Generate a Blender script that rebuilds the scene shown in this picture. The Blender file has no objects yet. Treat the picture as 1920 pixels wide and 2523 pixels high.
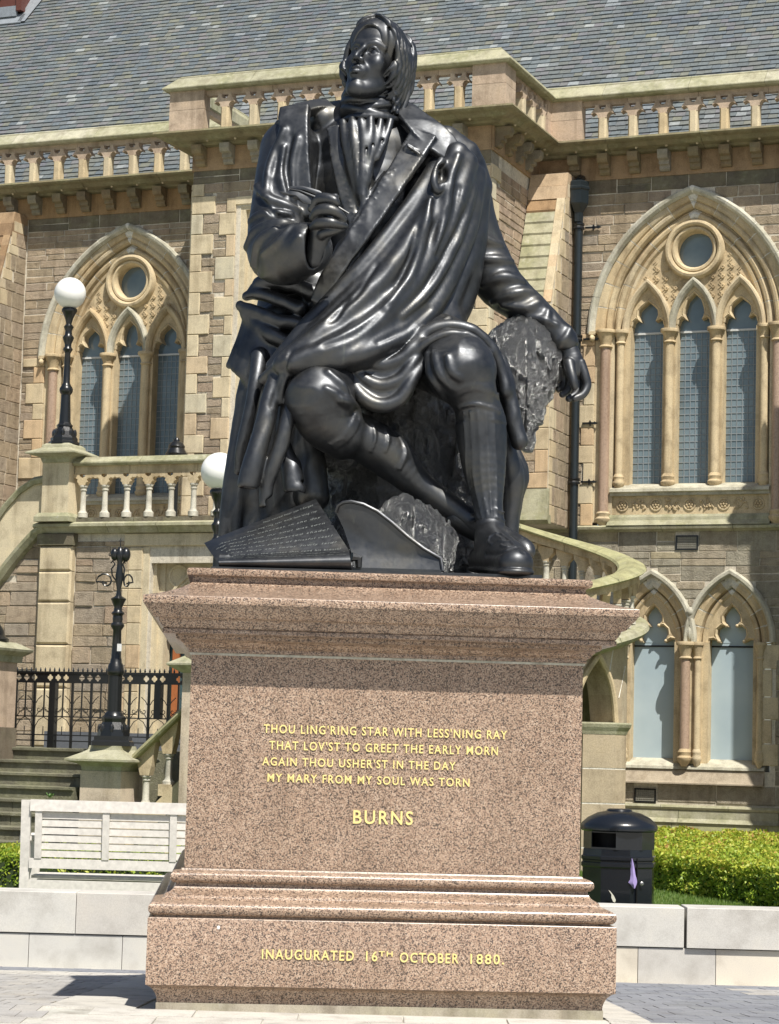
import bpy, math, random
import numpy as np
from mathutils import Vector, Matrix
R=math.radians
scene=bpy.context.scene
COL=scene.collection
# ---------------------------------------------------------------- camera, light, exposure
cam=bpy.data.cameras.new('camera'); camo=bpy.data.objects.new('camera',cam); COL.objects.link(camo)
cam.sensor_fit='VERTICAL'; cam.sensor_height=24; cam.lens=24*5670/2523; cam.clip_end=400; cam.clip_start=.1
_p=R(5.88); _r=.0265
fw=Vector((0,math.cos(_p),math.sin(_p))); u0=Vector((0,-math.sin(_p),math.cos(_p))); r0=Vector((1,0,0))
rt=r0*math.cos(_r)+u0*math.sin(_r); up=u0*math.cos(_r)-r0*math.sin(_r)
M=Matrix((rt,up,-fw)).transposed().to_4x4(); M.translation=(0,0,1.6); camo.matrix_world=M
scene.camera=camo
world=bpy.data.worlds.new('World'); scene.world=world; world.use_nodes=True
wn=world.node_tree; bg=wn.nodes['Background']; sky=wn.nodes.new('ShaderNodeTexSky'); sky.sky_type='NISHITA'; sky.sun_disc=False
SUN=Vector((.26,-.60,1.0)).normalized()
sky.sun_elevation=math.asin(SUN.z); sky.sun_rotation=math.atan2(SUN.x,SUN.y)
sky.air_density=1.0; sky.dust_density=1.2; sky.ozone_density=1.0
wn.links.new(sky.outputs[0],bg.inputs[0]); bg.inputs[1].default_value=.066
sun=bpy.data.lights.new('sun','SUN'); sun.energy=5.0; sun.angle=R(.5); sun.color=(1,.95,.86)
suno=bpy.data.objects.new('sun',sun); COL.objects.link(suno); suno.rotation_euler=SUN.to_track_quat('Z','Y').to_euler()
scene.view_settings.view_transform='Standard'; scene.view_settings.look='None'; scene.view_settings.exposure=.42; scene.view_settings.gamma=1
scene.view_settings.use_curve_mapping=False
scene.render.engine='CYCLES'; scene.cycles.max_bounces=6
# ---------------------------------------------------------------- helpers
rng=random.Random(7)
def tag(o,label=None,cat=None,group=None,kind=None):
    if label: o['label']=label
    if cat: o['category']=cat
    if group: o['group']=group
    if kind: o['kind']=kind
    return o
def empty(name,loc=(0,0,0),rz=0,label=None,cat=None,group=None):
    o=bpy.data.objects.new(name,None); COL.objects.link(o); o.location=loc; o.rotation_euler=(0,0,rz); o.empty_display_size=.2
    return tag(o,label,cat,group)
def link(name,me,mat,parent=None):
    o=bpy.data.objects.new(name,me); COL.objects.link(o)
    if mat and not me.materials: me.materials.append(mat)
    if parent: o.parent=parent
    return o
def meshnp(name,V,F,mat=None,parent=None,smooth=False,rnd=None):
    """V (n,3) array, F list or array of faces (uniform or mixed)"""
    me=bpy.data.meshes.new(name)
    V=np.asarray(V,dtype=np.float32)
    if isinstance(F,np.ndarray):
        nf,k=F.shape; me.vertices.add(len(V)); me.vertices.foreach_set('co',V.ravel())
        me.loops.add(nf*k); me.loops.foreach_set('vertex_index',F.astype(np.int32).ravel())
        me.polygons.add(nf); me.polygons.foreach_set('loop_start',np.arange(0,nf*k,k,dtype=np.int32))
        me.update(calc_edges=True)
    else:
        me.from_pydata(V.tolist(),[],F)
    if smooth: me.polygons.foreach_set('use_smooth',np.ones(len(me.polygons),dtype=bool))
    if rnd is not None:
        a=me.attributes.new('rnd','FLOAT','POINT'); a.data.foreach_set('value',np.asarray(rnd,dtype=np.float32))
    me.validate() if not isinstance(F,np.ndarray) else None
    return link(name,me,mat,parent)
class MB:
    """collects simple solids, builds them as one mesh"""
    def __init__(s): s.v=[];s.f=[];s.r=[]
    def add(s,v,f,r=0.):
        n=len(s.v); s.v+= [tuple(p) for p in v]; s.f+=[tuple(i+n for i in q) for q in f]; s.r+=[r]*len(v); return s
    def box(s,x0,x1,y0,y1,z0,z1,r=0.):
        return s.add([(x0,y0,z0),(x1,y0,z0),(x1,y1,z0),(x0,y1,z0),(x0,y0,z1),(x1,y0,z1),(x1,y1,z1),(x0,y1,z1)],
                     [(0,3,2,1),(4,5,6,7),(0,1,5,4),(1,2,6,5),(2,3,7,6),(3,0,4,7)],r)
    def prism(s,poly,y0,y1,r=0.):
        """poly in (x,z); extruded along y"""
        n=len(poly); v=[(x,y0,z) for x,z in poly]+[(x,y1,z) for x,z in poly]
        f=[tuple(range(n)),tuple(range(2*n-1,n-1,-1))]+[(i,i+n,(i+1)%n+n,(i+1)%n) for i in range(n)]
        return s.add(v,f,r)
    def prismx(s,poly,x0,x1,r=0.):
        """poly in (y,z); extruded along x"""
        n=len(poly); v=[(x0,y,z) for y,z in poly]+[(x1,y,z) for y,z in poly]
        f=[tuple(range(n)),tuple(range(2*n-1,n-1,-1))]+[(i,i+n,(i+1)%n+n,(i+1)%n) for i in range(n)]
        return s.add(v,f,r)
    def lathe(s,prof,c=(0,0,0),seg=16,r=0.,sq=False):
        """prof list of (radius,z)"""
        seg=4 if sq else seg; o=math.pi/4 if sq else 0; k=math.sqrt(2) if sq else 1
        v=[];f=[]
        for (rr,z) in prof:
            for i in range(seg):
                a=o+2*math.pi*i/seg; v.append((c[0]+rr*k*math.cos(a),c[1]+rr*k*math.sin(a),c[2]+z))
        for j in range(len(prof)-1):
            for i in range(seg):
                a=j*seg+i;b=j*seg+(i+1)%seg; f.append((a,b,b+seg,a+seg))
        f.append(tuple(range(seg-1,-1,-1))); n=(len(prof)-1)*seg; f.append(tuple(range(n,n+seg)))
        return s.add(v,f,r)
    def tube(s,pts,rad,seg=8,r=0.):
        """pts 3d, rad float or list"""
        P=[Vector(p) for p in pts]; n=len(P); rad=rad if hasattr(rad,'__len__') else [rad]*n
        v=[];f=[];prev=None
        for i in range(n):
            t=(P[min(i+1,n-1)]-P[max(i-1,0)]).normalized()
            if prev is None:
                a=t.orthogonal().normalized()
            else:
                a=(prev-t*prev.dot(t)); a=a.normalized() if a.length>1e-6 else t.orthogonal().normalized()
            prev=a; b=t.cross(a)
            for k in range(seg):
                an=2*math.pi*k/seg; q=P[i]+(a*math.cos(an)+b*math.sin(an))*rad[i]; v.append(tuple(q))
        for j in range(n-1):
            for k in range(seg):
                a=j*seg+k;b=j*seg+(k+1)%seg; f.append((a,b,b+seg,a+seg))
        f.append(tuple(range(seg-1,-1,-1))); m=(n-1)*seg; f.append(tuple(range(m,m+seg)))
        return s.add(v,f,r)
    def sphere(s,c,rad,seg=16,rings=10,r=0.):
        rad=rad if hasattr(rad,'__len__') else (rad,rad,rad)
        pr=[(max(1e-4,math.sin(math.pi*i/rings)),-math.cos(math.pi*i/rings)) for i in range(rings+1)]
        n0=len(s.v); s.lathe(pr,(0,0,0),seg,r)
        for i in range(n0,len(s.v)):
            x,y,z=s.v[i]; s.v[i]=(c[0]+x*rad[0],c[1]+y*rad[1],c[2]+z*rad[2])
        return s
    def sweep(s,path,prof,closed=False,r=0.,y0=0.,flip=False):
        """path in (x,z) plane; prof list of (o,t): o = offset along left normal, t = towards the viewer (-y)"""
        n=len(path); m=len(prof); v=[];f=[]
        for i in range(n):
            if closed: a=path[i-1];b=path[(i+1)%n]
            else: a=path[max(i-1,0)];b=path[min(i+1,n-1)]
            c=path[i]
            def nrm(p,q):
                dx,dz=q[0]-p[0],q[1]-p[1]; l=math.hypot(dx,dz) or 1; return (-dz/l,dx/l)
            if closed or 0<i<n-1:
                n1=nrm(a,c);n2=nrm(c,b); nx,nz=n1[0]+n2[0],n1[1]+n2[1]; l=math.hypot(nx,nz); nx/=l;nz/=l
                k=1/max(.35,(nx*n1[0]+nz*n1[1])); nx*=k;nz*=k
            else: nx,nz=nrm(a,b)
            for (o,t) in prof: v.append((c[0]+nx*o,y0-t,c[1]+nz*o))
        rr=n if closed else n-1
        for i in range(rr):
            for j in range(m-1):
                a=i*m+j; b=((i+1)%n)*m+j
                f.append((a,a+1,b+1,b) if not flip else (a,b,b+1,a+1))
        if not closed:
            f.append(tuple(range(m))); f.append(tuple((n-1)*m+j for j in range(m-1,-1,-1)))
        return s.add(v,f,r)
    def build(s,name,mat,parent=None,smooth=False,rnd=False):
        me=bpy.data.meshes.new(name); me.from_pydata(s.v,[],s.f)
        if smooth:
            me.polygons.foreach_set('use_smooth',[True]*len(me.polygons))
            me.update()
            try: me.set_sharp_from_angle(angle=R(38))
            except Exception: pass
        if rnd:
            a=me.attributes.new('rnd','FLOAT','POINT'); a.data.foreach_set('value',s.r)
        return link(name,me,mat,parent)
def catmull(P,n=6,closed=False):
    P=np.asarray(P,float); out=[]; m=len(P)
    if m<3: 
        return P if m<2 else np.array([P[0]+(P[1]-P[0])*t for t in np.linspace(0,1,n+1)])
    rng_=range(m if closed else m-1)
    for i in rng_:
        p0=P[i-1] if (i>0 or closed) else 2*P[0]-P[1]; p1=P[i]; p2=P[(i+1)%m]
        p3=P[(i+2)%m] if (i+2<m or closed) else 2*P[-1]-P[-2]
        for k in range(n):
            t=k/n; out.append(.5*((2*p1)+(-p0+p2)*t+(2*p0-5*p1+4*p2-p3)*t*t+(-p0+3*p1-3*p2+p3)*t**3))
    if not closed: out.append(P[-1])
    return np.array(out)
# ---------------------------------------------------------------- materials
def newmat(name):
    m=bpy.data.materials.new(name); m.use_nodes=True; nt=m.node_tree; b=nt.nodes['Principled BSDF']; return m,nt,b
def N(nt,t,**k):
    n=nt.nodes.new(t)
    for a,v in k.items():
        if a.startswith('i_'):
            key=a[2:]; key=int(key) if key.isdigit() else key; n.inputs[key].default_value=v
        else: setattr(n,a,v)
    return n
def ramp(nt,fac,stops,interp='LINEAR'):
    r=nt.nodes.new('ShaderNodeValToRGB'); r.color_ramp.interpolation=interp; e=r.color_ramp.elements
    while len(e)<len(stops): e.new(.5)
    for x,(p,c) in zip(e,stops): x.position=p; x.color=tuple(c)+(1,) if len(c)==3 else c
    nt.links.new(fac,r.inputs[0]); return r.outputs[0]
def mix(nt,fac,a,b,mode='MIX'):
    m=nt.nodes.new('ShaderNodeMix'); m.data_type='RGBA'; m.blend_type=mode
    for s,v in ((0,fac),(6,a),(7,b)):
        if hasattr(v,'links') or isinstance(v,bpy.types.NodeSocket): nt.links.new(v,m.inputs[s])
        elif s==0: m.inputs[0].default_value=v
        else: m.inputs[s].default_value=tuple(v)+(1,) if len(v)==3 else v
    return m.outputs[2]
def coords(nt,kind='Object',scale=(1,1,1)):
    tc=nt.nodes.new('ShaderNodeTexCoord'); mp=nt.nodes.new('ShaderNodeMapping'); mp.inputs[3].default_value=scale
    nt.links.new(tc.outputs[kind],mp.inputs[0]); return mp.outputs[0]
def noise(nt,vec,scale,detail=4,rough=.55,dist=0):
    n=N(nt,'ShaderNodeTexNoise'); n.inputs['Scale'].default_value=scale; n.inputs['Detail'].default_value=detail; n.inputs['Roughness'].default_value=rough; n.inputs['Distortion'].default_value=dist
    nt.links.new(vec,n.inputs[0]); return n.outputs[0]
def bump(nt,b,h,strength=.4,dist=.01):
    bn=nt.nodes.new('ShaderNodeBump'); bn.inputs['Strength'].default_value=strength; bn.inputs['Distance'].default_value=dist
    nt.links.new(h,bn.inputs['Height']); nt.links.new(bn.outputs[0],b.inputs['Normal']); return bn
def rndval(nt):
    a=N(nt,'ShaderNodeAttribute',attribute_name='rnd'); return a.outputs['Fac']

# ---------------------------------------------------------------- volume sculpting
import openvdb
class Vol:
    def __init__(s,lo,hi,h,xf=None):
        s.lo=np.array(lo,float); s.h=h; s.n=np.ceil((np.array(hi)-s.lo)/h).astype(int)+1
        s.a=np.full(s.n,.5,dtype=np.float32); s.xf=xf
    def _rng(s,lo,hi):
        i0=np.clip(np.floor((np.asarray(lo)-s.lo)/s.h).astype(int),0,s.n-1); i1=np.clip(np.ceil((np.asarray(hi)-s.lo)/s.h).astype(int)+1,1,s.n)
        return i0,i1
    def _xyz(s,i0,i1):
        g=[(s.lo[k]+s.h*np.arange(i0[k],i1[k])).astype(np.float32) for k in range(3)]
        return g[0][:,None,None],g[1][None,:,None],g[2][None,None,:]
    def comb(s,i0,i1,D,k,sub):
        sl=tuple(slice(i0[q],i1[q]) for q in range(3)); A=s.a[sl]
        if sub: # smooth subtraction A minus D
            h=np.clip(.5-.5*(A+D)/k,0,1); s.a[sl]=A*(1-h)+(-D)*h+k*h*(1-h)
        else:
            h=np.clip(.5+.5*(D-A)/k,0,1); s.a[sl]=D*(1-h)+A*h-k*h*(1-h)
    def chain(s,P,k=.02,sub=False,sub_n=5,fl=(1,1,1),rs=1.,smooth=True):
        """P rows (x,y,z,r). fl = per-axis flattening of the cross-section (bigger = thinner on that axis)"""
        P=np.asarray(P,float).copy()
        if P.ndim==1: P=np.array([P,P+1e-4])
        P[:,3]*=rs
        Q=catmull(P,sub_n) if (len(P)>2 and smooth) else P
        fl=np.asarray(fl,float); m=Q[:,3].max()/fl.min()+k+3*s.h
        lo=Q[:,:3].min(0)-m; hi=Q[:,:3].max(0)+m; i0,i1=s._rng(lo,hi)
        if np.any(i1<=i0): return
        D=np.full(i1-i0,.5,dtype=np.float32)
        for a,b in zip(Q[:-1],Q[1:]):
            mm=max(a[3],b[3])/fl.min()+k+3*s.h
            j0,j1=s._rng(np.minimum(a[:3],b[:3])-mm,np.maximum(a[:3],b[:3])+mm)
            if np.any(j1<=j0): continue
            X,Y,Z=s._xyz(j0,j1)
            ab=(b[:3]-a[:3])*fl; L=max((ab*ab).sum(),1e-9)
            dx=(X-a[0])*fl[0];dy=(Y-a[1])*fl[1];dz=(Z-a[2])*fl[2]
            t=np.clip((dx*ab[0]+dy*ab[1]+dz*ab[2])/L,0,1)
            d=np.sqrt((dx-t*ab[0])**2+(dy-t*ab[1])**2+(dz-t*ab[2])**2)-(a[3]+t*(b[3]-a[3]))
            sl=tuple(slice(j0[q]-i0[q],j1[q]-i0[q]) for q in range(3))
            D[sl]=np.minimum(D[sl],d)
        s.comb(i0,i1,D,k,sub)
    def ribbon(s,P,th,nrm,k=.006,n=6,rnd=.006,sub=False):
        """flat strip, rows (x,y,z,halfwidth); nrm one normal or one per row"""
        P=np.asarray(P,float); Q=catmull(P,n) if len(P)>2 else P
        nn=np.asarray(nrm,float); nn=np.tile(nn,(len(Q),1)) if nn.ndim==1 else catmull(nn,n)[:len(Q)]
        m=Q[:,3].max()+th+k+4*s.h; i0,i1=s._rng(Q[:,:3].min(0)-m,Q[:,:3].max(0)+m)
        if np.any(i1<=i0): return
        D=np.full(i1-i0,.5,dtype=np.float32)
        for i,(a,b) in enumerate(zip(Q[:-1],Q[1:])):
            T=b[:3]-a[:3]; L=np.linalg.norm(T)
            if L<1e-6: continue
            T/=L; N_=nn[i]/np.linalg.norm(nn[i]); W_=np.cross(T,N_); W_/=np.linalg.norm(W_); N_=np.cross(W_,T)
            mm=max(a[3],b[3])+th+k+4*s.h
            j0,j1=s._rng(np.minimum(a[:3],b[:3])-mm,np.maximum(a[:3],b[:3])+mm)
            if np.any(j1<=j0): continue
            X,Y,Z=s._xyz(j0,j1); dx,dy,dz=X-a[0],Y-a[1],Z-a[2]
            t=dx*T[0]+dy*T[1]+dz*T[2]; tc=np.clip(t/L,0,1); hw=a[3]+(b[3]-a[3])*tc
            w=np.abs(dx*W_[0]+dy*W_[1]+dz*W_[2])-hw+rnd; q=np.abs(dx*N_[0]+dy*N_[1]+dz*N_[2])-th+rnd; e=np.maximum(np.maximum(-t,t-L),0)
            d=np.sqrt(np.maximum(w,0)**2+np.maximum(q,0)**2+e**2)+np.minimum(np.maximum(w,q),0)-rnd
            sl=tuple(slice(j0[q_]-i0[q_],j1[q_]-i0[q_]) for q_ in range(3)); D[sl]=np.minimum(D[sl],d)
        s.comb(i0,i1,D,k,sub)
    def ell(s,c,r,k=.03,sub=False,rot=None):
        r=np.asarray(r,float); m=r.max()+k+3*s.h; c=np.asarray(c,float); i0,i1=s._rng(c-m,c+m)
        if np.any(i1<=i0): return
        X,Y,Z=s._xyz(i0,i1); dx,dy,dz=X-c[0],Y-c[1],Z-c[2]
        if rot is not None:
            Rm=np.asarray(rot); q=[Rm[j][0]*dx+Rm[j][1]*dy+Rm[j][2]*dz for j in range(3)]
        else: q=[dx,dy,dz]
        k0=np.sqrt((q[0]/r[0])**2+(q[1]/r[1])**2+(q[2]/r[2])**2); k1=np.sqrt((q[0]/r[0]**2)**2+(q[1]/r[1]**2)**2+(q[2]/r[2]**2)**2)+1e-6
        D=(k0*(k0-1)/k1).astype(np.float32); s.comb(i0,i1,D,k,sub)
    def strands(s,A,B,n,rf,k=.02,wob=0.,off=None,fl=(1,1,1)):
        """drapery: n strands lofted between guide curves A and B (rows x,y,z,r). rf(i/(n-1)) scales the radius"""
        A=np.asarray(A,float);B=np.asarray(B,float)
        for i in range(n):
            t=i/(n-1) if n>1 else 0; P=A*(1-t)+B*t; P[:,3]*=rf(t,i) if callable(rf) else rf[i%len(rf)]
            if off: P[:,:3]+=np.asarray(off(t,i))
            s.chain(P,k,fl=fl)
    def surfY(s,x,z,y0=None):
        i=int(round((x-s.lo[0])/s.h)); j=int(round((z-s.lo[2])/s.h))
        if not(0<=i<s.n[0] and 0<=j<s.n[2]): return None
        c=s.a[i,:,j]; w=np.where(c<0)[0]
        if len(w)==0: return None
        q=w[0]; 
        if q>0: return s.lo[1]+s.h*(q-1+c[q-1]/(c[q-1]-c[q]))
        return s.lo[1]
    def fold(s,P,k=.02,sink=.35,sub=False,rs=1.,n=6):
        """ridge (or groove) that follows the visible surface; P rows (x,y,z,r)"""
        Q=catmull(np.asarray(P,float),n); out=[]
        last=None
        for q in Q:
            y=s.surfY(q[0],q[2])
            if y is None: y=last
            if y is None: continue
            if last is not None and abs(y-last)>.08: y=last+np.sign(y-last)*.03
            last=y; out.append((q[0],y+q[3]*rs*(sink if not sub else -sink),q[2],q[3]*rs))
        if len(out)<2: return
        out=np.array(out)
        for _ in range(2): out[1:-1,1]=(out[:-2,1]+2*out[1:-1,1]+out[2:,1])/4
        s.chain(out,k,sub,smooth=False)
    def displace(s,f,band=.06):
        """f(X,Y,Z)->offset, on the narrow band"""
        w=np.abs(s.a)<band; idx=np.argwhere(w); p=s.lo+idx*s.h
        s.a[w]-=f(p[:,0],p[:,1],p[:,2]).astype(np.float32)
    def mesh(s,blur=0):
        a=s.a
        for _ in range(blur):
            for ax in range(3):
                b=a.copy(); sl=[slice(None)]*3; s0=list(sl);s1=list(sl);s2=list(sl); s0[ax]=slice(0,-2);s1[ax]=slice(1,-1);s2[ax]=slice(2,None)
                b[tuple(s1)]=(a[tuple(s0)]+2*a[tuple(s1)]+a[tuple(s2)])*.25; a=b
        a=np.clip(a,-4*s.h,4*s.h)
        g=openvdb.FloatGrid(float(4*s.h)); g.copyFromArray(np.ascontiguousarray(a))
        pts,quads=g.convertToQuads(0.0)
        V=np.asarray(pts,dtype=np.float64)*s.h
        if s.xf is not None: 
            V=V+s.lo; V=V@np.asarray(s.xf[0]).T+np.asarray(s.xf[1])
        else: V=V+s.lo
        F=np.asarray(quads)
        # consistent outward orientation
        p=V[F]; nrm=np.cross(p[:,1]-p[:,0],p[:,2]-p[:,0]); c=p.mean(0).mean(0)
        vol=np.einsum('ij,ij->i',p[:,0],np.cross(p[:,1],p[:,2])).sum()
        if vol<0: F=F[:,::-1]
        return V,F
def vnoise(x,y,z,sc,seed=0):
    """value noise on numpy arrays"""
    x=x*sc+seed*13.7;y=y*sc+seed*7.1;z=z*sc+seed*3.3
    xi=np.floor(x).astype(np.int64);yi=np.floor(y).astype(np.int64);zi=np.floor(z).astype(np.int64)
    fx=x-xi;fy=y-yi;fz=z-zi; fx=fx*fx*(3-2*fx);fy=fy*fy*(3-2*fy);fz=fz*fz*(3-2*fz)
    def hsh(a,b,c):
        h=(a*374761393+b*668265263+c*2147483647)&0xffffffff; h=((h^(h>>13))*1274126177)&0xffffffff; return ((h^(h>>16))&0xffff)/65535.
    r=0
    for dx in (0,1):
        for dy in (0,1):
            for dz in (0,1):
                r=r+hsh(xi+dx,yi+dy,zi+dz)*(fx if dx else 1-fx)*(fy if dy else 1-fy)*(fz if dz else 1-fz)
    return r*2-1
def joinmeshes(L):
    n=0;VV=[];FF=[]
    for V,F in L: VV.append(V);FF.append(F+n);n+=len(V)
    return np.vstack(VV),np.vstack(FF)

# ================================================================ BRONZE STATUE
def bronze():
    m,nt,b=newmat('bronze')
    v=coords(nt,'Object',(1,1,1)); n1=noise(nt,v,3.5,5,.6); n2=noise(nt,v,26,4,.6)
    vs=coords(nt,'Object',(9,9,.7)); n3=noise(nt,vs,2.2,5,.7)
    base=ramp(nt,n1,[(.3,(.055,.059,.066)),(.5,(.085,.089,.096)),(.68,(.115,.113,.106)),(.8,(.14,.15,.135))])
    st=ramp(nt,n3,[(.60,(0,0,0)),(.72,(1,1,1))])
    mu=N(nt,'ShaderNodeMath',operation='MULTIPLY'); nt.links.new(st,mu.inputs[0]); nt.links.new(n2,mu.inputs[1])
    mu2=N(nt,'ShaderNodeMath',operation='MULTIPLY'); nt.links.new(mu.outputs[0],mu2.inputs[0]); mu2.inputs[1].default_value=.35
    c=mix(nt,mu2.outputs[0],base,(.22,.24,.20)); nt.links.new(c,b.inputs['Base Color'])
    b.inputs['Metallic'].default_value=.92
    r=ramp(nt,n2,[(.3,(.38,.38,.38)),(.7,(.52,.52,.52))]); nt.links.new(r,b.inputs['Roughness'])
    b.inputs['Coat Weight'].default_value=.04; b.inputs['Coat Roughness'].default_value=.2
    bump(nt,b,n2,.12,.004); return m
BR=bronze()
def bark_mat():
    m,nt,b=newmat('bronze_bark'); v=coords(nt,'Object',(1,1,.8))
    n1=noise(nt,v,17,6,.7,2.5); n2=noise(nt,v,55,4,.65,1.)
    b.inputs['Base Color'].default_value=(.33,.335,.34,1); b.inputs['Metallic'].default_value=.92; b.inputs['Roughness'].default_value=.28
    ad=N(nt,'ShaderNodeMath',operation='ADD'); nt.links.new(n1,ad.inputs[0]); nt.links.new(n2,ad.inputs[1]); bump(nt,b,ad.outputs[0],1.,.06); return m
BARK=bark_mat()
statue=empty('seated_poet_statue',(-.05,15.75,2.69),0,'black bronze statue of a seated man in plaid and breeches on the pink pedestal','statue')
SO=Vector(statue.location)
def bpart(name,L,mat=BR,smooth=True):
    V,F=joinmeshes(L); o=meshnp(name,V-np.array(SO),F,mat,statue,smooth); return o
LO=(-1.32,14.2,2.66); HI=(1.45,16.7,6.2)
H0=.0105
# ---------------------------------------------------------------- figure
def lerp3(a,b,t): return tuple(a[i]+(b[i]-a[i])*t for i in range(3))
f=Vol((-1.1,14.25,2.66),(1.38,16.3,6.12),H0)
# torso and hips
f.chain([(-0.059,15.850,4.402,0.42),(-0.141,15.800,4.822,0.4),(-0.211,15.750,5.327,0.43),(-0.221,15.750,5.674,0.36)],.05,fl=(1,1.2,1))
f.ell((-0.223,15.750,5.755),(.46,.28,.2),.08)
f.chain([(-0.203,15.700,5.864,0.18),(-0.202,15.620,6.038,0.165),(-0.185,15.600,6.169,0.16)],.05)
# legs
f.chain([(-0.200,15.800,4.390,0.3),(-0.354,15.400,4.120,0.27),(-0.479,15.000,3.883,0.225)],.05)
f.chain([(-0.479,15.000,3.883,0.225),(-0.431,15.030,3.759,0.2),(-0.322,15.080,3.667,0.175)],.03)
f.chain([(-0.350,15.100,3.704,0.135),(-0.161,15.150,3.634,0.155),(-0.010,15.200,3.536,0.15),(0.184,15.250,3.370,0.105),(0.405,15.250,3.213,0.085),(0.595,15.200,3.091,0.085)],.02)
f.chain([(0.138,15.800,4.427,0.3),(0.301,15.400,4.277,0.27),(0.452,15.000,4.090,0.225)],.05)
f.chain([(0.452,15.000,4.090,0.225),(0.527,15.000,3.956,0.165)],.04)
f.chain([(0.547,15.000,3.916,0.14),(0.591,15.050,3.708,0.168),(0.614,15.030,3.464,0.145),(0.644,14.980,3.217,0.1),(0.665,14.950,3.042,0.095)],.02)
# breeches bands
for a in (-.012,.012,.036):
    pass
# right sleeve (viewer's left)
f.chain([(-0.755,15.600,5.707,0.2),(-0.784,15.500,5.423,0.205),(-0.806,15.420,5.176,0.205),(-0.794,15.300,4.953,0.215),(-0.738,15.150,4.872,0.2)],.04)
f.chain([(-0.784,15.250,4.900,0.21),(-0.696,15.100,4.878,0.195),(-0.592,14.980,4.882,0.17)],.03)
f.chain([(-0.555,14.930,4.891,0.13)],.01,sub=True)
f.ell((-0.547,14.860,4.868),(.06,.13,.15),.01,sub=True)
# left sleeve (viewer's right)
f.chain([(0.421,15.800,5.588,0.2),(0.515,15.850,5.312,0.18),(0.621,15.850,5.040,0.17),(0.739,15.850,4.841,0.165),(0.925,15.820,4.682,0.13),(1.067,15.800,4.567,0.11),(1.175,15.780,4.457,0.1)],.04)
f.ell((1.196,15.760,4.432),(.075,.07,.05),.008,sub=True)
# coat front strip over right shoulder, collar wings, lapels
f.chain([(-0.525,15.700,5.942,0.12),(-0.414,15.750,5.988,0.12)],.03)
f.chain([(0.217,15.650,5.660,0.14),(0.365,15.700,5.446,0.16),(0.314,15.700,5.214,0.16)],.04)
f.chain([(-0.721,15.520,5.887,0.1),(-0.704,15.460,5.586,0.1),(-0.664,15.420,5.237,0.1)],.02,fl=(1,1.6,1))
f.ribbon([(-0.721,15.460,5.962,0.1),(-0.726,15.400,5.853,0.105),(-0.708,15.340,5.611,0.102),(-0.685,15.320,5.409,0.1),(-0.646,15.300,5.167,0.085)],.028,(-.25,-1,.1),.006)
f.ribbon([(-0.494,15.700,6.053,0.07),(-0.616,15.620,6.021,0.07),(-0.707,15.540,5.962,0.065),(-0.788,15.520,5.896,0.05),(-0.833,15.550,5.858,0.03)],.03,(.25,-.6,.9),.006)
f.ribbon([(-0.004,15.660,6.055,0.07),(0.073,15.560,5.963,0.1),(0.181,15.460,5.832,0.12),(0.300,15.420,5.716,0.11),(0.380,15.420,5.627,0.07)],.03,(.35,-1,.45),.006)
f.ribbon([(0.170,15.410,5.795,0.1),(0.034,15.310,5.533,0.088),(-0.131,15.230,5.234,0.08),(-0.288,15.180,4.973,0.07),(-0.433,15.180,4.737,0.062),(-0.514,15.220,4.569,0.05)],.022,(-.42,-1,-.12),.008)
f.ribbon([(0.045,15.340,5.682,0.028),(0.095,15.330,5.653,0.028),(0.146,15.330,5.623,0.028)],.006,(-.1,-1,.1),.003)
f.chain([(0.058,15.310,5.680,0.006),(0.142,15.290,5.621,0.006)],.003)
f.ribbon([(-0.055,15.330,5.479,0.05),(-0.179,15.270,5.270,0.052),(-0.296,15.220,5.054,0.045),(-0.342,15.200,4.954,0.03)],.022,(-.2,-1,.0),.008)
f.ribbon([(-0.455,15.480,5.837,0.05),(-0.413,15.400,5.578,0.048),(-0.337,15.330,5.280,0.045),(-0.269,15.270,5.072,0.035)],.022,(-.15,-1,-.15),.008)
for k_ in range(11):
    a=lerp3((-0.056,15.200,5.502),(-0.318,15.200,5.077),k_/10.); f.fold([(a[0]-.02,a[1],a[2]-.015,.0055),(a[0]+.03,a[1],a[2]+.008,.0055)],.003,.1)
    a=lerp3((-0.402,15.200,5.526),(-0.292,15.200,5.111),k_/10.); f.fold([(a[0]-.035,a[1],a[2],.005),(a[0]+.02,a[1],a[2]+.01,.005)],.003,.1)
# shirt frill
for i,(x0,x1) in enumerate(((850,862),(868,874),(888,888),(910,902),(932,914),(955,924))):
    pass
for j_,P in enumerate(([(-0.388,15.420,5.868,0.026),(-0.366,15.360,5.710,0.03),(-0.321,15.320,5.503,0.026),(-0.264,15.300,5.275,0.018)],[(-0.327,15.400,5.887,0.024),(-0.310,15.330,5.718,0.036),(-0.282,15.290,5.497,0.026),(-0.248,15.280,5.299,0.018)],[(-0.265,15.380,5.872,0.022),(-0.243,15.310,5.700,0.034),(-0.248,15.280,5.467,0.028),(-0.229,15.260,5.210,0.018)],[(-0.199,15.380,5.885,0.024),(-0.200,15.320,5.732,0.036),(-0.215,15.280,5.496,0.026),(-0.233,15.270,5.325,0.016)],[(-0.132,15.380,5.870,0.022),(-0.150,15.330,5.708,0.032),(-0.184,15.300,5.558,0.022),(-0.210,15.280,5.412,0.016)],[(-0.065,15.400,5.877,0.024),(-0.095,15.350,5.743,0.03),(-0.146,15.310,5.590,0.022)])):
    f.chain(P,.03)
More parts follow.
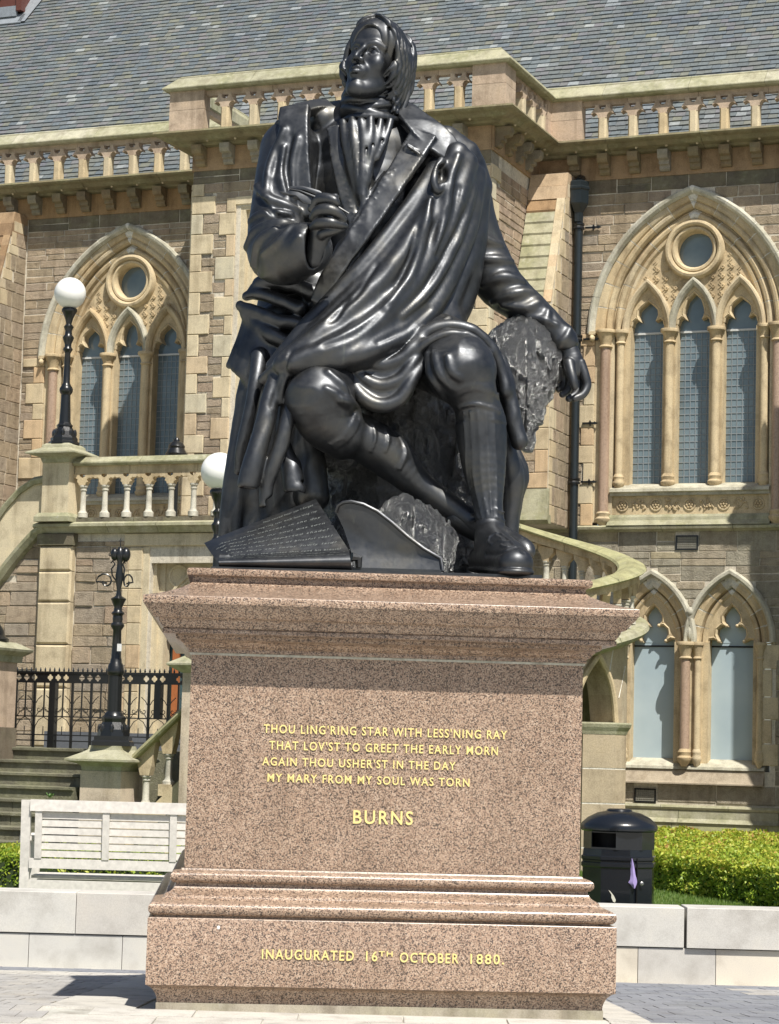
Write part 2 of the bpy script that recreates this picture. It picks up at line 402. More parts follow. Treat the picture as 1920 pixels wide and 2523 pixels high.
for P in ([(-0.354,15.400,5.863,0.006),(-0.331,15.300,5.667,0.012),(-0.304,15.300,5.499,0.008)],[(-0.293,15.400,5.876,0.006),(-0.273,15.300,5.697,0.012),(-0.269,15.300,5.443,0.008)],[(-0.232,15.400,5.878,0.006),(-0.223,15.300,5.670,0.012),(-0.225,15.300,5.445,0.008)],[(-0.166,15.400,5.880,0.006),(-0.177,15.300,5.699,0.012),(-0.205,15.300,5.530,0.008)],[(-0.099,15.400,5.870,0.006),(-0.122,15.300,5.701,0.01),(-0.168,15.300,5.573,0.008)]):
    f.fold(P,.008,.0,sub=True,rs=.6)
f.chain([(-0.283,15.420,5.502,0.1),(-0.236,15.400,5.300,0.1),(-0.243,15.350,5.091,0.08)],.03)
# body below lapel
f.chain([(-0.295,15.350,4.949,0.12),(-0.369,15.350,4.668,0.14),(-0.474,15.400,4.451,0.16)],.05)
# sleeve folds right
for P,rs in (([(-0.791,15.400,5.781,0.03),(-0.862,15.400,5.566,0.035),(-0.889,15.400,5.367,0.03),(-0.857,15.300,5.203,0.02)],1),([(-0.691,15.400,5.712,0.02),(-0.721,15.400,5.513,0.028),(-0.706,15.400,5.287,0.02)],1),([(-0.787,15.400,5.653,0.02),(-0.794,15.400,5.426,0.028),(-0.742,15.400,5.272,0.018)],1),
 ([(-0.967,15.500,5.390,0.02),(-0.886,15.400,5.282,0.03),(-0.756,15.300,5.228,0.03),(-0.660,15.200,5.199,0.018)],1.1),([(-0.992,15.500,5.133,0.02),(-0.905,15.300,5.160,0.028),(-0.790,15.200,5.159,0.026),(-0.722,15.200,5.155,0.02)],1.2),([(-1.008,15.400,4.941,0.02),(-0.950,15.200,5.024,0.028),(-0.837,15.100,5.059,0.03),(-0.723,15.100,5.071,0.02)],1.2),
 ([(-0.961,15.300,4.781,0.02),(-0.919,15.200,4.927,0.03),(-0.808,15.100,5.005,0.02)],1.2),([(-0.918,15.300,4.726,0.02),(-0.774,15.100,4.772,0.03),(-0.639,15.000,4.918,0.02)],1),([(-0.889,15.200,4.845,0.02),(-0.778,15.100,4.909,0.026),(-0.700,15.100,5.008,0.016)],.9)):
    f.fold(P,.025,.15,rs=rs)
for P in ([(-0.948,15.500,5.305,0.014),(-0.822,15.300,5.148,0.02),(-0.707,15.200,5.125,0.014)],[(-0.973,15.500,5.049,0.014),(-0.902,15.300,5.090,0.02),(-0.762,15.200,5.123,0.014)],[(-0.734,15.400,5.739,0.014),(-0.760,15.400,5.512,0.018),(-0.732,15.400,5.315,0.012)]):
    f.fold(P,.02,.2,sub=True)
# left sleeve folds
for P,rs in (([(0.511,15.700,5.220,0.03),(0.612,15.700,5.136,0.035),(0.725,15.700,5.111,0.02)],1),([(0.531,15.700,4.991,0.02),(0.671,15.700,4.995,0.034),(0.804,15.700,4.998,0.022)],1),([(0.605,15.700,4.821,0.02),(0.742,15.650,4.872,0.034),(0.885,15.700,4.857,0.022)],1.1),([(0.678,15.700,4.709,0.02),(0.806,15.650,4.754,0.03),(0.943,15.700,4.787,0.022)],1.1),
  ([(0.748,15.700,4.682,0.02),(0.890,15.700,4.658,0.026),(0.987,15.700,4.703,0.016)],1),([(1.005,15.700,4.504,0.014),(1.046,15.700,4.576,0.024),(1.064,15.700,4.648,0.016)],1),([(1.114,15.700,4.373,0.014),(1.166,15.660,4.430,0.02),(1.215,15.700,4.518,0.014)],1.1),([(0.919,15.700,4.601,0.014),(1.028,15.650,4.578,0.02),(1.116,15.700,4.550,0.012)],1)):
    f.fold(P,.025,.1,rs=rs)
# knees: cloth folds and knitted bands
for P,rs in (([(-0.419,15.000,4.026,0.02),(-0.327,14.900,3.945,0.028),(-0.292,15.000,3.867,0.018)],1),([(-0.430,14.900,3.915,0.014),(-0.343,14.900,3.864,0.022),(-0.279,15.000,3.800,0.014)],1),([(-0.332,14.900,3.850,0.02),(-0.253,14.950,3.833,0.03),(-0.203,15.000,3.748,0.016)],1),
   ([(0.221,15.100,4.195,0.02),(0.245,15.050,4.051,0.026),(0.336,15.100,3.899,0.016)],1),([(0.261,15.000,4.206,0.014),(0.301,14.950,4.050,0.024),(0.385,15.000,3.952,0.014)],1),([(0.348,15.000,4.154,0.012),(0.376,14.950,4.052,0.02),(0.438,15.000,4.008,0.012)],1)):
    f.fold(P,.03,.1,rs=rs)
for k in range(4):
    d=k*5
    P=np.array([(-0.204,15.050,3.768,0.01),(-0.233,14.980,3.682,0.01),(-0.291,14.950,3.596,0.01),(-0.368,15.000,3.547,0.01)]); P[:,0]-=d*.0022; P[:,2]+=d*.0016; f.fold(P,.008,.1)
    P=np.array([(0.413,15.000,3.899,0.007),(0.484,14.900,3.931,0.007),(0.563,14.900,3.944,0.007),(0.651,14.950,3.933,0.007),(0.697,15.000,3.899,0.007)]); P[:,2]+=d*.0024; f.fold(P,.008,.1)
# stocking ribs
for x0,x1,x2 in ((1140,1150,1180),(1158,1166,1190),(1176,1184,1203),(1196,1204,1214),(1215,1224,1226)):
    P=np.array([(-2.580,15.000,3.805,0.006),(-2.572,15.000,3.617,0.006),(-2.561,15.000,3.375,0.006),(-2.550,15.000,3.108,0.006)])
    for q,xx in zip(P,(x0+4,x1,x1+4,x2)): q[0]=(xx-960)/5670*14.9-.005*0+(-.0)
    for q,yy in zip(P,(990,1060,1150,1250)): q[0]+= (yy-1261)*.0265/5670*14.9
    f.fold(P,.008,.1)
for P in ([(0.436,15.000,3.832,0.01),(0.543,15.000,3.854,0.014),(0.698,15.000,3.823,0.01)],[(0.545,15.000,3.158,0.008),(0.651,15.000,3.177,0.012),(0.745,15.000,3.153,0.008)],[(0.538,15.000,3.110,0.008),(0.652,15.000,3.123,0.012),(0.751,15.000,3.099,0.008)],[(-0.123,15.200,3.732,0.01),(-0.107,15.200,3.629,0.014),(-0.132,15.200,3.546,0.01)],[(0.055,15.200,3.660,0.01),(0.098,15.200,3.552,0.014),(0.060,15.200,3.443,0.01)],[(-0.041,15.200,3.712,0.008),(-0.018,15.200,3.631,0.012),(-0.037,15.200,3.549,0.008)]):
    f.fold(P,.012,.0)
f.displace(lambda x,y,z:.007*vnoise(x,y,z,5.5,21)*(z>4.2)+.004*(1-2*np.abs(vnoise(x,y,z,9.,22)))*(z>4.2))
f.displace(lambda x,y,z:(.007*(1-2*np.abs(vnoise(x,y*.8,z*1.3,6.5,31)))+.003*vnoise(x,y,z,14,32)-.002)*(z<4.45)*(z>3.75))
f.displace(lambda x,y,z:.003*vnoise(x,y,z*.5,12,33)*(z<=3.75))
figL=[f.mesh()]
# ---------------------------------------------------------------- boots
b=Vol((.35,14.2,2.66),(1.05,15.6,3.4),.0085)
b.chain([(0.659,14.950,3.055,0.1),(0.670,14.900,2.931,0.115)],.03)
b.chain([(0.618,15.000,2.850,0.1),(0.702,14.800,2.844,0.12),(0.779,14.620,2.818,0.125),(0.802,14.480,2.787,0.115)],.03,fl=(1,1,1.15))
b.chain([(0.667,14.850,2.966,0.1),(0.723,14.720,2.903,0.1),(0.770,14.620,2.857,0.095)],.04)
b.chain([(0.620,15.000,2.786,0.1),(0.740,14.750,2.765,0.125),(0.787,14.550,2.740,0.135),(0.798,14.470,2.729,0.125)],.008,fl=(1,1,3.6))
b.ell((.80,14.7,2.60),(.5,.6,.09),.005,sub=True)
b.chain([(0.461,15.250,3.138,0.09),(0.650,15.200,3.051,0.095),(0.781,15.120,2.980,0.085),(0.884,15.020,2.928,0.07),(0.908,14.980,2.899,0.05)],.02)
for P in ([(0.650,14.700,2.973,0.008),(0.686,14.700,2.995,0.009),(0.728,14.700,2.985,0.008)],[(0.644,14.700,2.973,0.008),(0.637,14.700,2.938,0.009),(0.658,14.750,2.915,0.008)],[(0.681,14.700,2.979,0.008),(0.712,14.700,2.959,0.009),(0.729,14.700,2.938,0.008)],[(0.697,14.700,2.943,0.008),(0.731,14.650,2.929,0.009),(0.765,14.700,2.929,0.008)],[(0.708,14.700,2.909,0.008),(0.740,14.600,2.891,0.009),(0.781,14.700,2.898,0.008)],[(0.722,14.700,2.985,0.007),(0.765,14.700,2.944,0.007),(0.805,14.650,2.889,0.006)]):
    b.fold(P,.006,.0)
b.fold([(0.621,14.700,2.857,0.01),(0.705,14.600,2.851,0.012),(0.802,14.600,2.890,0.01),(0.844,14.600,2.855,0.008)],.02,.2,sub=True)
boots=b.mesh()
# ---------------------------------------------------------------- plaid
p=Vol((-1.25,14.25,2.66),(1.05,16.3,6.02),H0)
wv=lambda t,i:(1.0,.74,1.12,.68,1.05,.8)[i%6]
A=[(0.339,15.500,5.716,0.07),(0.163,15.340,5.386,0.06),(-0.029,15.240,5.086,0.055),(-0.229,15.170,4.815,0.055),(-0.431,15.160,4.578,0.06),(-0.621,15.150,4.332,0.07),(-0.782,15.150,4.109,0.07)]
p.ell((0.195,15.550,5.348),(.16,.18,.2),.05)
p.chain([(0.302,15.600,5.592,0.12),(0.060,15.500,5.162,0.13),(-0.209,15.450,4.805,0.13)],.05)
p.chain([(-0.495,15.650,4.952,0.16),(-0.572,15.650,4.722,0.18)],.04)
B=[(0.553,15.650,5.525,0.08),(0.542,15.600,5.198,0.08),(0.456,15.500,4.861,0.08),(0.336,15.400,4.557,0.08),(0.106,15.150,4.283,0.08),(-0.213,14.980,4.131,0.07),(-0.560,14.980,4.086,0.06)]
p.strands(A,B,8,wv,.034,off=lambda t,i:(0,-.15*math.sin(math.pi*t)**.8+(.016 if i%2 else 0),0))
p.chain([(0.324,15.550,5.794,0.1),(0.469,15.600,5.682,0.11),(0.537,15.680,5.532,0.11)],.03)
p.chain([(0.538,15.650,5.467,0.11),(0.486,15.650,5.036,0.13),(0.409,15.650,4.692,0.14),(0.299,15.500,4.462,0.15)],.04)
# belly and lap filler
p.chain([(0.070,15.600,4.786,0.28),(-0.117,15.500,4.479,0.27),(-0.331,15.350,4.307,0.2)],.05)
p.chain([(0.326,15.500,4.491,0.16),(0.189,15.300,4.312,0.14)],.04)
# bunch hanging between the knees
for j,(yy,rr,dy) in enumerate(((0,.055,0),(-26,.045,.03),(-52,.05,.02),(-80,.04,.05),(-105,.05,.04))):
    P=np.array([(-0.298,15.050,4.078,0.04),(-0.213,15.000,3.917,0.05),(-0.085,14.980,3.842,0.05),(0.047,14.980,3.886,0.05),(0.137,15.000,4.040,0.045),(0.247,15.100,4.237,0.04),(0.362,15.200,4.395,0.035)]); P[:,2]-=yy*.0026*np.array([.4,.9,1,1,.8,.5,.3]); P[:,3]*=rr/.05; P[:,1]+=dy
    P[:,3]*=.85; p.chain(P,.008)
p.chain([(-0.241,15.250,4.071,0.12),(-0.077,15.250,4.020,0.14),(0.083,15.250,4.135,0.12)],.04)
# ridges over left knee and fall at the right
p.chain([(0.040,15.100,4.190,0.045),(0.158,15.100,4.317,0.05),(0.318,15.100,4.400,0.045),(0.494,15.100,4.389,0.045),(0.632,15.120,4.292,0.04),(0.710,15.150,4.149,0.04),(0.751,15.150,3.986,0.045)],.02)
p.chain([(0.082,15.100,4.137,0.04),(0.186,15.020,4.249,0.035),(0.331,15.000,4.328,0.03),(0.505,15.000,4.322,0.03),(0.630,15.050,4.225,0.03)],.018)
p.chain([(0.713,15.250,4.207,0.05),(0.763,15.200,4.035,0.055),(0.800,15.200,3.844,0.058),(0.847,15.200,3.665,0.06)],.02)
p.chain([(0.694,15.350,4.057,0.06),(0.736,15.350,3.782,0.07),(0.781,15.350,3.590,0.07),(0.819,15.380,3.430,0.08),(0.813,15.400,3.212,0.06),(0.813,15.400,2.965,0.06)],.03)
p.chain([(0.835,15.450,3.604,0.05),(0.877,15.450,3.467,0.06),(0.848,15.450,3.273,0.045),(0.837,15.450,2.997,0.03)],.02)
# rear drapery mass at the left
A=[(-0.780,15.450,4.480,0.07),(-0.908,15.400,4.244,0.07),(-0.987,15.400,3.978,0.07),(-1.027,15.400,3.686,0.06),(-1.062,15.400,3.409,0.06),(-1.092,15.400,3.161,0.05),(-1.104,15.400,2.969,0.04)]
B=[(-0.502,15.400,4.450,0.08),(-0.615,15.300,4.207,0.09),(-0.672,15.350,3.979,0.1),(-0.685,15.400,3.695,0.1),(-0.659,15.450,3.426,0.1),(-0.604,15.500,3.184,0.1),(-0.544,15.500,2.993,0.1)]
p.strands(A,B,8,lambda t,i:(1,.7,1.05,.6)[i%4],.03,off=lambda t,i:(0,(.0 if i%2 else .05),0))
# hanging tubes
def bell(P,rend,cut=.9,k=.02,fl=(1,1.15,1)):
    p.chain(P,k,fl=fl); e=P[-1]; d=np.array(P[-1][:3])-np.array(P[-2][:3]); d/=np.linalg.norm(d)
    z0=e[2]-e[3]*.35; p.ribbon([(e[0]-e[3]*1.5,e[1],z0-.075,.16),(e[0]+e[3]*1.5,e[1],z0-.10,.16)],.08,(0,0,1),.004,sub=True)
    p.chain([(e[0],e[1],z0+.05,e[3]*.66),(e[0],e[1],z0-.1,e[3]*.7)],.004,sub=True,smooth=False,fl=fl)
bell([(-0.728,15.100,4.170,0.05),(-0.791,15.000,3.934,0.055),(-0.844,14.950,3.656,0.062),(-0.896,14.920,3.437,0.066),(-0.926,14.920,3.297,0.068)],.1)
bell([(-0.629,15.050,4.069,0.03),(-0.655,14.980,3.881,0.04),(-0.705,14.950,3.633,0.05),(-0.772,14.950,3.417,0.048),(-0.806,14.970,3.285,0.044),(-0.808,14.980,3.165,0.045)],.1)
bell([(-0.719,15.100,3.884,0.03),(-0.724,15.100,3.626,0.045),(-0.660,15.050,3.432,0.07),(-0.622,15.020,3.282,0.078)],.1)
p.chain([(-0.628,15.000,4.101,0.035),(-0.716,14.950,4.009,0.035),(-0.740,15.000,3.855,0.03)],.02)
p.chain([(-0.901,15.300,4.200,0.06),(-0.921,15.200,3.962,0.05),(-0.986,15.200,3.633,0.04),(-1.014,15.250,3.420,0.03)],.02)
p.chain([(-0.565,15.350,3.857,0.08),(-0.544,15.400,3.561,0.1),(-0.522,15.400,3.286,0.12)],.04)
# ridge around right knee
p.chain([(-0.863,15.100,4.016,0.04),(-0.748,15.000,4.098,0.04),(-0.627,14.950,4.141,0.038),(-0.480,14.920,4.151,0.035),(-0.321,14.980,4.147,0.035),(-0.187,15.000,4.146,0.03)],.015)
p.chain([(-0.829,15.100,3.949,0.03),(-0.718,14.980,4.014,0.03),(-0.610,14.900,4.071,0.028),(-0.517,14.880,4.084,0.02)],.012)
# bunch and flap at the left hip
for P in ([(-0.597,15.500,4.776,0.1),(-0.791,15.500,4.771,0.09),(-0.929,15.500,4.739,0.05)],[(-0.561,15.350,4.663,0.06),(-0.756,15.350,4.727,0.05),(-0.896,15.400,4.734,0.045),(-0.966,15.450,4.686,0.035)],[(-0.638,15.300,4.539,0.05),(-0.807,15.350,4.614,0.045),(-0.935,15.400,4.648,0.035),(-1.012,15.450,4.642,0.03)],
          [(-0.621,15.300,4.429,0.05),(-0.773,15.300,4.452,0.045),(-0.914,15.350,4.514,0.04),(-1.028,15.400,4.554,0.035),(-1.051,15.400,4.570,0.03)],[(-0.658,15.300,4.289,0.05),(-0.796,15.300,4.341,0.05),(-0.942,15.400,4.453,0.045),(-1.013,15.400,4.507,0.035)],[(-0.536,15.500,4.581,0.12),(-0.758,15.550,4.528,0.12),(-0.895,15.550,4.468,0.09)]):
    p.chain(P,.02)
p.strands([(-0.996,15.450,4.502,0.03),(-1.036,15.450,4.361,0.03),(-1.087,15.450,4.220,0.03),(-1.112,15.450,4.164,0.025)],[(-0.833,15.400,4.302,0.04),(-0.864,15.380,4.200,0.045),(-0.902,15.380,4.102,0.045),(-0.933,15.380,4.032,0.04)],6,lambda t,i:1.,.03,off=lambda t,i:(0,-.04*math.sin(math.pi*t),0))
p.chain([(-0.719,15.750,4.796,0.18),(-0.794,15.700,4.555,0.17),(-0.782,15.650,4.263,0.15)],.04)
p.chain([(-0.513,15.500,4.750,0.1),(-0.559,15.450,4.486,0.12)],.04)
p.chain([(-0.804,15.750,4.822,0.13),(-0.549,15.700,4.819,0.14),(-0.487,15.600,4.715,0.12)],.03)
# shoulder folds and cuts between folds
for P,rs in (([(0.405,15.500,5.626,0.02),(0.343,15.400,5.400,0.03),(0.307,15.350,5.134,0.03),(0.270,15.300,4.926,0.02)],1.1),([(0.513,15.500,5.430,0.02),(0.448,15.450,5.161,0.03),(0.342,15.400,4.893,0.034),(0.208,15.300,4.645,0.03),(0.048,15.200,4.456,0.02)],1.2),([(0.219,15.300,5.288,0.02),(0.170,15.200,5.012,0.03),(0.095,15.200,4.733,0.03),(-0.062,15.100,4.489,0.02)],1.1)):
    p.fold(P,.02,.1,rs=rs)
for P in ([(0.312,15.400,5.541,0.02),(0.269,15.300,5.289,0.026),(0.245,15.300,5.163,0.016)],[(0.416,15.500,5.398,0.018),(0.369,15.400,5.147,0.024),(0.284,15.300,4.898,0.02)],[(0.140,15.200,5.095,0.014),(0.091,15.200,4.871,0.02),(0.001,15.200,4.675,0.016)],[(-0.125,15.200,4.810,0.012),(-0.254,15.100,4.593,0.02),(-0.425,15.100,4.410,0.014)],[(-0.308,15.100,4.564,0.012),(-0.385,15.100,4.425,0.02),(-0.432,15.100,4.383,0.014)],[(-0.036,15.100,4.517,0.014),(-0.245,15.000,4.301,0.02),(-0.457,15.000,4.209,0.014)],[(0.236,15.200,4.543,0.014),(0.076,15.100,4.369,0.02),(-0.110,15.000,4.251,0.016)],[(-0.674,15.100,4.171,0.014),(-0.746,15.050,3.971,0.018),(-0.792,15.100,3.814,0.014)]):
    p.fold(P,.02,.3,sub=True)
# loop where the plaid passes the shoulder
p.chain([(0.289,15.300,5.585,0.025),(0.242,15.220,5.437,0.03),(0.266,15.220,5.354,0.03),(0.325,15.280,5.454,0.03),(0.357,15.360,5.588,0.03),(0.384,15.450,5.726,0.03)],.012)
p.ell((0.296,15.250,5.488),(.035,.08,.07),.01,sub=True)
def rid(n): return 1-2*np.abs(n)
p.displace(lambda x,y,z:.006*rid(vnoise(.78*x-.62*z,y*.3,(.62*x+.78*z)*.16,7.,11))+.003*rid(vnoise(.78*x-.62*z,y*.5,(.62*x+.78*z)*.3,15.,12))-.002)
plaidM=p.mesh(1)
# ---------------------------------------------------------------- stump and rock
s=Vol((-1.0,14.6,2.66),(1.25,16.8,4.9),.0125)
s.chain([(0.900,15.800,4.462,0.17),(0.874,15.780,4.272,0.22),(0.844,15.760,4.041,0.17),(0.882,15.750,3.814,0.09)],.05)
s.chain([(0.995,15.780,4.544,0.09),(1.035,15.780,4.391,0.13),(1.027,15.780,4.234,0.13),(0.957,15.760,3.987,0.1),(0.917,15.740,3.728,0.06)],.04)
s.chain([(0.748,15.850,4.424,0.12),(0.795,15.850,4.196,0.16),(0.800,15.850,3.939,0.12)],.05)
s.chain([(-0.056,16.100,4.301,0.45),(-0.041,16.000,3.709,0.5),(-0.018,16.000,2.853,0.6)],.1)
s.chain([(0.525,15.900,3.711,0.25),(0.541,15.800,2.852,0.3)],.1)
s.chain([(-0.399,15.500,3.689,0.16),(-0.370,15.500,3.634,0.17),(-0.316,15.600,3.621,0.2)],.05)
s.chain([(0.109,15.000,3.045,0.2),(0.192,15.000,2.914,0.25),(0.117,15.000,2.725,0.25)],.05)
s.displace(lambda x,y,z:.02*vnoise(x,y,z,11,1)+.014*vnoise(x,y,z*.8,27,2)+.014*vnoise(x,y,z,45,3)-.035*np.exp(-(vnoise(x*2.2,y*2.2,z*.35,6,5)/.10)**2)*1.0+.005)
stumpM=s.mesh()
# ---------------------------------------------------------------- head
SH=.60
def rotm(yaw,pitch,roll):
    return np.array(Matrix.Rotation(R(yaw),3,'Z')@Matrix.Rotation(R(pitch),3,'X')@Matrix.Rotation(R(roll),3,'Y'))
HR=rotm(-25,-17,7); HC=np.array((-0.183,15.520,6.301)); HM=HR@np.diag([.60,.60,.67])
h=Vol((-.5,-.62,-.62),(.5,.62,.62),.0105,(HM,HC))
h.ell((0,.07,.12),(.30,.37,.34),.05)
h.ell((0,-.07,-.14),(.235,.25,.31),.08)
h.chain([(.2,.04,-.18,.08),(.14,-.1,-.33,.075),(.04,-.22,-.41,.08)],.06); h.chain([(-.2,.04,-.18,.08),(-.14,-.1,-.33,.075),(-.04,-.22,-.41,.08)],.06)
h.ell((0,-.26,-.40),(.075,.07,.065),.05)
h.chain([(0,.1,-.15,.17),(0,.13,-.38,.16)],.08)
h.ell((0,-.2,.2),(.23,.14,.16),.08)
h.chain([(-.2,-.23,.075,.035),(-.11,-.295,.085,.04),(0,-.315,.06,.04),(.11,-.295,.085,.04),(.2,-.23,.075,.035)],.04)
for sx in (-1,1):
    h.ell((sx*.155,-.22,-.1),(.085,.08,.1),.07)
    h.ell((sx*.115,-.335,-.002),(.074,.075,.05),.025,sub=True)
    h.ell((sx*.115,-.235,-.002),(.062,.062,.056),.004)
    h.chain([(sx*.045,-.285,-.008,.012),(sx*.085,-.305,.032,.014),(sx*.13,-.30,.036,.014),(sx*.18,-.262,.004,.012)],.008)
    h.chain([(sx*.05,-.282,-.014,.008),(sx*.09,-.296,-.04,.01),(sx*.135,-.285,-.04,.01),(sx*.178,-.258,-.006,.009)],.012)
    h.chain([(sx*.06,-.32,.075,.012),(sx*.12,-.315,.10,.016),(sx*.19,-.26,.085,.01)],.02)
    h.ell((sx*.048,-.375,-.15),(.034,.04,.03),.02)
    h.ell((sx*.028,-.40,-.178),(.016,.022,.012),.006,sub=True)
    h.chain([(sx*.05,-.35,-.19,.01),(sx*.1,-.31,-.25,.012)],.02,sub=True)
    h.ell((sx*.3,.05,-.05),(.03,.07,.1),.02)
h.chain([(0,-.31,.05,.034),(0,-.36,-.03,.034),(0,-.42,-.11,.036),(0,-.435,-.145,.038)],.03)
h.ell((0,-.30,-.24),(.11,.075,.09),.05)
h.chain([(0,-.365,-.18,.010),(0,-.375,-.215,.012)],.01,sub=True)
h.chain([(-.088,-.325,-.252,.010),(-.03,-.375,-.228,.020),(0,-.378,-.234,.016),(.03,-.375,-.228,.020),(.088,-.325,-.252,.010)],.012)
h.chain([(-.075,-.33,-.268,.010),(0,-.375,-.282,.026),(.075,-.33,-.268,.010)],.012)
h.chain([(-.092,-.35,-.252,.006),(-.03,-.398,-.252,.007),(0,-.40,-.256,.007),(.03,-.398,-.252,.007),(.092,-.35,-.252,.006)],.006,sub=True)
h.chain([(-.04,-.36,-.325,.014),(.04,-.36,-.325,.014)],.02,sub=True)
figL.append(h.mesh())
# ---------------------------------------------------------------- hair
g=Vol((-.55,-.62,-.75),(.55,.65,.66),.011,(HM,HC))
g.ell((0,.13,.14),(.335,.385,.345),.03)
g.ell((0,.3,-.12),(.26,.22,.34),.08)
g.ell((0,-.03,.21),(.32,.345,.285),.03)
g.ell((0,-.42,-.05),(.235,.30,.34),.02,sub=True)
g.ell((0,-.30,-.30),(.24,.30,.30),.02,sub=True)
rr=random.Random(3)
for sx in (-1,1):
    for i in range(17):
        t=i/16; y0=-.20+.5*t; yy=-.15+.50*t; ph=i*2.3
        x1=.30+.04*math.sin(math.pi*min(1,t+.15)); zb=-.12-.28*t**.8+.04*math.sin(i*2.)
        w=lambda k:.026*math.sin(ph*.3+k)
        P=[(sx*.03,y0*.8,.485-.25*(y0-.1)**2*2,.016),(sx*.17,y0*.9,.43-.3*(y0-.1)**2*2,.022),(sx*.275,yy-.02,.30,.027),(sx*(x1+.01*(i%2)),yy+w(0),.15,.03),(sx*(x1+.02),yy+.02+w(1.7),.02,.032),(sx*(x1+.005+.012*(i%2)),yy+.01+w(3.3),zb*.5-.04,.03),(sx*(x1-.04),yy+.03+w(5.),zb-.02,.026),(sx*(x1-.11),yy+.03,zb-.08,.012)]
        g.chain(P,.003,sub_n=6)
    for (y,z,r1) in ((.03,-.17,.04),(.08,-.25,.045),(.14,-.33,.045),(.2,-.40,.045)):
        c=(sx*.30,y,z); g.chain([(c[0],c[1]-r1,c[2]+.01,.018),(c[0]+sx*.02,c[1]-.01,c[2]-r1,.022),(c[0]+sx*.01,c[1]+r1,c[2]-.005,.022),(c[0],c[1]+.01,c[2]+r1*.6,.018),(c[0]+sx*.01,c[1]-.012,c[2]+.005,.016)],.005)
for i in range(9):  # locks swept from the parting across the brow
    t=i/8
    g.chain([(-.02+.05*t,-.25+.05*t,.465-.005*t,.018),(.09,-.315+.06*t,.415,.02),(.19,-.30+.08*t,.35,.022),(.27,-.22+.09*t,.26,.022),(.31,-.14+.1*t,.16,.02),(.325,-.08+.09*t,.05,.012)],.005)
    g.chain([(-.03-.02*t,-.25+.04*t,.462,.018),(-.13,-.30+.06*t,.40,.02),(-.23,-.25+.08*t,.30,.022),(-.30,-.15+.09*t,.16,.022),(-.32,-.08+.08*t,.03,.014)],.005)
for i in range(24):  # back strands
    a=R(8+i*7.1); x=.345*math.cos(a);y=.15+.385*math.sin(a); g.chain([(x*.35,.1+(y-.1)*.45,.49,.02),(x*.8,.1+(y-.1)*.85,.38,.026),(x,y,.2,.028),(x*1.02,y+.0,-.05,.028),(x*.92,y*.95,-.28,.026),(x*.85,y*.88,-.46,.016)],.006)
g.displace(lambda x,y,z:.008*np.cos(6.283*(11*y+.7*np.sin(7*z)+1.5*z+2.2*np.abs(x)*np.maximum(z,0)*2))*np.clip((.02+np.abs(x))/.12,.25,1),.05)
hairM=g.mesh()
# ---------------------------------------------------------------- cravat
c=Vol((-.45,15.2,5.7),(.25,16.1,6.3),.0085)
cc=np.array((-0.206,15.620,6.009))
c.chain([(cc[0],cc[1],cc[2]-.1,.19),(cc[0]+.005,cc[1]-.02,cc[2]+.1,.185)],.02)
for j,(dz,tl,rr_,R0) in enumerate(((-.10,.02,.028,.195),(-.06,-.035,.028,.192),(-.02,.03,.026,.188),(.02,-.03,.028,.184),(.06,.03,.026,.182),(.095,.0,.03,.178),(.12,.012,.022,.176))):
    P=[(cc[0]+R0*math.cos(a),cc[1]-.01+R0*math.sin(a),cc[2]+dz+tl*math.cos(a)+.01*math.sin(a*2+j),rr_) for a in np.linspace(-math.pi*1.1,.3*math.pi,22)]
    c.chain(P,.008,smooth=False)
cravM=c.mesh()
# ---------------------------------------------------------------- hands
hr=Vol((-.66,14.55,4.6),(-.15,15.25,5.35),.0055)
hr.chain([(-0.532,14.950,4.801,0.065),(-0.520,14.910,4.901,0.068),(-0.503,14.880,4.971,0.07)],.02)
hr.ell((-0.486,14.900,5.023),(.075,.075,.10),.03)
hr.ell((-0.521,14.910,5.120),(.05,.07,.06),.03)
def finger(V,P,k=.006): V.chain(P,k,sub_n=5,rs=1.12)
finger(hr,[(-0.555,14.860,5.129,0.034),(-0.521,14.830,5.177,0.036),(-0.466,14.790,5.174,0.035),(-0.420,14.770,5.160,0.03),(-0.404,14.770,5.144,0.024)])
finger(hr,[(-0.545,14.850,5.064,0.032),(-0.509,14.790,5.094,0.036),(-0.444,14.750,5.092,0.034),(-0.383,14.760,5.069,0.028),(-0.353,14.790,5.039,0.022)])
finger(hr,[(-0.545,14.850,4.996,0.03),(-0.502,14.790,5.013,0.034),(-0.434,14.760,5.008,0.032),(-0.379,14.780,5.001,0.026),(-0.339,14.810,5.001,0.018)])
finger(hr,[(-0.514,14.860,4.931,0.028),(-0.474,14.810,4.948,0.03),(-0.420,14.790,4.959,0.026),(-0.363,14.810,4.981,0.017)])
finger(hr,[(-0.464,14.810,5.157,0.03),(-0.432,14.790,5.175,0.027),(-0.411,14.790,5.186,0.024)])
figL.append(hr.mesh())
hl=Vol((.98,15.4,3.75),(1.42,16.1,4.6),.0055)
hl.chain([(1.166,15.780,4.466,0.06),(1.215,15.770,4.388,0.058)],.02)
hl.chain([(1.215,15.770,4.388,0.062),(1.238,15.760,4.313,0.075),(1.245,15.760,4.245,0.07)],.02,fl=(1,1.25,1))
finger(hl,[(1.211,15.700,4.282,0.036),(1.227,15.670,4.207,0.031),(1.241,15.660,4.149,0.029),(1.250,15.660,4.113,0.023)])
finger(hl,[(1.294,15.750,4.293,0.034),(1.325,15.740,4.207,0.031),(1.341,15.740,4.136,0.029),(1.312,15.720,4.070,0.026),(1.255,15.700,4.037,0.022)])
finger(hl,[(1.265,15.800,4.272,0.032),(1.289,15.800,4.173,0.03),(1.272,15.780,4.089,0.026),(1.220,15.760,4.045,0.022)])
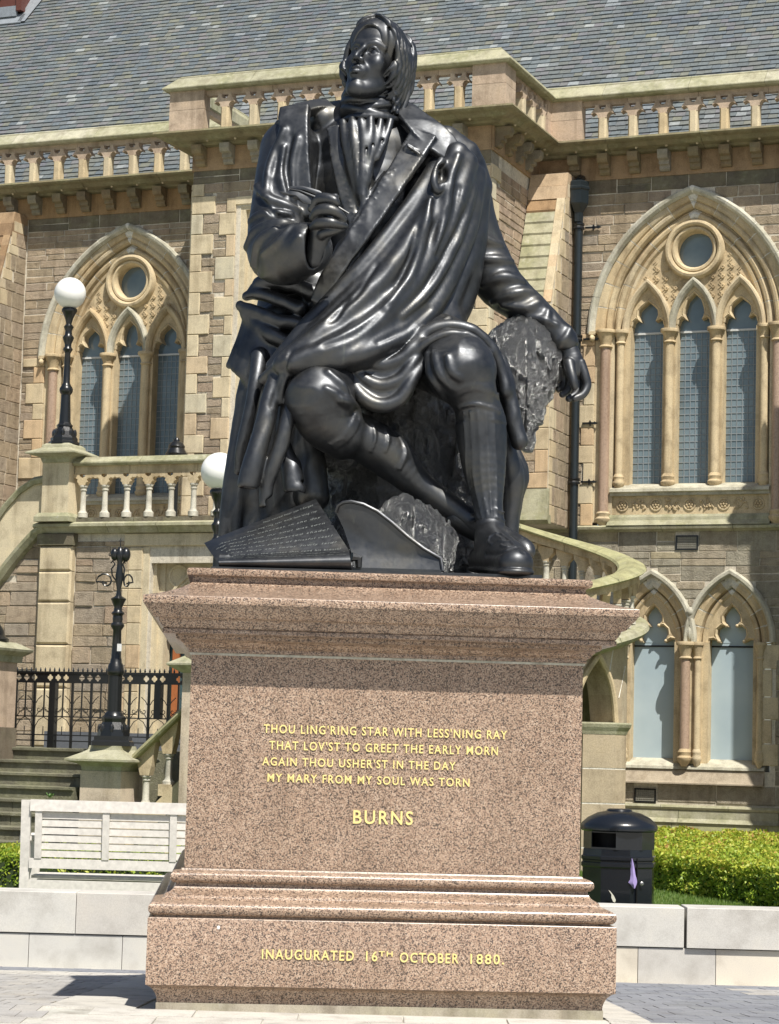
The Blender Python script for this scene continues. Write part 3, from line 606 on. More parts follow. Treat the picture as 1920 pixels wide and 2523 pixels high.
finger(hl,[(1.227,15.820,4.274,0.03),(1.230,15.840,4.178,0.028),(1.213,15.820,4.111,0.025),(1.178,15.800,4.079,0.021)])
finger(hl,[(1.194,15.840,4.291,0.028),(1.191,15.860,4.208,0.026),(1.178,15.850,4.149,0.023),(1.154,15.830,4.120,0.02)])
figL.append(hl.mesh())
figure=bpart('figure',figL); bpart('hair',[hairM]); bpart('cravat',[cravM]); bpart('plaid',[plaidM]); bpart('boot',[boots]); bpart('tree_stump',[stumpM],BARK)

# ---------------------------------------------------------------- manuscript, ploughshare, quill
def lerp(a,b,t): return tuple(a[i]+(b[i]-a[i])*t for i in range(3))
TL=(-1.192,14.800,2.894); TR=(-0.487,15.020,3.221); BL=(-1.068,14.520,2.781); BR_=(-0.250,14.500,2.843)
RL=(-1.062,14.470,2.703); RR=(-0.225,14.470,2.705)
def sheet_pt(u,v):
    """u 0..1 left to right, v 0..1 top edge to the fold, 1..2 round the roll"""
    if v<=1:
        a=lerp(TL,BL,v); b=lerp(TR,BR_,v); p=Vector(lerp(a,b,u)); p.y-=.05*math.sin(math.pi*v)*(1-.3*u); 
        if u<.12: k=(.12-u)/.12; p.z-=.05*k*v; p.y+=.02*k
        return p
    t=(v-1); a=lerp(BL,RL,t); b=lerp(BR_,RR,t); p=Vector(lerp(a,b,u)); p.y-=.075*math.sin(math.pi*min(1,t*1.0)); return p
def grid_sheet(name,fn,nu,nv,v0,v1,th,mat,parent):
    V=[];n=(nu+1)*(nv+1)
    P=[[fn(i/nu,v0+(v1-v0)*j/nv) for i in range(nu+1)] for j in range(nv+1)]
    N_=[]
    for j in range(nv+1):
        for i in range(nu+1):
            du=P[j][min(i+1,nu)]-P[j][max(i-1,0)]; dv=P[min(j+1,nv)][i]-P[max(j-1,0)][i]; nn=dv.cross(du).normalized(); nn=nn if nn.y<0 else -nn; N_.append(nn)
    flat=[p for r in P for p in r]
    V=[tuple(p-SO) for p in flat]+[tuple(p-n_*th-SO) for p,n_ in zip(flat,N_)]
    F=[]; w=nu+1
    for j in range(nv):
        for i in range(nu):
            a=j*w+i; F.append((a,a+w,a+w+1,a+1)); F.append((a+n,a+1+n,a+w+1+n,a+w+n))
    ed=[i for i in range(nu+1)]+[j*w+nu for j in range(1,nv+1)]+[nv*w+i for i in range(nu-1,-1,-1)]+[j*w for j in range(nv-1,0,-1)]
    for a,b in zip(ed,ed[1:]+ed[:1]): F.append((a,b,b+n,a+n))
    me=bpy.data.meshes.new(name); me.from_pydata(V,[],F); me.polygons.foreach_set('use_smooth',[True]*len(F)); me.update()
    try: me.set_sharp_from_angle(angle=R(45))
    except Exception: pass
    return link(name,me,mat,parent)
msc=grid_sheet('manuscript',sheet_pt,40,24,0,2,.014,BR,statue)
q=MB()
q.tube([Vector(BL)-SO+Vector((.0,.05,-.02)),Vector(RR)-SO+Vector((.0,.06,.03))],.045,12); q.box(*[v for v in ()]) if 0 else None
q.tube([Vector((-0.234,14.520,2.804))-SO,Vector((-0.188,14.540,2.796))-SO,Vector((-0.186,14.540,2.739))-SO],[.03,.03,.02],8)
q.build('scroll_core',BR,msc,smooth=True)
def textmesh(txt,size=1.,ext=0.,spacing=1.,shear=0.,bev=0.,off=0.):
    cu=bpy.data.curves.new('t','FONT'); cu.body=txt; cu.size=size; cu.space_character=spacing; cu.extrude=ext; cu.shear=shear; cu.bevel_depth=bev; cu.offset=off; cu.resolution_u=3
    o=bpy.data.objects.new('t',cu); COL.objects.link(o); dg=bpy.context.evaluated_depsgraph_get(); dg.update()
    me=bpy.data.meshes.new_from_object(o.evaluated_get(dg)); bpy.data.objects.remove(o); bpy.data.curves.remove(cu)
    V=np.array([v.co[:] for v in me.vertices]); F=[tuple(p.vertices) for p in me.polygons]; bpy.data.meshes.remove(me); return V,F
m,nt,b=newmat('chalky_script'); b.inputs['Base Color'].default_value=(.24,.26,.25,1); b.inputs['Roughness'].default_value=.6; SCR=m
lines=["That sacred hour can I forget","Thou ling'ring star with less'ning ray","Again thou usherest in the day","My Mary from my soul was torn","O Mary! dear departed shade!","Where is thy place of blissful rest?","See'st thou thy lover lowly laid?","Hear'st thou the groans that rend his breast?","That sacred hour can I forget, can I","forget the hallow'd grove, where by the"]
tm=MB()
for i,tx in enumerate(lines):
    V,F=textmesh(tx,1.,0,1.25,.5,off=-.012)
    if len(V)==0: continue
    w=V[:,0].max()
    v0=.10+.125*i; us=.04+.02*(i%3) if i>1 else (.50-.16*i); ue=.95 if i<8 else .97
    out=[]
    for x,y,z in V:
        u=us+(ue-us)*x/w; v=v0-(y-.2)*.05
        v=max(.01,min(1.95,v+(.0)))
        p=sheet_pt(u,v); p2=sheet_pt(u,min(2,v+.01)); p3=sheet_pt(min(1,u+.01),v); nn=(p2-p).cross(p3-p).normalized(); nn=nn if nn.y<0 else -nn
        out.append(tuple(p+nn*.0025-SO))
    tm.add(out,F)
tm.build('handwriting',SCR,msc)['kind']='stuff'
# ploughshare
PL=[(-0.343,14.680,3.101),(-0.329,14.660,3.142),(-0.298,14.650,3.162),(-0.246,14.640,3.168),(-0.167,14.630,3.151),(-0.078,14.630,3.109),(0.015,14.620,3.040),(0.121,14.620,2.951),(0.226,14.600,2.874),(0.333,14.600,2.815),(0.348,14.580,2.731),(0.113,14.600,2.726),(-0.212,14.620,2.724),(-0.237,14.660,2.846),(-0.288,14.680,2.990)]
q=MB(); n=len(PL); cen=Vector((-0.072,14.655,2.876))-SO
fr=[Vector(p)-SO for p in PL]; bk=[p+Vector((.012,.045,0)) for p in fr]; mid=[(p*.5+cen*.5)+Vector((0,-.0,0)) for p in fr]
V=[tuple(p) for p in fr]+[tuple(p) for p in bk]+[tuple(p) for p in mid]+[tuple(cen)]+[tuple(cen+Vector((0,.05,0)))]
F=[]
for i in range(n):
    j=(i+1)%n; F+= [(i,j,2*n+j,2*n+i),(2*n+i,2*n+j,3*n),(i,i+n,j+n,j),(i+n,3*n+1,j+n)]
q.add(V,F); ps=q.build('ploughshare',BR,statue,smooth=True)
q=MB(); q.tube([p+Vector((0,-.004,0)) for p in fr[:11]],.012,8); q.build('share_rim',BR,ps,smooth=True)
q=MB(); a=Vector((-0.228,14.560,2.750))-SO; c_=Vector((0.340,14.600,2.763))-SO; q.box(a.x,c_.x,a.y,a.y+.25,0,.05); q.build('share_foot',BR,ps)
# quill
q=MB()
def leaf(pts,y,th):
    P=[Vector(at_)-SO for at_ in pts]; n=len(P); c=sum(P,Vector())/n
    V=[tuple(p) for p in P]+[tuple(p+Vector((0,th,0))) for p in P]+[tuple(c+Vector((0,-.02,0))),tuple(c+Vector((0,th*.5,0)))]
    q.add(V,[(i,(i+1)%n,2*n) for i in range(n)]+[(i,i+n,(i+1)%n+n,(i+1)%n) for i in range(n)]+[((i+1)%n+n,i+n,2*n+1) for i in range(n)])
leaf([(-0.719,14.860,5.258),(-0.709,14.860,5.269),(-0.650,14.850,5.274),(-0.577,14.840,5.259),(-0.515,14.830,5.237),(-0.487,14.820,5.213),(-0.484,14.820,5.192),(-0.521,14.830,5.193),(-0.589,14.840,5.221),(-0.657,14.850,5.246)],0,.012)
leaf([(-0.777,14.850,5.229),(-0.750,14.850,5.230),(-0.734,14.850,5.217),(-0.718,14.850,5.242),(-0.657,14.840,5.241),(-0.589,14.830,5.216),(-0.521,14.820,5.188),(-0.528,14.820,5.152),(-0.573,14.820,5.143),(-0.619,14.830,5.150),(-0.646,14.840,5.170),(-0.679,14.840,5.183),(-0.706,14.840,5.188),(-0.717,14.850,5.204),(-0.749,14.850,5.208)],0,.012)
fe=q.build('quill',BR,statue,smooth=True)
q=MB(); q.tube([Vector(p)-SO for p in [(-0.737,14.850,5.252),(-0.643,14.830,5.233),(-0.520,14.800,5.180),(-0.399,14.800,5.129),(-0.318,14.800,5.083)]],[.003,.006,.008,.009,.006],8); q.build('quill_shaft',BR,fe,smooth=True)

b=MB(); b.box(-1.06,1.02,14.42-15.75,17.0-15.75,-.0,.022); b.build('bronze_base',BR,statue)

# ================================================================ MATERIALS FOR MASONRY
def stone_mat(name,stops,nscale=6,bstr=.5,bdist=.02,moss=0,rough=.9,grain=60,streak=1.):
    m,nt,b=newmat(name); v=coords(nt); r=rndval(nt)
    n1=noise(nt,v,nscale,5,.6); n2=noise(nt,v,grain,4,.7)
    base=ramp(nt,r,stops)
    c=mix(nt,n1,base,(1,1,1),'MULTIPLY')
    dk=ramp(nt,n1,[(.25,(.66,.64,.62)),(.5,(1,1,1)),(.8,(1.12,1.1,1.05))]); c=mix(nt,1.,base,dk,'MULTIPLY')
    sp=ramp(nt,n2,[(.3,(.78,.77,.76)),(.6,(1.08,1.08,1.08))]); c=mix(nt,1.,c,sp,'MULTIPLY')
    if streak: vs=coords(nt,'Object',(2.6,2.6,.28)); n5=noise(nt,vs,1.6,5,.65); c=mix(nt,streak,c,ramp(nt,n5,[(.34,(.70,.68,.65)),(.50,(.97,.97,.96)),(.8,(1.05,1.05,1.04))]),'MULTIPLY')
    if moss:
        n3=noise(nt,v,2.3,6,.65); ms=ramp(nt,n3,[(.42,(0,0,0)),(.62,(1,1,1))])
        mm=N(nt,'ShaderNodeMath',operation='MULTIPLY'); nt.links.new(ms,mm.inputs[0]); mm.inputs[1].default_value=moss
        n4=noise(nt,v,14,4,.6); mc=ramp(nt,n4,[(.3,(.15,.155,.09)),(.55,(.28,.275,.15)),(.75,(.44,.43,.36))]); c=mix(nt,mm.outputs[0],c,mc)
    nt.links.new(c,b.inputs['Base Color']); b.inputs['Roughness'].default_value=rough
    ad=N(nt,'ShaderNodeMath',operation='ADD'); nt.links.new(n1,ad.inputs[0]); nt.links.new(n2,ad.inputs[1]); bump(nt,b,ad.outputs[0],bstr,bdist); return m
RUB=stone_mat('rubble_stone',[(0,(.33,.27,.195)),(.2,(.38,.31,.22)),(.4,(.42,.335,.235)),(.55,(.39,.325,.25)),(.75,(.45,.35,.25)),(.9,(.35,.30,.24)),(1,(.41,.31,.225))],9,.9,.03)
RUBG=stone_mat('grey_rubble',[(0,(.33,.30,.24)),(.3,(.40,.37,.29)),(.55,(.36,.32,.25)),(.8,(.43,.37,.28)),(1,(.47,.41,.28))],9,.9,.03)
PALE=stone_mat('pale_sandstone',[(0,(.56,.47,.32)),(.3,(.59,.51,.36)),(.55,(.55,.45,.30)),(.75,(.53,.48,.36)),(.9,(.56,.42,.27)),(1,(.57,.42,.26))],4,.25,.008)
TRIM=stone_mat('carved_sandstone',[(0,(.53,.42,.26)),(.35,(.57,.47,.31)),(.65,(.49,.38,.23)),(1,(.56,.48,.34))],5,.3,.008)
PINKST=stone_mat('pink_sandstone',[(0,(.50,.38,.29)),(.5,(.46,.36,.27)),(1,(.54,.43,.33))],5,.4,.01)
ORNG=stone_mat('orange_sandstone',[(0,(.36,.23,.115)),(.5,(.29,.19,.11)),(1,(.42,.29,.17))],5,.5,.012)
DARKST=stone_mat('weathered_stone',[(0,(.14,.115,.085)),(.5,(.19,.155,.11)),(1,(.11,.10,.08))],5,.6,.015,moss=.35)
MOSSY=stone_mat('mossy_stone',[(0,(.42,.40,.28)),(.5,(.36,.35,.25)),(1,(.46,.44,.34))],5,.5,.012,moss=.75)
MORT=stone_mat('lime_mortar',[(0,(.60,.55,.46)),(1,(.60,.55,.46))],20,.3,.01)
WMORT=stone_mat('white_pointing',[(0,(.72,.70,.64)),(1,(.72,.70,.64))],20,.2,.01)
GRAN=stone_mat('red_granite_shaft',[(0,(.40,.29,.22)),(1,(.40,.29,.22))],30,.1,.004,rough=.4,grain=140)
LICH=stone_mat('pale_lichen_stone',[(0,(.55,.54,.48)),(.5,(.48,.46,.38)),(1,(.60,.58,.50))],7,.5,.01,moss=.25)
def slate_mat():
    m,nt,b=newmat('slate'); v=coords(nt); r=rndval(nt)
    base=ramp(nt,r,[(0,(.125,.15,.175)),(.2,(.16,.19,.215)),(.4,(.135,.155,.165)),(.55,(.17,.182,.175)),(.68,(.16,.175,.19)),(.8,(.185,.185,.21)),(.9,(.20,.208,.17)),(.95,(.17,.19,.21)),(.975,(.34,.37,.39)),(1,(.15,.17,.2))],'LINEAR')
    n1=noise(nt,v,1.2,5,.6); n2=noise(nt,v,22,5,.7); n3=noise(nt,v,5,6,.7)
    c=mix(nt,1.,base,ramp(nt,n1,[(.3,(.8,.82,.85)),(.7,(1.15,1.12,1.0))]),'MULTIPLY')
    c=mix(nt,1.,c,ramp(nt,n2,[(.25,(.62,.62,.62)),(.65,(1.0,1.0,1.0))]),'MULTIPLY')
    l=ramp(nt,n3,[(.66,(0,0,0)),(.78,(1,1,1))]); c=mix(nt,l,c,(.36,.38,.34))
    nt.links.new(c,b.inputs['Base Color']); b.inputs['Roughness'].default_value=.62; bump(nt,b,n2,.6,.01); return m
SLATE=slate_mat()
def simple(name,col,rough=.6,metal=0,bs=0,sc=30,**k):
    m,nt,b=newmat(name); b.inputs['Base Color'].default_value=tuple(col)+(1,); b.inputs['Roughness'].default_value=rough; b.inputs['Metallic'].default_value=metal
    v=coords(nt); n=noise(nt,v,sc,4,.6); c=mix(nt,1.,col,ramp(nt,n,[(.3,(.85,.85,.85)),(.7,(1.1,1.1,1.1))]),'MULTIPLY'); nt.links.new(c,b.inputs['Base Color'])
    if bs: bump(nt,b,n,bs,.006)
    for a,val in k.items(): b.inputs[a.replace('_',' ')].default_value=val
    return m
IRON=simple('black_iron_paint',(.010,.011,.012),.30,0,.15,40,Coat_Weight=.15)
PIPE=simple('dark_pipe_paint',(.014,.020,.024),.33,0,.1,30,Coat_Weight=.15)
LEAD=simple('lead_sheet',(.30,.33,.36),.5,.3,.3,12)
CAME=simple('window_lead',(.22,.25,.27),.5)
def glass_mat(name,col,rough,spec=.5,light=None):
    m,nt,b=newmat(name); v=coords(nt); n=noise(nt,v,1.6,3,.5); 
    c=ramp(nt,n,[(.35,col),(.7,light or tuple(x*1.8 for x in col))]); nt.links.new(c,b.inputs['Base Color']); b.inputs['Roughness'].default_value=rough; b.inputs['Specular IOR Level'].default_value=spec
    n2=noise(nt,v,7,2,.5); bump(nt,b,n2,.12,.01); return m
GLASS=glass_mat('leaded_glass',(.10,.14,.165),.10,.8,(.19,.245,.27))
BLIND=glass_mat('frosted_glass',(.36,.45,.50),.30,.5,(.43,.52,.56))
# ================================================================ BUILDING
TH=21.8
bld=empty('museum_building',(0,36,0),-R(TH),'gothic sandstone building with slate roof, arched windows and pierced parapets behind the statue','building')
class Pieces:
    def __init__(s,name,mat,parent,limit=300): s.n=name;s.m=mat;s.p=parent;s.l=limit;s.it=[]
    def add(s,V,F,size,r=None,mat=None): s.it.append((size,V,F,rng.random() if r is None else r,mat or s.m))
    def build(s,smooth=False):
        s.it.sort(key=lambda q:-q[0])
        for sz,V,F,r,m in s.it[:s.l]:
            b=MB(); b.add(V,F,r); b.build(s.n,m,s.p,smooth=smooth,rnd=True)
        rest={}
        for q in s.it[s.l:]: rest.setdefault(q[4].name,[]).append(q)
        if rest:
            b=MB(); mats=list(rest); idx=[]
            for mi,k in enumerate(mats):
                for q in rest[k]: b.add(q[1],q[2],q[3]); idx+=[mi]*len(q[2])
            o=b.build(s.n+'work',None,s.p,smooth=smooth,rnd=True); o['kind']='stuff'
            for k in mats: o.data.materials.append(bpy.data.materials[k])
            o.data.polygons.foreach_set('material_index',idx)
FRONT=lambda y0: (lambda u,z,o:(u,y0-o,z))
def block(mp,u0,u1,z0,z1,proud=.02,jit=.006,back=.01,cham=.008):
    j=lambda: rng.uniform(-jit,jit)
    c=[(u0,z0),(u1,z0),(u1,z1),(u0,z1)]; c=[(a+j(),b+j()) for a,b in c]
    cx=(u0+u1)/2; cz=(z0+z1)/2
    V=[mp(a,b,-back) for a,b in c]+[mp(a,b,proud-cham) for a,b in c]+[mp(a+(cham if a<cx else -cham),b+(cham if b<cz else -cham),proud+j()*.6) for a,b in c]
    F=[(8,9,10,11)]+[(i+4,(i+1)%4+4,(i+1)%4+8,i+8) for i in range(4)]+[(i,(i+1)%4,(i+1)%4+4,i+4) for i in range(4)]
    return V,F
def subtract(iv,cuts):
    out=[iv]
    for a,b in cuts:
        n=[]
        for p,q in out:
            if b<=p or a>=q: n.append((p,q)); continue
            if a>p: n.append((p,a))
            if b<q: n.append((b,q))
        out=n
    return out
def coursed(P,mp,u0,u1,z0,z1,hr,wr,cuts,gap=.012,proud=(.012,.032),mat=None,edge=None,minw=.05):
    z=z0
    while z<z1-.03:
        h=rng.uniform(*hr); h=min(h,z1-z)
        if z1-z-h<hr[0]*.6: h=z1-z
        zz=(z+h*.5)
        cs=[c for f in cuts for c in [f(zz)] if c]
        for a,b in subtract((u0,u1),cs):
            x=a
            while x<b-.02:
                w=rng.uniform(*wr); 
                if b-x-w<wr[0]*.6: w=b-x
                if w>minw and P is not None:
                    # now and then two thin stones instead of one
                    if h>.2 and rng.random()<.3:
                        for q in (0,1):
                            V,F=block(mp,x+gap/2,x+w-gap/2,z+q*h/2+gap/2,z+(q+1)*h/2-gap/2,rng.uniform(*proud)); P.add(V,F,w*h/2,None,mat)
                    else:
                        V,F=block(mp,x+gap/2,x+w-gap/2,z+gap/2,z+h-gap/2,rng.uniform(*proud)); P.add(V,F,w*h,None,mat)
                x+=w
        z+=h
def wallback(b,mp,u0,u1,z0,z1,cuts,thick=.35,dz=.1):
    n=max(1,int(round((z1-z0)/dz))); dz=(z1-z0)/n
    # merge equal strips
    rows=[]
    for i in range(n):
        z=z0+i*dz; cs=[c for f in cuts for c in [f(z+dz/2)] if c]; iv=subtract((u0,u1),cs)
        key=[(round(a,3),round(c,3)) for a,c in iv]
        if rows and rows[-1][2]==key: rows[-1][1]=z+dz
        else: rows.append([z,z+dz,key])
    for za,zb,iv in rows:
        for a,c in iv:
            p=[mp(a,za,0),mp(c,za,0),mp(c,zb,0),mp(a,zb,0)]; q=[mp(a,za,-thick),mp(c,za,-thick),mp(c,zb,-thick),mp(a,zb,-thick)]
            b.add(p+q,[(0,1,2,3),(7,6,5,4),(0,4,5,1),(1,5,6,2),(2,6,7,3),(3,7,4,0)],.5)
def pa(c,zs,off,rho,n=14):
    """pointed arch: circle centres at c -+ off, radius rho; from left spring over the apex to the right"""
    am=math.acos(off/rho)
    L=[(c+off-rho*math.cos(am*i/n),zs+rho*math.sin(am*i/n)) for i in range(n+1)]
    Rr=[(2*c-x,z) for x,z in L[:-1]][::-1]
    return L+Rr
def archcut(c,zs,off,rho,zb):
    def f(z):
        if z<zb: return None
        if z<=zs: return (c-(rho-off),c+(rho-off))
        k=rho*rho-(z-zs)**2
        if k<=0: return None
        w=math.sqrt(k)-off
        return (c-w,c+w) if w>0 else None
    return f
def rectcut(a,b,z0,z1): return lambda z:(a,b) if z0<z<z1 else None
from mathutils.geometry import tessellate_polygon
def holed_plate(b,outer,holes,y0,y1,r=.5):
    loops=[outer]+holes; vs=[Vector((x,z,0)) for L in loops for x,z in L]
    tr=tessellate_polygon([[Vector((x,z,0)) for x,z in L] for L in loops]); n=len(vs)
    V=[(v.x,y0,v.y) for v in vs]+[(v.x,y1,v.y) for v in vs]; F=[]
    for t in tr:
        a,bb,c=t; nz=(vs[bb]-vs[a]).cross(vs[c]-vs[a]).z
        F.append((a,bb,c) if nz>0 else (a,c,bb))
    k=0
    for L in loops:
        m=len(L)
        for i in range(m): F.append((k+i,k+(i+1)%m,k+(i+1)%m+n,k+i+n))
        k+=m
    b.add(V,F,r)
def shaft(P,name,mat,x,y,z0,z1,r,cap=.22,bas=.16,capmat=None):
    b=MB(); b.lathe([(r,z0+bas*.9),(r*.97,z1-cap*.9)],(x,y,0),14,.3); sh=b.build(name,mat,P,smooth=True,rnd=True)
    b=MB(); b.lathe([(r*1.02,z1-cap),(r*1.35,z1-cap+.015),(r*1.3,z1-cap+.03),(r*1.05,z1-cap+.045),(r*1.2,z1-cap*.6),(r*1.6,z1-cap*.3),(r*1.75,z1-.055),(r*1.95,z1-.05),(r*2.0,z1-.02),(r*1.9,z1)],(x,y,0),14,rng.random())
    b.build('capital',capmat or TRIM,P,smooth=True,rnd=True)
    b=MB(); b.lathe([(r*.6,z0-.1),(r*1.2,z0-.03),(r*1.5,z0),(r*1.55,z0+.03),(r*1.25,z0+.06),(r*1.3,z0+.09),(r*1.4,z0+.11),(r*1.2,z0+.135),(r*1.0,z0+bas)],(x,y,0),14,rng.random()); b.build('base',capmat or TRIM,P,smooth=True,rnd=True)
def arch_order(P,c,zs,off,rho,prof,y0=0,nv=8,name='voussoir',mat=None,gap=.01,n=16):
    path=pa(c,zs,off,rho,n*nv//2 if False else nv*3); m=len(path)-1; per=m/(2*nv)
    for k in range(2*nv):
        i0=int(round(k*per)); i1=int(round((k+1)*per)); seg=[list(p) for p in path[i0:i1+1]]
        # small joint at both ends, filled by the pointing behind
        def sh(a,b_,g):
            L=math.hypot(b_[0]-a[0],b_[1]-a[1]); return [a[0]+(b_[0]-a[0])*g/L,a[1]+(b_[1]-a[1])*g/L]
        if k>0: seg[0]=sh(seg[0],seg[1],gap/2)
        if k<2*nv-1: seg[-1]=sh(seg[-1],seg[-2],gap/2)
        b=MB(); b.sweep([tuple(q) for q in seg],prof,y0=y0,r=rng.random()); b.build(name,mat or TRIM,P,smooth=False,rnd=True)
    b=MB(); b.sweep(path,[(o+(.004 if j==0 else (-.004 if j==len(prof)-1 else 0)),t-.006) for j,(o,t) in enumerate(prof)],y0=y0,r=.5); b.build('pointing',WMORT,P,rnd=True)
def glazing(P,x0,x1,z0,z1,y,nx,nz,mat=GLASS,head=None):
    b=MB()
    if head: b.prism([(x0,z0),(x1,z0),(x1,head[-1][1])]+head[::-1][1:-1]+[(x0,head[0][1])],y,y+.02)
    else: b.box(x0,x1,y,y+.02,z0,z1)
    g=b.build('pane',mat,P)
    b=MB()
    if nx:
        for i in range(1,nx): x=x0+(x1-x0)*i/nx; b.box(x-.006,x+.006,y-.008,y-.001,z0,z1)
        for i in range(1,nz): z=z0+(z1-z0)*i/nz; b.box(x0,x1,y-.0085,y-.0015,z-.006,z+.006)
        o=b.build('lead_lattice',CAME,P); o['kind']='stuff'
    return g
OFF=.72
def great_window(c):
    W=empty('arched_window',(0,0,0)); W.parent=bld
    zs=8.05
    # moulded arch in three orders
    arch_order(W,c,zs,OFF,1.74,[(0,-.34),(0,-.16),(.03,-.12),(.07,-.11),(.09,-.15),(.12,-.09),(.16,-.075),(.19,-.09),(.22,-.14),(.235,-.14)],nv=6)
    arch_order(W,c,zs,OFF,1.98,[(0,-.2),(0,-.07),(.03,-.03),(.07,-.02),(.1,-.045),(.115,-.015),(.15,.0),(.2,.0),(.245,.005)],nv=7)
    arch_order(W,c,zs-.05,OFF,2.225,[(0,-.02),(0,.03),(.035,.075),(.075,.085),(.105,.07),(.115,.0)],nv=5,name='hood_stone',mat=LICH)
    # tympanum
    lx=[c-.72,c,c+.72]; zap=[.46,.56,.46]
    def tref(x,h): 
        q=[(-.25,0),(-.255,.08),(-.238,.15),(-.19,.19),(-.135,.165),(-.165,.24),(-.155,.32),(-.115,h*.8),(0,h)]
        q=[(x+a,zs+b_) for a,b_ in q]; return q+[(2*x-a,b_) for a,b_ in q[:-1]][::-1]
    circ=[(c+.29*math.cos(a),9.27+.29*math.sin(a)) for a in [2*math.pi*i/28 for i in range(28)]]
    outer=[(c-1.03,zs-.02)]+[(x,z) for x,z in pa(c,zs,OFF,1.76,18)]+[(c+1.03,zs-.02)]
    b=MB(); holes=[]
    # lancet heads are open downwards: treat as part of the outer loop
    bottom=[]
    for x,h in list(zip(lx,zap))[::-1]:
        t=[(a,b_+(0.0)) for a,b_ in tref(x,h)][::-1]; bottom+= t
    loop=outer[1:-1][::-1]  # right to left over the top
    loop=loop[::-1]         # left spring -> apex -> right spring
    full=loop+[(c+1.03,zs)]*0+bottom
    holed_plate(b,full[::-1],[circ],.16,.34); b.build('tympanum',TRIM,W,rnd=True)
    # carved diaper of lozenges and bosses
    b=MB(); st=.145
    def inside(x,z,m=0.):
        if z<zs+.1: return False
        k=(1.72-m)**2-(z-zs)**2
        if k<=0 or abs(x-c)>math.sqrt(k)-OFF: return False
        if math.hypot(x-c,z-9.27)<.46+m: return False
        for lxx,h in zip(lx,zap):
            dx=abs(x-lxx); kk=(.82+m)**2-(z-zs)**2
            if kk>0 and dx<math.sqrt(kk)-.44: return False
        return True
    for i in range(-14,15):
        for j in range(-14,20):
            x=c+(i)*st*.5+0; z=9.27+(j)*st*.5
            if (i+j)%2: continue
            if inside(x,z,.05) and i%2==0: 
                b.lathe([(.034,0),(.034,.012),(.028,.022),(.012,.022),(.010,.012)],(0,0,0),8,.6); k=len(b.v)-8*5
                for q in range(k,len(b.v)): vx,vy,vz=b.v[q]; b.v[q]=(x+vx,.16-vz,z+vy)
            for dx,dz in ((1,1),(1,-1)):
                x0=x+(-.25 if 0 else 0); 
                p=(x-st*.5*0+ (st*.25),z+dz*st*.25) 
                if (i%2==1 or i%2==-1) and inside(p[0],p[1],.02):
                    a=math.pi/4*dz; w=.009; L=st*.5*.72
                    ux,uz=math.cos(a),math.sin(a); nx,nz=-uz,ux
                    for off in (-.016,.016):
                        q=[(p[0]+nx*off+ux*s1*L+nx*s2*w*.7,p[1]+nz*off+uz*s1*L+nz*s2*w*.7) for s1,s2 in ((-.5,-1),(.5,-1),(.5,1),(-.5,1))]; b.prism(q,.148,.165,.5)
    o=b.build('diaper_carving',TRIM,W,rnd=True); o['kind']='stuff'
    # ring mouldings
    cp=[(c+.29*math.cos(a),9.27+.29*math.sin(a)) for a in [-2*math.pi*i/32 for i in range(32)]]
    b=MB(); b.sweep(cp,[(-.01,-.34),(-.01,-.14),(.02,-.10),(.05,-.10),(.065,-.13),(.08,-.07),(.11,-.05),(.145,-.06),(.17,-.1),(.18,-.17)],closed=True,r=.3); b.build('round_frame',TRIM,W,smooth=True,rnd=True)
    b=MB(); b.prism(circ[::-1],.33,.345); b.build('round_pane',GLASS,W)
    # sub arches
    for x,h in zip(lx,zap):
        hh=.72; a=.335; Rr=(a*a+hh*hh)/(2*a)
        b=MB(); b.sweep(pa(x,zs,Rr-a,Rr,12),[(-.05,-.17),(-.045,-.11),(-.02,-.07),(.015,-.045),(.04,-.05),(.055,-.09),(.06,-.17)],r=rng.random()); b.build('sub_arch',LICH if x==c else TRIM,W,rnd=True)
        t=tref(x,h); b=MB(); b.sweep(t[1:-1],[(-.012,-.34),(-.01,-.17),(.012,-.145),(.035,-.17)],r=.4); b.build('cusped_edge',TRIM,W,rnd=True)
        b=MB(); b.prism((t+[])[::-1],.325,.345); b.build('head_pane',GLASS,W)
        b=MB(); b.box(x-.25,x+.25,.30,.33,zs-.035,zs-.005); b.build('transom_bar',simple_white,W)
        glazing(W,x-.25,x+.25,5.72,zs-.03,.325,6,22)
    # mullions, jambs and shafts
    for x in (c-.36,c+.36):
        b=MB(); b.prismx([(.13,5.6),(.34,5.6),(.34,zs),(.13,zs)],x-.11,x+.11,.4); b.build('mullion',TRIM,W,rnd=True); shaft(W,'mullion_shaft',TRIM,x,.10,5.68,zs,.072)
    for s_ in (-1,1):
        b=MB(); xa=c+s_*.97;xb=c+s_*1.25; b.box(min(xa,xb),max(xa,xb),.10,.36,5.55,zs,.45); b.build('jamb',TRIM,W,rnd=True)
        b=MB(); xa=c+s_*1.2;xb=c+s_*1.5; b.box(min(xa,xb),max(xa,xb),.005,.36,5.1,zs,.1); b.build('jamb',PALE,W,rnd=True)
        shaft(W,'jamb_shaft',TRIM,c+s_*1.11,.04,5.68,zs,.06); shaft(W,'granite_shaft',GRAN,c+s_*1.325,-.03,5.12,zs,.078,.28,.14)
        b=MB(); xa=c+s_*1.53; b.sphere((xa,-.07,7.93),(.045,.05,.06),10,8,.3); b.sphere((xa,-.11,7.92),(.03,.03,.04),8,6,.3); b.box(xa-.05,xa+.05,-.10,0,7.98,8.03,.3); b.sphere((xa,-.14,7.92),(.009,.014,.014),6,4,.3); b.build('carved_head',TRIM,W,smooth=True,rnd=True)
    # sill, frieze
    b=MB(); b.prismx([(.34,5.72),(.12,5.68),(-.06,5.60),(-.07,5.555),(-.02,5.54),(-.02,5.50),(.34,5.5)],c-1.22,c+1.22,.5); b.build('sill',LICH,W,rnd=True)
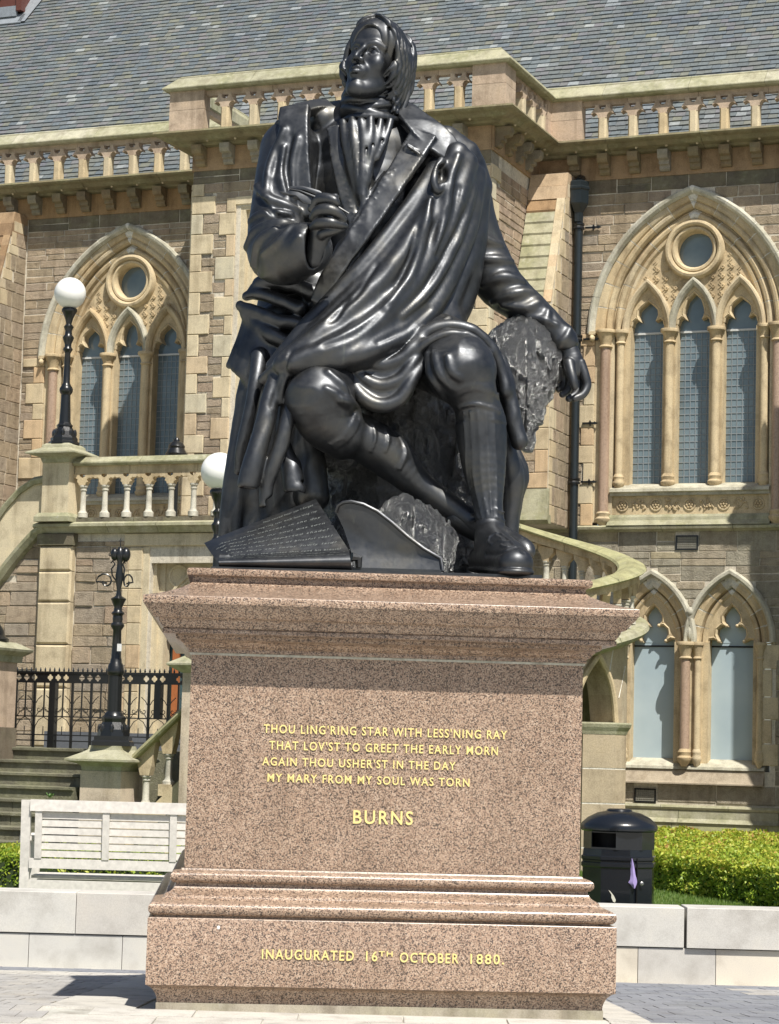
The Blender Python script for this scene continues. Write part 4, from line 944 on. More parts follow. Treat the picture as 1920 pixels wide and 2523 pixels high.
    b=MB(); b.box(c-1.24,c+1.24,.04,.3,5.2,5.5,.2); b.build('frieze_panel',TRIM,W,rnd=True)
    fr=MB()
    for k in range(9):
        x=c-1.04+k*.26; z=5.36
        if k%2==0:
            fr.tube([(x+.085*math.cos(a),.035,z+.085*math.sin(a)) for a in [2*math.pi*i/14 for i in range(15)]],.014,6,.4)
            for i in range(6): a=2*math.pi*i/6; fr.sphere((x+.042*math.cos(a),.03,z+.042*math.sin(a)),(.022,.02,.022),6,4,.5)
            fr.sphere((x,.02,z),(.018,.02,.018),6,4,.5)
        else:
            for i in range(10): fr.sphere((x+rng.uniform(-.1,.1),.03,z+rng.uniform(-.08,.08)),(rng.uniform(.012,.035),.018,rng.uniform(.012,.03)),6,4,.5)
            fr.tube([(x-.11+.022*i,.03,z+.05*math.sin(i*1.1)) for i in range(11)],.01,5,.5)
    o=fr.build('leaf_carving',TRIM,W,smooth=True,rnd=True); o['kind']='stuff'
    b=MB(); b.prismx([(.1,5.22),(-.02,5.21),(-.05,5.17),(-.06,5.12),(-.12,5.06),(-.14,5.04),(.1,5.04)],c-1.24,c+1.24,.5); b.build('apron',MOSSY,W,rnd=True)
    b=MB()
    for k in range(3): b.box(c-1.5,c+1.5,.5,.52,5,10,.1)
    b.build('dark_room',simple_dark,W)
simple_white=simple('white_bar',(.55,.56,.55),.5)
simple_dark=simple('dark_interior',(.015,.017,.02),.9)
for c_ in (-4.82,4.82): great_window(c_)
# ---------------------------------------------------------------- lower pair of windows (right wing)
W=empty('paired_window',(0,0,0)); W.parent=bld
for i,x in enumerate((4.27,5.46)):
    a=.60; hh=.98; Rr=(a*a+hh*hh)/(2*a); of=Rr-a
    arch_order(W,x,3.30,of,Rr-.24,[(0,-.3),(0,-.12),(.03,-.09),(.07,-.09),(.09,-.14),(.11,-.05),(.16,-.02),(.2,-.02),(.235,.0)],nv=4)
    b=MB(); b.sweep(pa(x,3.30,of,Rr,16),[(0,-.02),(0,.04),(.03,.08),(.07,.08),(.095,.05),(.10,0)],r=.4); b.build('hood_mould',LICH,W,rnd=True)
    q=[(-.33,0),(-.335,.05),(-.27,.06),(-.19,.02),(-.23,.12),(-.22,.2),(-.15,.26),(-.08,.25),(-.13,.31),(-.135,.4),(-.07,.5),(0,.57)]
    q=[(x+u,3.30+v) for u,v in q]; t=q+[(2*x-u,v) for u,v in q[:-1]][::-1]
    b=MB(); o_=pa(x,3.30,of,Rr-.22,12); holed_plate(b,(o_+t[::-1])[::-1],[],.12,.3); b.build('tracery',TRIM,W,rnd=True)
    b=MB(); b.sweep(t[1:-1],[(-.012,-.3),(-.01,-.13),(.015,-.1),(.04,-.13)],r=.4); b.build('cusped_edge',TRIM,W,rnd=True)
    for u,v in ((-.19,.02),(.19,.02),(-.08,.25),(.08,.25)):
        b=MB(); b.sphere((x+u,.13,3.30+v),(.028,.04,.028),8,6,.4); b.build('cusp_leaf',TRIM,W,smooth=True,rnd=True)
    b=MB(); b.prism(t[::-1],.28,.3); b.build('head_pane',BLIND,W)
    b=MB(); b.box(x-.345,x+.345,.285,.3,1.56,3.31); b.build('pane',BLIND,W)
    b=MB(); b.box(x-.345,x+.345,.27,.29,3.235,3.26); b.build('glazing_bar',IRON,W)
    for s_ in (-1,1):
        b=MB(); xa=x+s_*.335; xb=x+s_*.45; b.box(min(xa,xb),max(xa,xb),.08,.35,1.5,3.3,.4); b.build('jamb',TRIM,W,rnd=True)
b=MB(); b.box(4.70,5.03,.02,.35,1.5,3.3,.4); b.build('centre_pier',TRIM,W,rnd=True)
shaft(W,'granite_shaft',GRAN,4.81,-.05,1.56,3.3,.072,.26,.16); shaft(W,'stone_shaft',TRIM,4.98,.0,1.56,3.3,.05,.26,.16)
shaft(W,'stone_shaft',TRIM,5.92,.0,1.56,3.3,.05,.26,.16); shaft(W,'stone_shaft',TRIM,3.86,.0,1.56,3.3,.05,.26,.16)
b=MB(); b.prismx([(.34,1.58),(.28,1.575),(.05,1.5),(-.02,1.46),(-.03,1.42),(.34,1.42)],3.8,6.0,.5); b.build('sill',LICH,W,rnd=True)
b=MB(); b.prismx([(.34,1.42),(.0,1.415),(-.02,1.36),(-.10,1.24),(-.12,1.22),(-.12,1.2),(.34,1.2)],3.8,6.0,.5); b.build('apron',stone_mat('sill_stone',[(0,(.36,.30,.22)),(1,(.42,.36,.28))],5,.4,.01),W,rnd=True)
b=MB(); b.sphere((4.87,-.05,3.42),(.05,.05,.12),8,6,.4); b.sphere((4.87,-.06,3.75),(.06,.05,.07),8,6,.4); b.tube([(4.87,-.04,3.4),(4.865,-.05,3.75)],.03,6,.4); b.build('carved_stop',LICH,W,smooth=True,rnd=True)
# ---------------------------------------------------------------- walls
wall=empty('wall',(0,0,0)); wall.parent=bld
ST=Pieces('stone',RUB,wall,240)
QN=Pieces('quoin',PALE,wall,170)
back=MB()
f0=FRONT(0.)
for s_,c_ in ((1,4.82),(-1,-4.82)):
    cut=[archcut(c_,8.05,OFF,2.30,5.0)]
    a,b_=(2.34,8.3) if s_>0 else (-9.6,-2.53)
    wallback(back,f0,a,b_,5.02,10.4,[archcut(c_,8.05,OFF,2.245,5.04)],dz=.045)
    # jamb quoins of the windows
    z=5.05;k=0
    while z<8.0:
        h=rng.uniform(.26,.36); w=.36 if k%2 else .17
        for sg in (-1,1):
            x0=c_+sg*1.5; x1=c_+sg*(1.5+w*rng.uniform(.9,1.2)); V,F=block(f0,min(x0,x1),max(x0,x1)-.0,z+.005,min(8.0,z+h)-.005,.034,.002); QN.add(V,F,w*h,rng.choice((.0,.3,.55,.9,1.,.2)))
        z+=h;k+=1
    def jc(z,c_=c_): return (c_-1.68,c_+1.68) if z<8.0 else None
    aa,bb=(2.98,7.2) if s_>0 else (-6.76,-2.53)
    coursed(ST,f0,aa,bb,5.05,10.18,(.09,.17),(.22,.62),cut+[jc],proud=(.004,.02))
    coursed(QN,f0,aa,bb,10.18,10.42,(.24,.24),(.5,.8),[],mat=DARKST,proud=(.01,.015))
# bay front
bf=FRONT(-2.2)
wallback(back,bf,-2.53,2.34,5.02,10.4,[rectcut(-1.70,1.5,5.2,9.82)])
def qcol(mp,ux,sg,z0,z1,wA,wB,h0=.30,first=0):
    z=z0;k=first
    while z<z1-.05:
        h=min(h0*rng.uniform(.85,1.2),z1-z); w=wA if k%2 else wB; w*=rng.uniform(.9,1.1)
        V,F=block(mp,min(ux,ux+sg*w),max(ux,ux+sg*w),z+.005,z+h-.005,.03,.002); QN.add(V,F,w*h,rng.choice((0,.3,.3,.2,.75,.85,.1)))
        rows.append((z,z+h,w)); z+=h;k+=1
def rowcut(rows,ux,sg): 
    rr=list(rows)
    def f(z):
        for a,b_,w in rr:
            if a<=z<b_: return (min(ux,ux+sg*w)-.005,max(ux,ux+sg*w)+.005)
        return None
    return f
rows=[]; qcol(bf,-2.53,1,5.05,10.2,.36,.2); cA=rowcut(rows,-2.53,1)
rows=[]; qcol(bf,-1.78,-1,5.05,9.95,.30,.14,first=1); cB=rowcut(rows,-1.78,-1)
rows=[]; qcol(bf,2.34,-1,5.05,10.2,.36,.2); cC=rowcut(rows,2.34,-1)
rows=[]; qcol(bf,1.58,1,5.05,9.95,.30,.14,first=1); cD=rowcut(rows,1.58,1)
coursed(ST,bf,-2.53,2.34,5.05,10.2,(.10,.17),(.2,.5),[cA,cB,cC,cD,rectcut(-1.79,1.59,5.05,9.96)],proud=(.004,.022))
coursed(QN,bf,-2.53,2.34,10.2,10.42,(.24,.24),(.5,.8),[],mat=DARKST,proud=(.01,.015))
V,F=block(bf,-1.79,1.59,9.83,9.96,.03,.002); QN.add(V,F,1.,.3)
# bay right return
rm=lambda u,z,o:(2.34+o,-2.2+u,z)
wallback(back,rm,0,2.2,5.02,10.4,[])
rows=[]; qcol(rm,0,1,5.05,10.2,.2,.36); cE=rowcut(rows,0,1)
coursed(ST,rm,0,1.95,5.05,10.2,(.10,.17),(.25,.6),[cE],proud=(.004,.022),mat=stone_mat('pale_rubble',[(0,(.34,.26,.19)),(.4,(.42,.33,.24)),(.7,(.36,.28,.22)),(1,(.44,.33,.24))],9,.7,.02))
lm=lambda u,z,o:(-2.53-o,-2.2+u,z)
wallback(back,lm,0,2.2,5.02,10.4,[]); rows=[]; qcol(lm,0,1,5.05,10.2,.2,.36)
# lower storey, right wing
lc=[archcut(4.27,3.30,.5,1.17,1.2),archcut(5.46,3.30,.5,1.17,1.2)]
wallback(back,f0,2.2,8.3,.1,5.02,[archcut(4.27,3.30,.5,1.12,1.4),archcut(5.46,3.30,.5,1.12,1.4)],dz=.045)
coursed(ST,f0,2.3,7.2,1.22,4.96,(.20,.27),(.35,.75),lc+[rectcut(3.6,6.15,1.2,3.3),rectcut(4.62,4.98,4.66,4.9)],gap=.01,mat=RUBG,proud=(.006,.02))
coursed(ST,f0,2.3,7.2,.92,1.20,(.28,.28),(.5,.9),[rectcut(4.04,4.39,.9,1.13)],gap=.01,mat=RUBG,proud=(.006,.02))
for sg in (0,1):
    z=1.5;k=0
    while z<3.3:
        h=rng.uniform(.3,.42); x0,x1=((3.6,3.82) if sg==0 else (5.93,6.2-.1*(k%2))); V,F=block(f0,x0,x1,z+.005,min(3.3,z+h)-.005,.02,.002); QN.add(V,F,.1,rng.choice((.55,.2,.0))); z+=h;k+=1
# lower storey, left wing
wallback(back,f0,-9.6,-2.5,.1,5.02,[])
coursed(ST,f0,-9.0,-3.0,3.2,4.96,(.14,.24),(.3,.7),[],mat=RUB,proud=(.01,.03))
back.build('wall_core',MORT,wall,rnd=True)
ST.build(); QN.build()
# base courses
for nm,pr,m_ in (('plinth_course',[(.2,.90),(-.06,.895),(-.08,.86),(-.06,.83),(-.04,.82),(.2,.82)],MOSSY),('plinth_course',[(.2,.82),(-.05,.818),(-.06,.70),(-.10,.66),(-.12,.64),(.2,.64)],MOSSY),('plinth_course',[(.2,.64),(-.09,.638),(-.11,.50),(-.11,.46),(.2,.46)],stone_mat('green_plinth',[(0,(.30,.31,.16)),(1,(.34,.33,.19))],4,.3,.01,moss=.4)),('plinth_course',[(.2,.46),(-.06,.46),(-.06,.0),(.2,.0)],DARKST),
    ('string_course',[(.1,5.05),(-.10,5.045),(-.13,5.02),(-.12,4.985),(-.06,4.97),(-.03,4.95),(.1,4.95)],MOSSY)):
    rngs=((2.3,8.3),(-9.6,-2.55)) if nm!='string_course' else ((3.12,8.3),(2.3,2.96),(-9.6,-2.55))
    for a,b_ in rngs:
        x=a
        while x<b_-.05:
            w=rng.uniform(.9,1.5); 
            if b_-x-w<.5: w=b_-x
            b=MB(); b.prismx(pr,x+.004,x+w-.004,rng.random()); b.build(nm,m_,wall,rnd=True); x+=w
# vents
for (x0,x1,z0,z1) in ((4.63,4.97,4.67,4.89),(4.05,4.38,.91,1.12)):
    v_=MB(); v_.box(x0,x1,-.03,.1,z0,z0+.02); v_.box(x0,x1,-.03,.1,z1-.02,z1); v_.box(x0,x0+.02,-.03,.1,z0+.02,z1-.02); v_.box(x1-.02,x1,-.03,.1,z0+.02,z1-.02); fr_=v_.build('vent_grille',IRON,bld)
    v_=MB(); v_.box(x0+.02,x1-.02,.03,.05,z0+.02,z1-.02); v_.build('vent_back',simple_dark,fr_)
    v_=MB(); n=11
    for i in range(1,n): x=x0+(x1-x0)*i/n; v_.box(x-.0045,x+.0045,-.02,-.008,z0+.02,z1-.02)
    for i in range(1,7): z=z0+(z1-z0)*i/7; v_.box(x0+.02,x1-.02,-.022,-.01,z-.0045,z+.0045)
    o=v_.build('vent_mesh',simple('vent_metal',(.25,.24,.2),.6),fr_); o['kind']='stuff'
# ---------------------------------------------------------------- bay window recess (mostly behind the statue)
W=empty('bay_window',(0,0,0)); W.parent=bld
for (x0,x1,y0,y1) in ((-1.70,-1.62,-2.19,-1.9),(-1.62,-1.54,-2.12,-1.85),(-1.54,-1.44,-2.02,-1.8),(1.42,1.5,-2.19,-1.9),(1.32,1.42,-2.05,-1.85)):
    b=MB(); b.box(x0,x1,y0,y1,5.2,9.75,.3); b.build('jamb_moulding',PALE,W,rnd=True)
b=MB(); b.box(-1.70,1.5,-2.19,-1.9,9.75,9.83,.3); b.build('lintel',PALE,W,rnd=True)
b=MB(); b.box(-1.44,1.32,-1.95,-1.93,5.2,9.75); b.build('pane',GLASS,W)
for x in (-.55,.42): b=MB(); b.box(x-.06,x+.06,-2.1,-1.9,5.2,9.75,.3); b.build('mullion',PALE,W,rnd=True)
# ---------------------------------------------------------------- buttresses
def buttress(s0,s1,vis,flip):
    B=empty('buttress',(0,0,0)); B.parent=bld
    mid=[(.0,5.0),(-1.13,5.0),(-1.13,8.3),(-.52,10.02),(-.42,10.45),(.0,10.45)]
    b=MB(); b.prismx(mid,s0,s1,.5); b.build('buttress_core',MORT,B,rnd=True)
    b=MB(); b.prismx([(-1.12,5.5),(-1.14,5.5),(-1.22,5.1),(-1.12,5.1)],s0-.0,s1+.03,.5); b.prismx([(-1.1,5.1),(-1.25,5.1),(-1.27,5.02),(-1.2,4.97),(-1.1,4.97)],s0,s1+.05,.5); b.build('buttress_foot',MOSSY,B,rnd=True)
    # weathering slabs on the slope
    dy,dz=.61,-1.72; L=math.hypot(dy,dz); n=9
    for i in range(n):
        t0=i/n; t1=(i+1)/n; y0=-.52-dy*t0; z0=10.02+dz*t0; y1=-.52-dy*t1; z1=10.02+dz*t1
        ny,nz=-abs(dz)/L,abs(dy)/L
        e=.035
        q=[(y0,z0),(y0+ny*.012,z0+nz*.012),(y1+ny*e,z1+nz*e),(y1+ny*(e-.01),z1-.02),(y1,z1)]
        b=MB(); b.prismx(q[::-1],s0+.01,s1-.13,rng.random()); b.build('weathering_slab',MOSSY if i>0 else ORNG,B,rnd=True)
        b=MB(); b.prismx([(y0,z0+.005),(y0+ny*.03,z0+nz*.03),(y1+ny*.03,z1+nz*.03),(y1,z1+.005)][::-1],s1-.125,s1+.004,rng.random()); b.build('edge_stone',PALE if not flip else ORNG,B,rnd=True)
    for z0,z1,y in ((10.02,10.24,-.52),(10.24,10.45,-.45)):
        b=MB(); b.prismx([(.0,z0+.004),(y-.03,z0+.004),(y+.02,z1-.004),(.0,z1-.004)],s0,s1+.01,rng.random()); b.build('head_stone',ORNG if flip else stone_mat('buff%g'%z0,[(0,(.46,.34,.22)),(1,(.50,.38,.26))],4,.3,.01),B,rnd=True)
    fm=lambda u,z,o:(u,-1.13-o,z); P1=Pieces('stone',RUB,B,80); z=5.5;k=0
    while z<8.28:
        h=min(rng.uniform(.22,.36),8.28-z); w=.2 if k%2 else .36
        V,F=block(fm,s1-w,s1,z+.005,z+h-.005,.02,.002); P1.add(V,F,.1,rng.choice((0,.3,.9,1.,.5)),PALE)
        for q in (0,1): V,F=block(fm,s0+.005,s1-w-.01,z+q*h/2+.005,z+(q+1)*h/2-.005,.02); P1.add(V,F,.05)
        z+=h;k+=1
    sm=lambda u,z,o:(s1+o,-u,z)   # right-hand side face, u = distance from the wall
    def fr(z): return 1.13 if z<8.3 else (1.13-(z-8.3)/1.72*.61 if z<10.02 else .47)
    z=5.0;k=0
    while z<10.3:
        h=min(rng.uniform(.16,.3),10.3-z); e=fr(z+h/2)-.03; w=.16 if k%2 else .3
        V,F=block(sm,e-w,e,z+.005,z+h-.005,.012,.002); P1.add(V,F,.1,rng.choice((0,.3,.55,.8)),PALE)
        x=.01
        while x<e-w-.02:
            ww=min(rng.uniform(.2,.45),e-w-x-.008); V,F=block(sm,x+.005,x+ww-.005,z+.005,z+h-.005,.012); P1.add(V,F,.05) if ww>.04 else None; x+=ww+.008
        z+=h;k+=1
    P1.build()
buttress(2.36,2.96,True,False); buttress(-8.1,-6.78,True,True)
# ---------------------------------------------------------------- cornice, corbels, parapet
COR=empty('cornice',(0,0,0)); COR.parent=bld
PAR=empty('parapet',(0,0,0)); PAR.parent=bld
def tf(v,kind):
    """local run coordinates (u along, o outwards, z) -> building"""
    u,o,z=v
    if kind=='f0': return (u,-o,z)
    if kind=='bf': return (u,-2.2-o,z)
    if kind=='br': return (2.34+o,-2.2+u,z)
    if kind=='bl': return (-2.53-o,-2.2+u,z)
def prism_run(prof,u0,u1,kind,miter=(0,0),r=.5):
    """prof in (o,z); mitred ends: +1 = end recedes with o, -1 = end advances with o"""
    n=len(prof); V=[tf((u0+miter[0]*o,o,z),kind) for o,z in prof]+[tf((u1+miter[1]*o,o,z),kind) for o,z in prof]
    F=[tuple(range(n)),tuple(range(2*n-1,n-1,-1))]+[(i,i+n,(i+1)%n+n,(i+1)%n) for i in range(n)]
    if kind in('br',): F=[f[::-1] for f in F]
    return V,F
lip=[(-.05,10.76),(.16,10.76),(.20,10.79),(.32,10.81),(.38,10.86),(.46,10.88),(.49,10.905),(.48,10.935),(.36,10.95),(-.05,10.95)]
base=[(.10,10.95),(.33,10.95),(.33,10.965),(.31,10.975),(.10,10.98)]
cope=[(.06,11.60),(.36,11.60),(.40,11.63),(.40,11.645),(.22,11.83),(.20,11.83),(.20,11.855),(.17,11.875),(.13,11.875),(.10,11.85),(.10,11.83),(.06,11.76)]
under=[(.12,11.515),(.235,11.515),(.235,11.60),(.12,11.60)]
runs=[('f0',2.34,8.3,(1,0)),('f0',-9.6,-2.53,(0,-1)),('bf',-2.53,2.34,(-1,1)),('br',0,2.2,(-1,-1)),('bl',0,2.2,(-1,-1))]
def run(par,name,prof,mats,seg=(1.0,1.5)):
    for kind,a,b_,mt in runs:
        x=a
        while x<b_-.02:
            w=rng.uniform(*seg)
            if b_-x-w<.5: w=b_-x
            m0=mt[0] if x==a else 0; m1=mt[1] if x+w>=b_-1e-6 else 0
            e0=0 if x==a else .003; e1=0 if x+w>=b_-1e-6 else .003
            V,F=prism_run(prof,x+e0,x+w-e1,kind,(m0,m1),rng.random()); b=MB(); b.add(V,F,rng.random()); b.build(name,mats,par,rnd=True); x+=w
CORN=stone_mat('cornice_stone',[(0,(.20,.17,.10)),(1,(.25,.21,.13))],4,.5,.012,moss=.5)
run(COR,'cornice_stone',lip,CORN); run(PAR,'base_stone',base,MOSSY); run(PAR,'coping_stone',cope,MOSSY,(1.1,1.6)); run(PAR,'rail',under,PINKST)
b=MB()
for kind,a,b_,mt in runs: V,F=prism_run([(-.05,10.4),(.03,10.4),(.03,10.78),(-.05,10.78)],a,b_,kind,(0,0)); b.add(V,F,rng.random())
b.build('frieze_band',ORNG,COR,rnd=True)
def mapped(par,name,mat,V,F,kind,r=None):
    b=MB(); b.add([tf(v,kind) for v in V],F if kind!='br' else [f[::-1] for f in F],rng.random() if r is None else r); b.build(name,mat,par,rnd=True)
def pr3(poly,u0,u1):  # poly in (o,z)
    n=len(poly); return [(u0,o,z) for o,z in poly]+[(u1,o,z) for o,z in poly],[tuple(range(n)),tuple(range(2*n-1,n-1,-1))]+[(i,i+n,(i+1)%n+n,(i+1)%n) for i in range(n)]
corb=[(.0,10.46),(.08,10.46),(.11,10.49),(.11,10.54),(.16,10.55),(.16,10.61),(.24,10.625),(.27,10.68),(.27,10.755),(.0,10.755)]
spc=.4745
def us(a,b_,ph): 
    k=math.ceil((a-ph)/spc); out=[]
    while ph+k*spc<b_: out.append(ph+k*spc); k+=1
    return out
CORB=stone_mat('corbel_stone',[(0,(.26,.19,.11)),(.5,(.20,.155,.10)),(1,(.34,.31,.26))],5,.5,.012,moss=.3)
head=[(-.068,0),(.068,0),(.072,.035),(.10,.075),(.135,.085),(.178,.06),(.165,.10),(.128,.14),(.118,.175),(.122,.208),(.060,.208),(.056,.165),(.032,.138),(0,.128),(-.032,.138),(-.056,.165),(-.060,.208),(-.122,.208),(-.118,.175),(-.128,.14),(-.165,.10),(-.178,.06),(-.135,.085),(-.10,.075),(-.072,.035)]
for kind,a,b_,ph,posts in (('f0',2.85,8.2,3.45,[(2.64,3.13)]),('f0',-9.5,-3.4,-7.04,[]),('bf',-2.4,2.3,0.0,[(-2.53-.30,-2.24),(2.13,2.34+.30)]),('br',.1,1.9,.62,[]),):
    for u in us(a,b_,ph):
        V,F=pr3(corb,u-.08,u+.08)
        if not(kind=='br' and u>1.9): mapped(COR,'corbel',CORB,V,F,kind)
        if any(p-.1<u<q+.1 for p,q in posts): continue
        if kind=='br' and (u<.35 or u>1.75): continue
        # baluster: chamfered shaft and pierced head
        c8=[(-.066,.15),(-.04,.12),(.04,.12),(.066,.15),(.066,.27),(.04,.30),(-.04,.30),(-.066,.27)]
        V=[(u+x,o,10.98) for x,o in c8]+[(u+x,o,11.305) for x,o in c8]; F=[tuple(range(7,-1,-1)),tuple(range(8,16))]+[(i,(i+1)%8,(i+1)%8+8,i+8) for i in range(8)]
        mapped(PAR,'baluster',TRIM if rng.random()<.3 else PALE,V,[f[::-1] for f in F],kind,rng.uniform(0,.4))
        n=len(head); V=[(u+x,.29,11.308+z) for x,z in head]+[(u+x,.14,11.308+z) for x,z in head]; F=[tuple(range(n)),tuple(range(2*n-1,n-1,-1))]+[(i,i+n,(i+1)%n+n,(i+1)%n) for i in range(n)]
        mapped(PAR,'arcade_head',PINKST,V,F,kind)
    for p,q in posts:
        for z0,z1 in ((10.98,11.30),(11.305,11.60)):
            V,F=pr3([(.1,z0),(.31,z0),(.31,z1),(.1,z1)],p,q); mapped(PAR,'pier_stone',PINKST,V,F,kind)
for (p,q) in ((-.30,.16),(1.72,2.2)):
    for z0,z1 in ((10.98,11.30),(11.305,11.60)):
        V,F=pr3([(.1,z0),(.302,z0),(.302,z1),(.1,z1)],p,q); mapped(PAR,'pier_stone',PINKST,V,F,'br')
# small stone beads under the lip
b=MB()
for kind,a,b_,mt in runs[:4]:
    for u in us(a+.1,b_-.1,.2): 
        x,y,z=tf((u,.29,10.80),kind); b.sphere((x,y,z),.022,6,4,.9)
o=b.build('bead_row',TRIM,COR,rnd=True); o['kind']='stuff'
# ---------------------------------------------------------------- roof
roof=empty('roof',(0,0,0)); roof.parent=bld
RA=R(52); RY0=.30; RZ0=10.95
b=MB(); 
def rp(u,s,h=0): return (u,RY0+s*math.cos(RA)-h*math.sin(RA),RZ0+s*math.sin(RA)+h*math.cos(RA))
b.add([rp(-13,-.2,-.04),rp(11,-.2,-.04),rp(11,9,-.04),rp(-13,9,-.04)],[(0,1,2,3)]); b.build('roof_boards',simple('roof_deck',(.05,.05,.05),.9),roof)
SL=Pieces('slate',SLATE,roof,300)
s=0.; row=0
while s<7.9:
    e=.122-.002*row*.15; u=-12.4+rng.uniform(0,.2)
    lo,hi=-10.6+s*.12,8.9+s*.1
    while u<hi:
        w=rng.uniform(.12,.215)
        if u>lo-.3:
            dz=rng.uniform(-.006,.006); t=rng.uniform(.010,.020); j=rng.uniform(-.004,.004)
            g=.0025
            V=[rp(u+g,s+dz,.012+t),rp(u+w-g,s+dz+j,.012+t),rp(u+w-g,s+e+.02,.006),rp(u+g,s+e+.02,.006),rp(u+g,s+dz,.0),rp(u+w-g,s+dz+j,.0)]
            F=[(0,1,2,3),(0,4,5,1),(0,3,4),(1,5,2)]
            rv=rng.random(); 
            cu=max(0,1-abs((u+1.)/9.)); SL.add(V,F,w*e-(.02*s if True else 0)-(0 if (-7<u<6.5) else 1),rv)
        u+=w
    s+=e; row+=1
SL.build()
b=MB(); b.prismx([(-.12,10.98),(RY0+.3,10.98),(RY0+.3,11.16),(RY0+.1,11.05),(-.12,11.04)],-10,8.5); b.build('gutter_lead',LEAD,roof)
for x0,x1 in ((-2.5,2.3),): b=MB(); b.box(x0,x1,-2.05,.2,11.0,11.06); b.build('bay_lead_flat',LEAD,roof)
b=MB(); b.tube([(-1.95,-.35,11.85),(-.95,.15,11.15)],.07,4,.3); b.build('skew_stone',MOSSY,roof,rnd=True)
# dormer at the top left
dm=empty('dormer',(0,0,0)); dm.parent=roof
RED=simple('red_painted_wood',(.11,.035,.025),.6,0,.2,20)
c0=rp(-9.9,5.75)
b=MB(); b.box(-11.6,-9.36,c0[1]-.16,c0[1]+1.6,c0[2]+.08,c0[2]+1.4); b.build('dormer_front',RED,dm)
b=MB(); b.box(-9.44,-9.32,c0[1]-.20,c0[1]-.05,c0[2]+.0,c0[2]+1.4); b.box(-11.6,-9.44,c0[1]-.2,c0[1]-.1,c0[2]+.72,c0[2]+.8); b.build('dormer_post',RED,dm)
b=MB(); b.add([rp(-11.6,5.38,.05),rp(-9.28,5.38,.05),rp(-9.28,5.66,.05),rp(-11.6,5.66,.05),rp(-11.6,5.38,.02),rp(-9.28,5.38,.02)],[(0,1,2,3),(0,4,5,1)]); b.add([rp(-9.36,5.4,.05),rp(-9.2,5.4,.05),rp(-8.9,7.4,.05),rp(-9.36,7.4,.05)],[(0,1,2,3)]); b.box(-11.6,-9.44,c0[1]-.19,c0[1]-.12,c0[2]-.1,c0[2]+.1); b.build('lead_apron',LEAD,dm)
b=MB(); b.tube([(-9.95+.16*math.cos(a),c0[1]-.19,c0[2]+.36+.16*math.sin(a)) for a in [2*math.pi*i/20 for i in range(21)]],.02,6); b.tube([(-9.95+.08*math.cos(a),c0[1]-.19,c0[2]+.36+.08*math.sin(a)) for a in [2*math.pi*i/14 for i in range(15)]],.015,6); b.build('roundel',simple('roundel_paint',(.3,.25,.17),.6),dm)
# ---------------------------------------------------------------- downpipe
dp=empty('downpipe',(0,0,0)); dp.parent=bld
b=MB(); b.tube([(3.07,-.16,9.85),(3.07,-.16,.4)],.066,12); b.build('pipe',PIPE,dp,smooth=True)
b=MB(); b.lathe([(.07,9.72),(.075,9.86),(.15,9.98),(.16,10.0),(.16,10.2),(.175,10.22),(.175,10.25),(.16,10.27),(.165,10.33),(.15,10.35),(.02,10.36)],(3.07,-.2,0),6); b.build('hopper',PIPE,dp)
b=MB(); b.tube([(3.07,-.2,10.36),(3.07,-.12,10.42),(3.07,.0,10.44)],.06,8); b.build('inlet',PIPE,dp,smooth=True)
for z in (9.66,7.92,5.72+.0,6.45-.0):
    if z==6.45: continue
    b=MB(); b.lathe([(.072,z-.05),(.09,z-.045),(.09,z-.02),(.08,z),(.09,z+.02),(.09,z+.045),(.072,z+.05)],(3.07,-.16,0),12); 
    for sg in (-1,1):
        b.box(3.07+sg*.16-.09,3.07+sg*.16+.09,-.06,-.03,z-.014,z+.014); b.prism([(3.07+sg*.2,z-.05),(3.07+sg*.23,z),(3.07+sg*.2,z+.05),(3.07+sg*.18,z)],-.06,-.03); b.prism([(3.07+sg*.33,z),(3.07+sg*.27,z+.025),(3.07+sg*.24,z),(3.07+sg*.27,z-.025)],-.06,-.03)
    b.build('bracket',IRON,dp)
b=MB(); z=6.62; b.box(3.15,3.32,-.06,-.03,z-.014,z+.014); b.prism([(3.27,z-.05),(3.3,z),(3.27,z+.05),(3.25,z)],-.06,-.03); b.prism([(3.4,z),(3.34,z+.025),(3.31,z),(3.34,z-.025)],-.06,-.03); b.build('bracket',IRON,dp)

# ================================================================ BALCONY, STAIRS, LAMPS, RAILINGS (facade frame: x along, y=-t outwards)
tr=(0,36,0)
stair=empty('stone_staircase',tr,-R(TH),'sandstone landing and curved outdoor stair with pierced balustrade in front of the museum','staircase')
GREYW=stone_mat('pale_grey_stone',[(0,(.52,.50,.43)),(1,(.56,.54,.47))],6,.3,.01)
T0=-4.0
SW=Pieces('stone',RUB,stair,150); SQ=Pieces('quoin',PALE,stair,60)
b=MB(); tm_=lambda u,z,o:(u,T0-o,z)
wallback(b,tm_,-5.2,2.0,0.9,3.3,[rectcut(-2.07,-1.0,.9,4.2)],thick=3.4); wallback(b,tm_,-4.3,2.0,3.3,4.66,[rectcut(-2.07,-1.0,.9,4.2)],thick=3.4); wallback(b,tm_,-5.2,-4.3,3.3,4.0,[],thick=.4)
b.build('wall_core',MORT,stair,rnd=True)
coursed(SW,tm_,-5.0,-2.42,1.5,3.9,(.15,.27),(.25,.65),[rectcut(-3.88,-3.30,0,5)],proud=(.01,.04)); coursed(SW,tm_,-4.3,-2.42,3.9,4.5,(.12,.22),(.25,.6),[rectcut(-3.88,-3.30,0,5)],proud=(.01,.04))
for z0,z1 in ((1.5,2.35),(2.36,2.98),(2.99,3.6),(3.61,4.05),(4.06,4.42)):
    V,F=block(tm_,-3.87,-3.32,z0,z1,.12,.001,cham=.03); SQ.add(V,F,1,rng.choice((0,.3,.1,.3)))
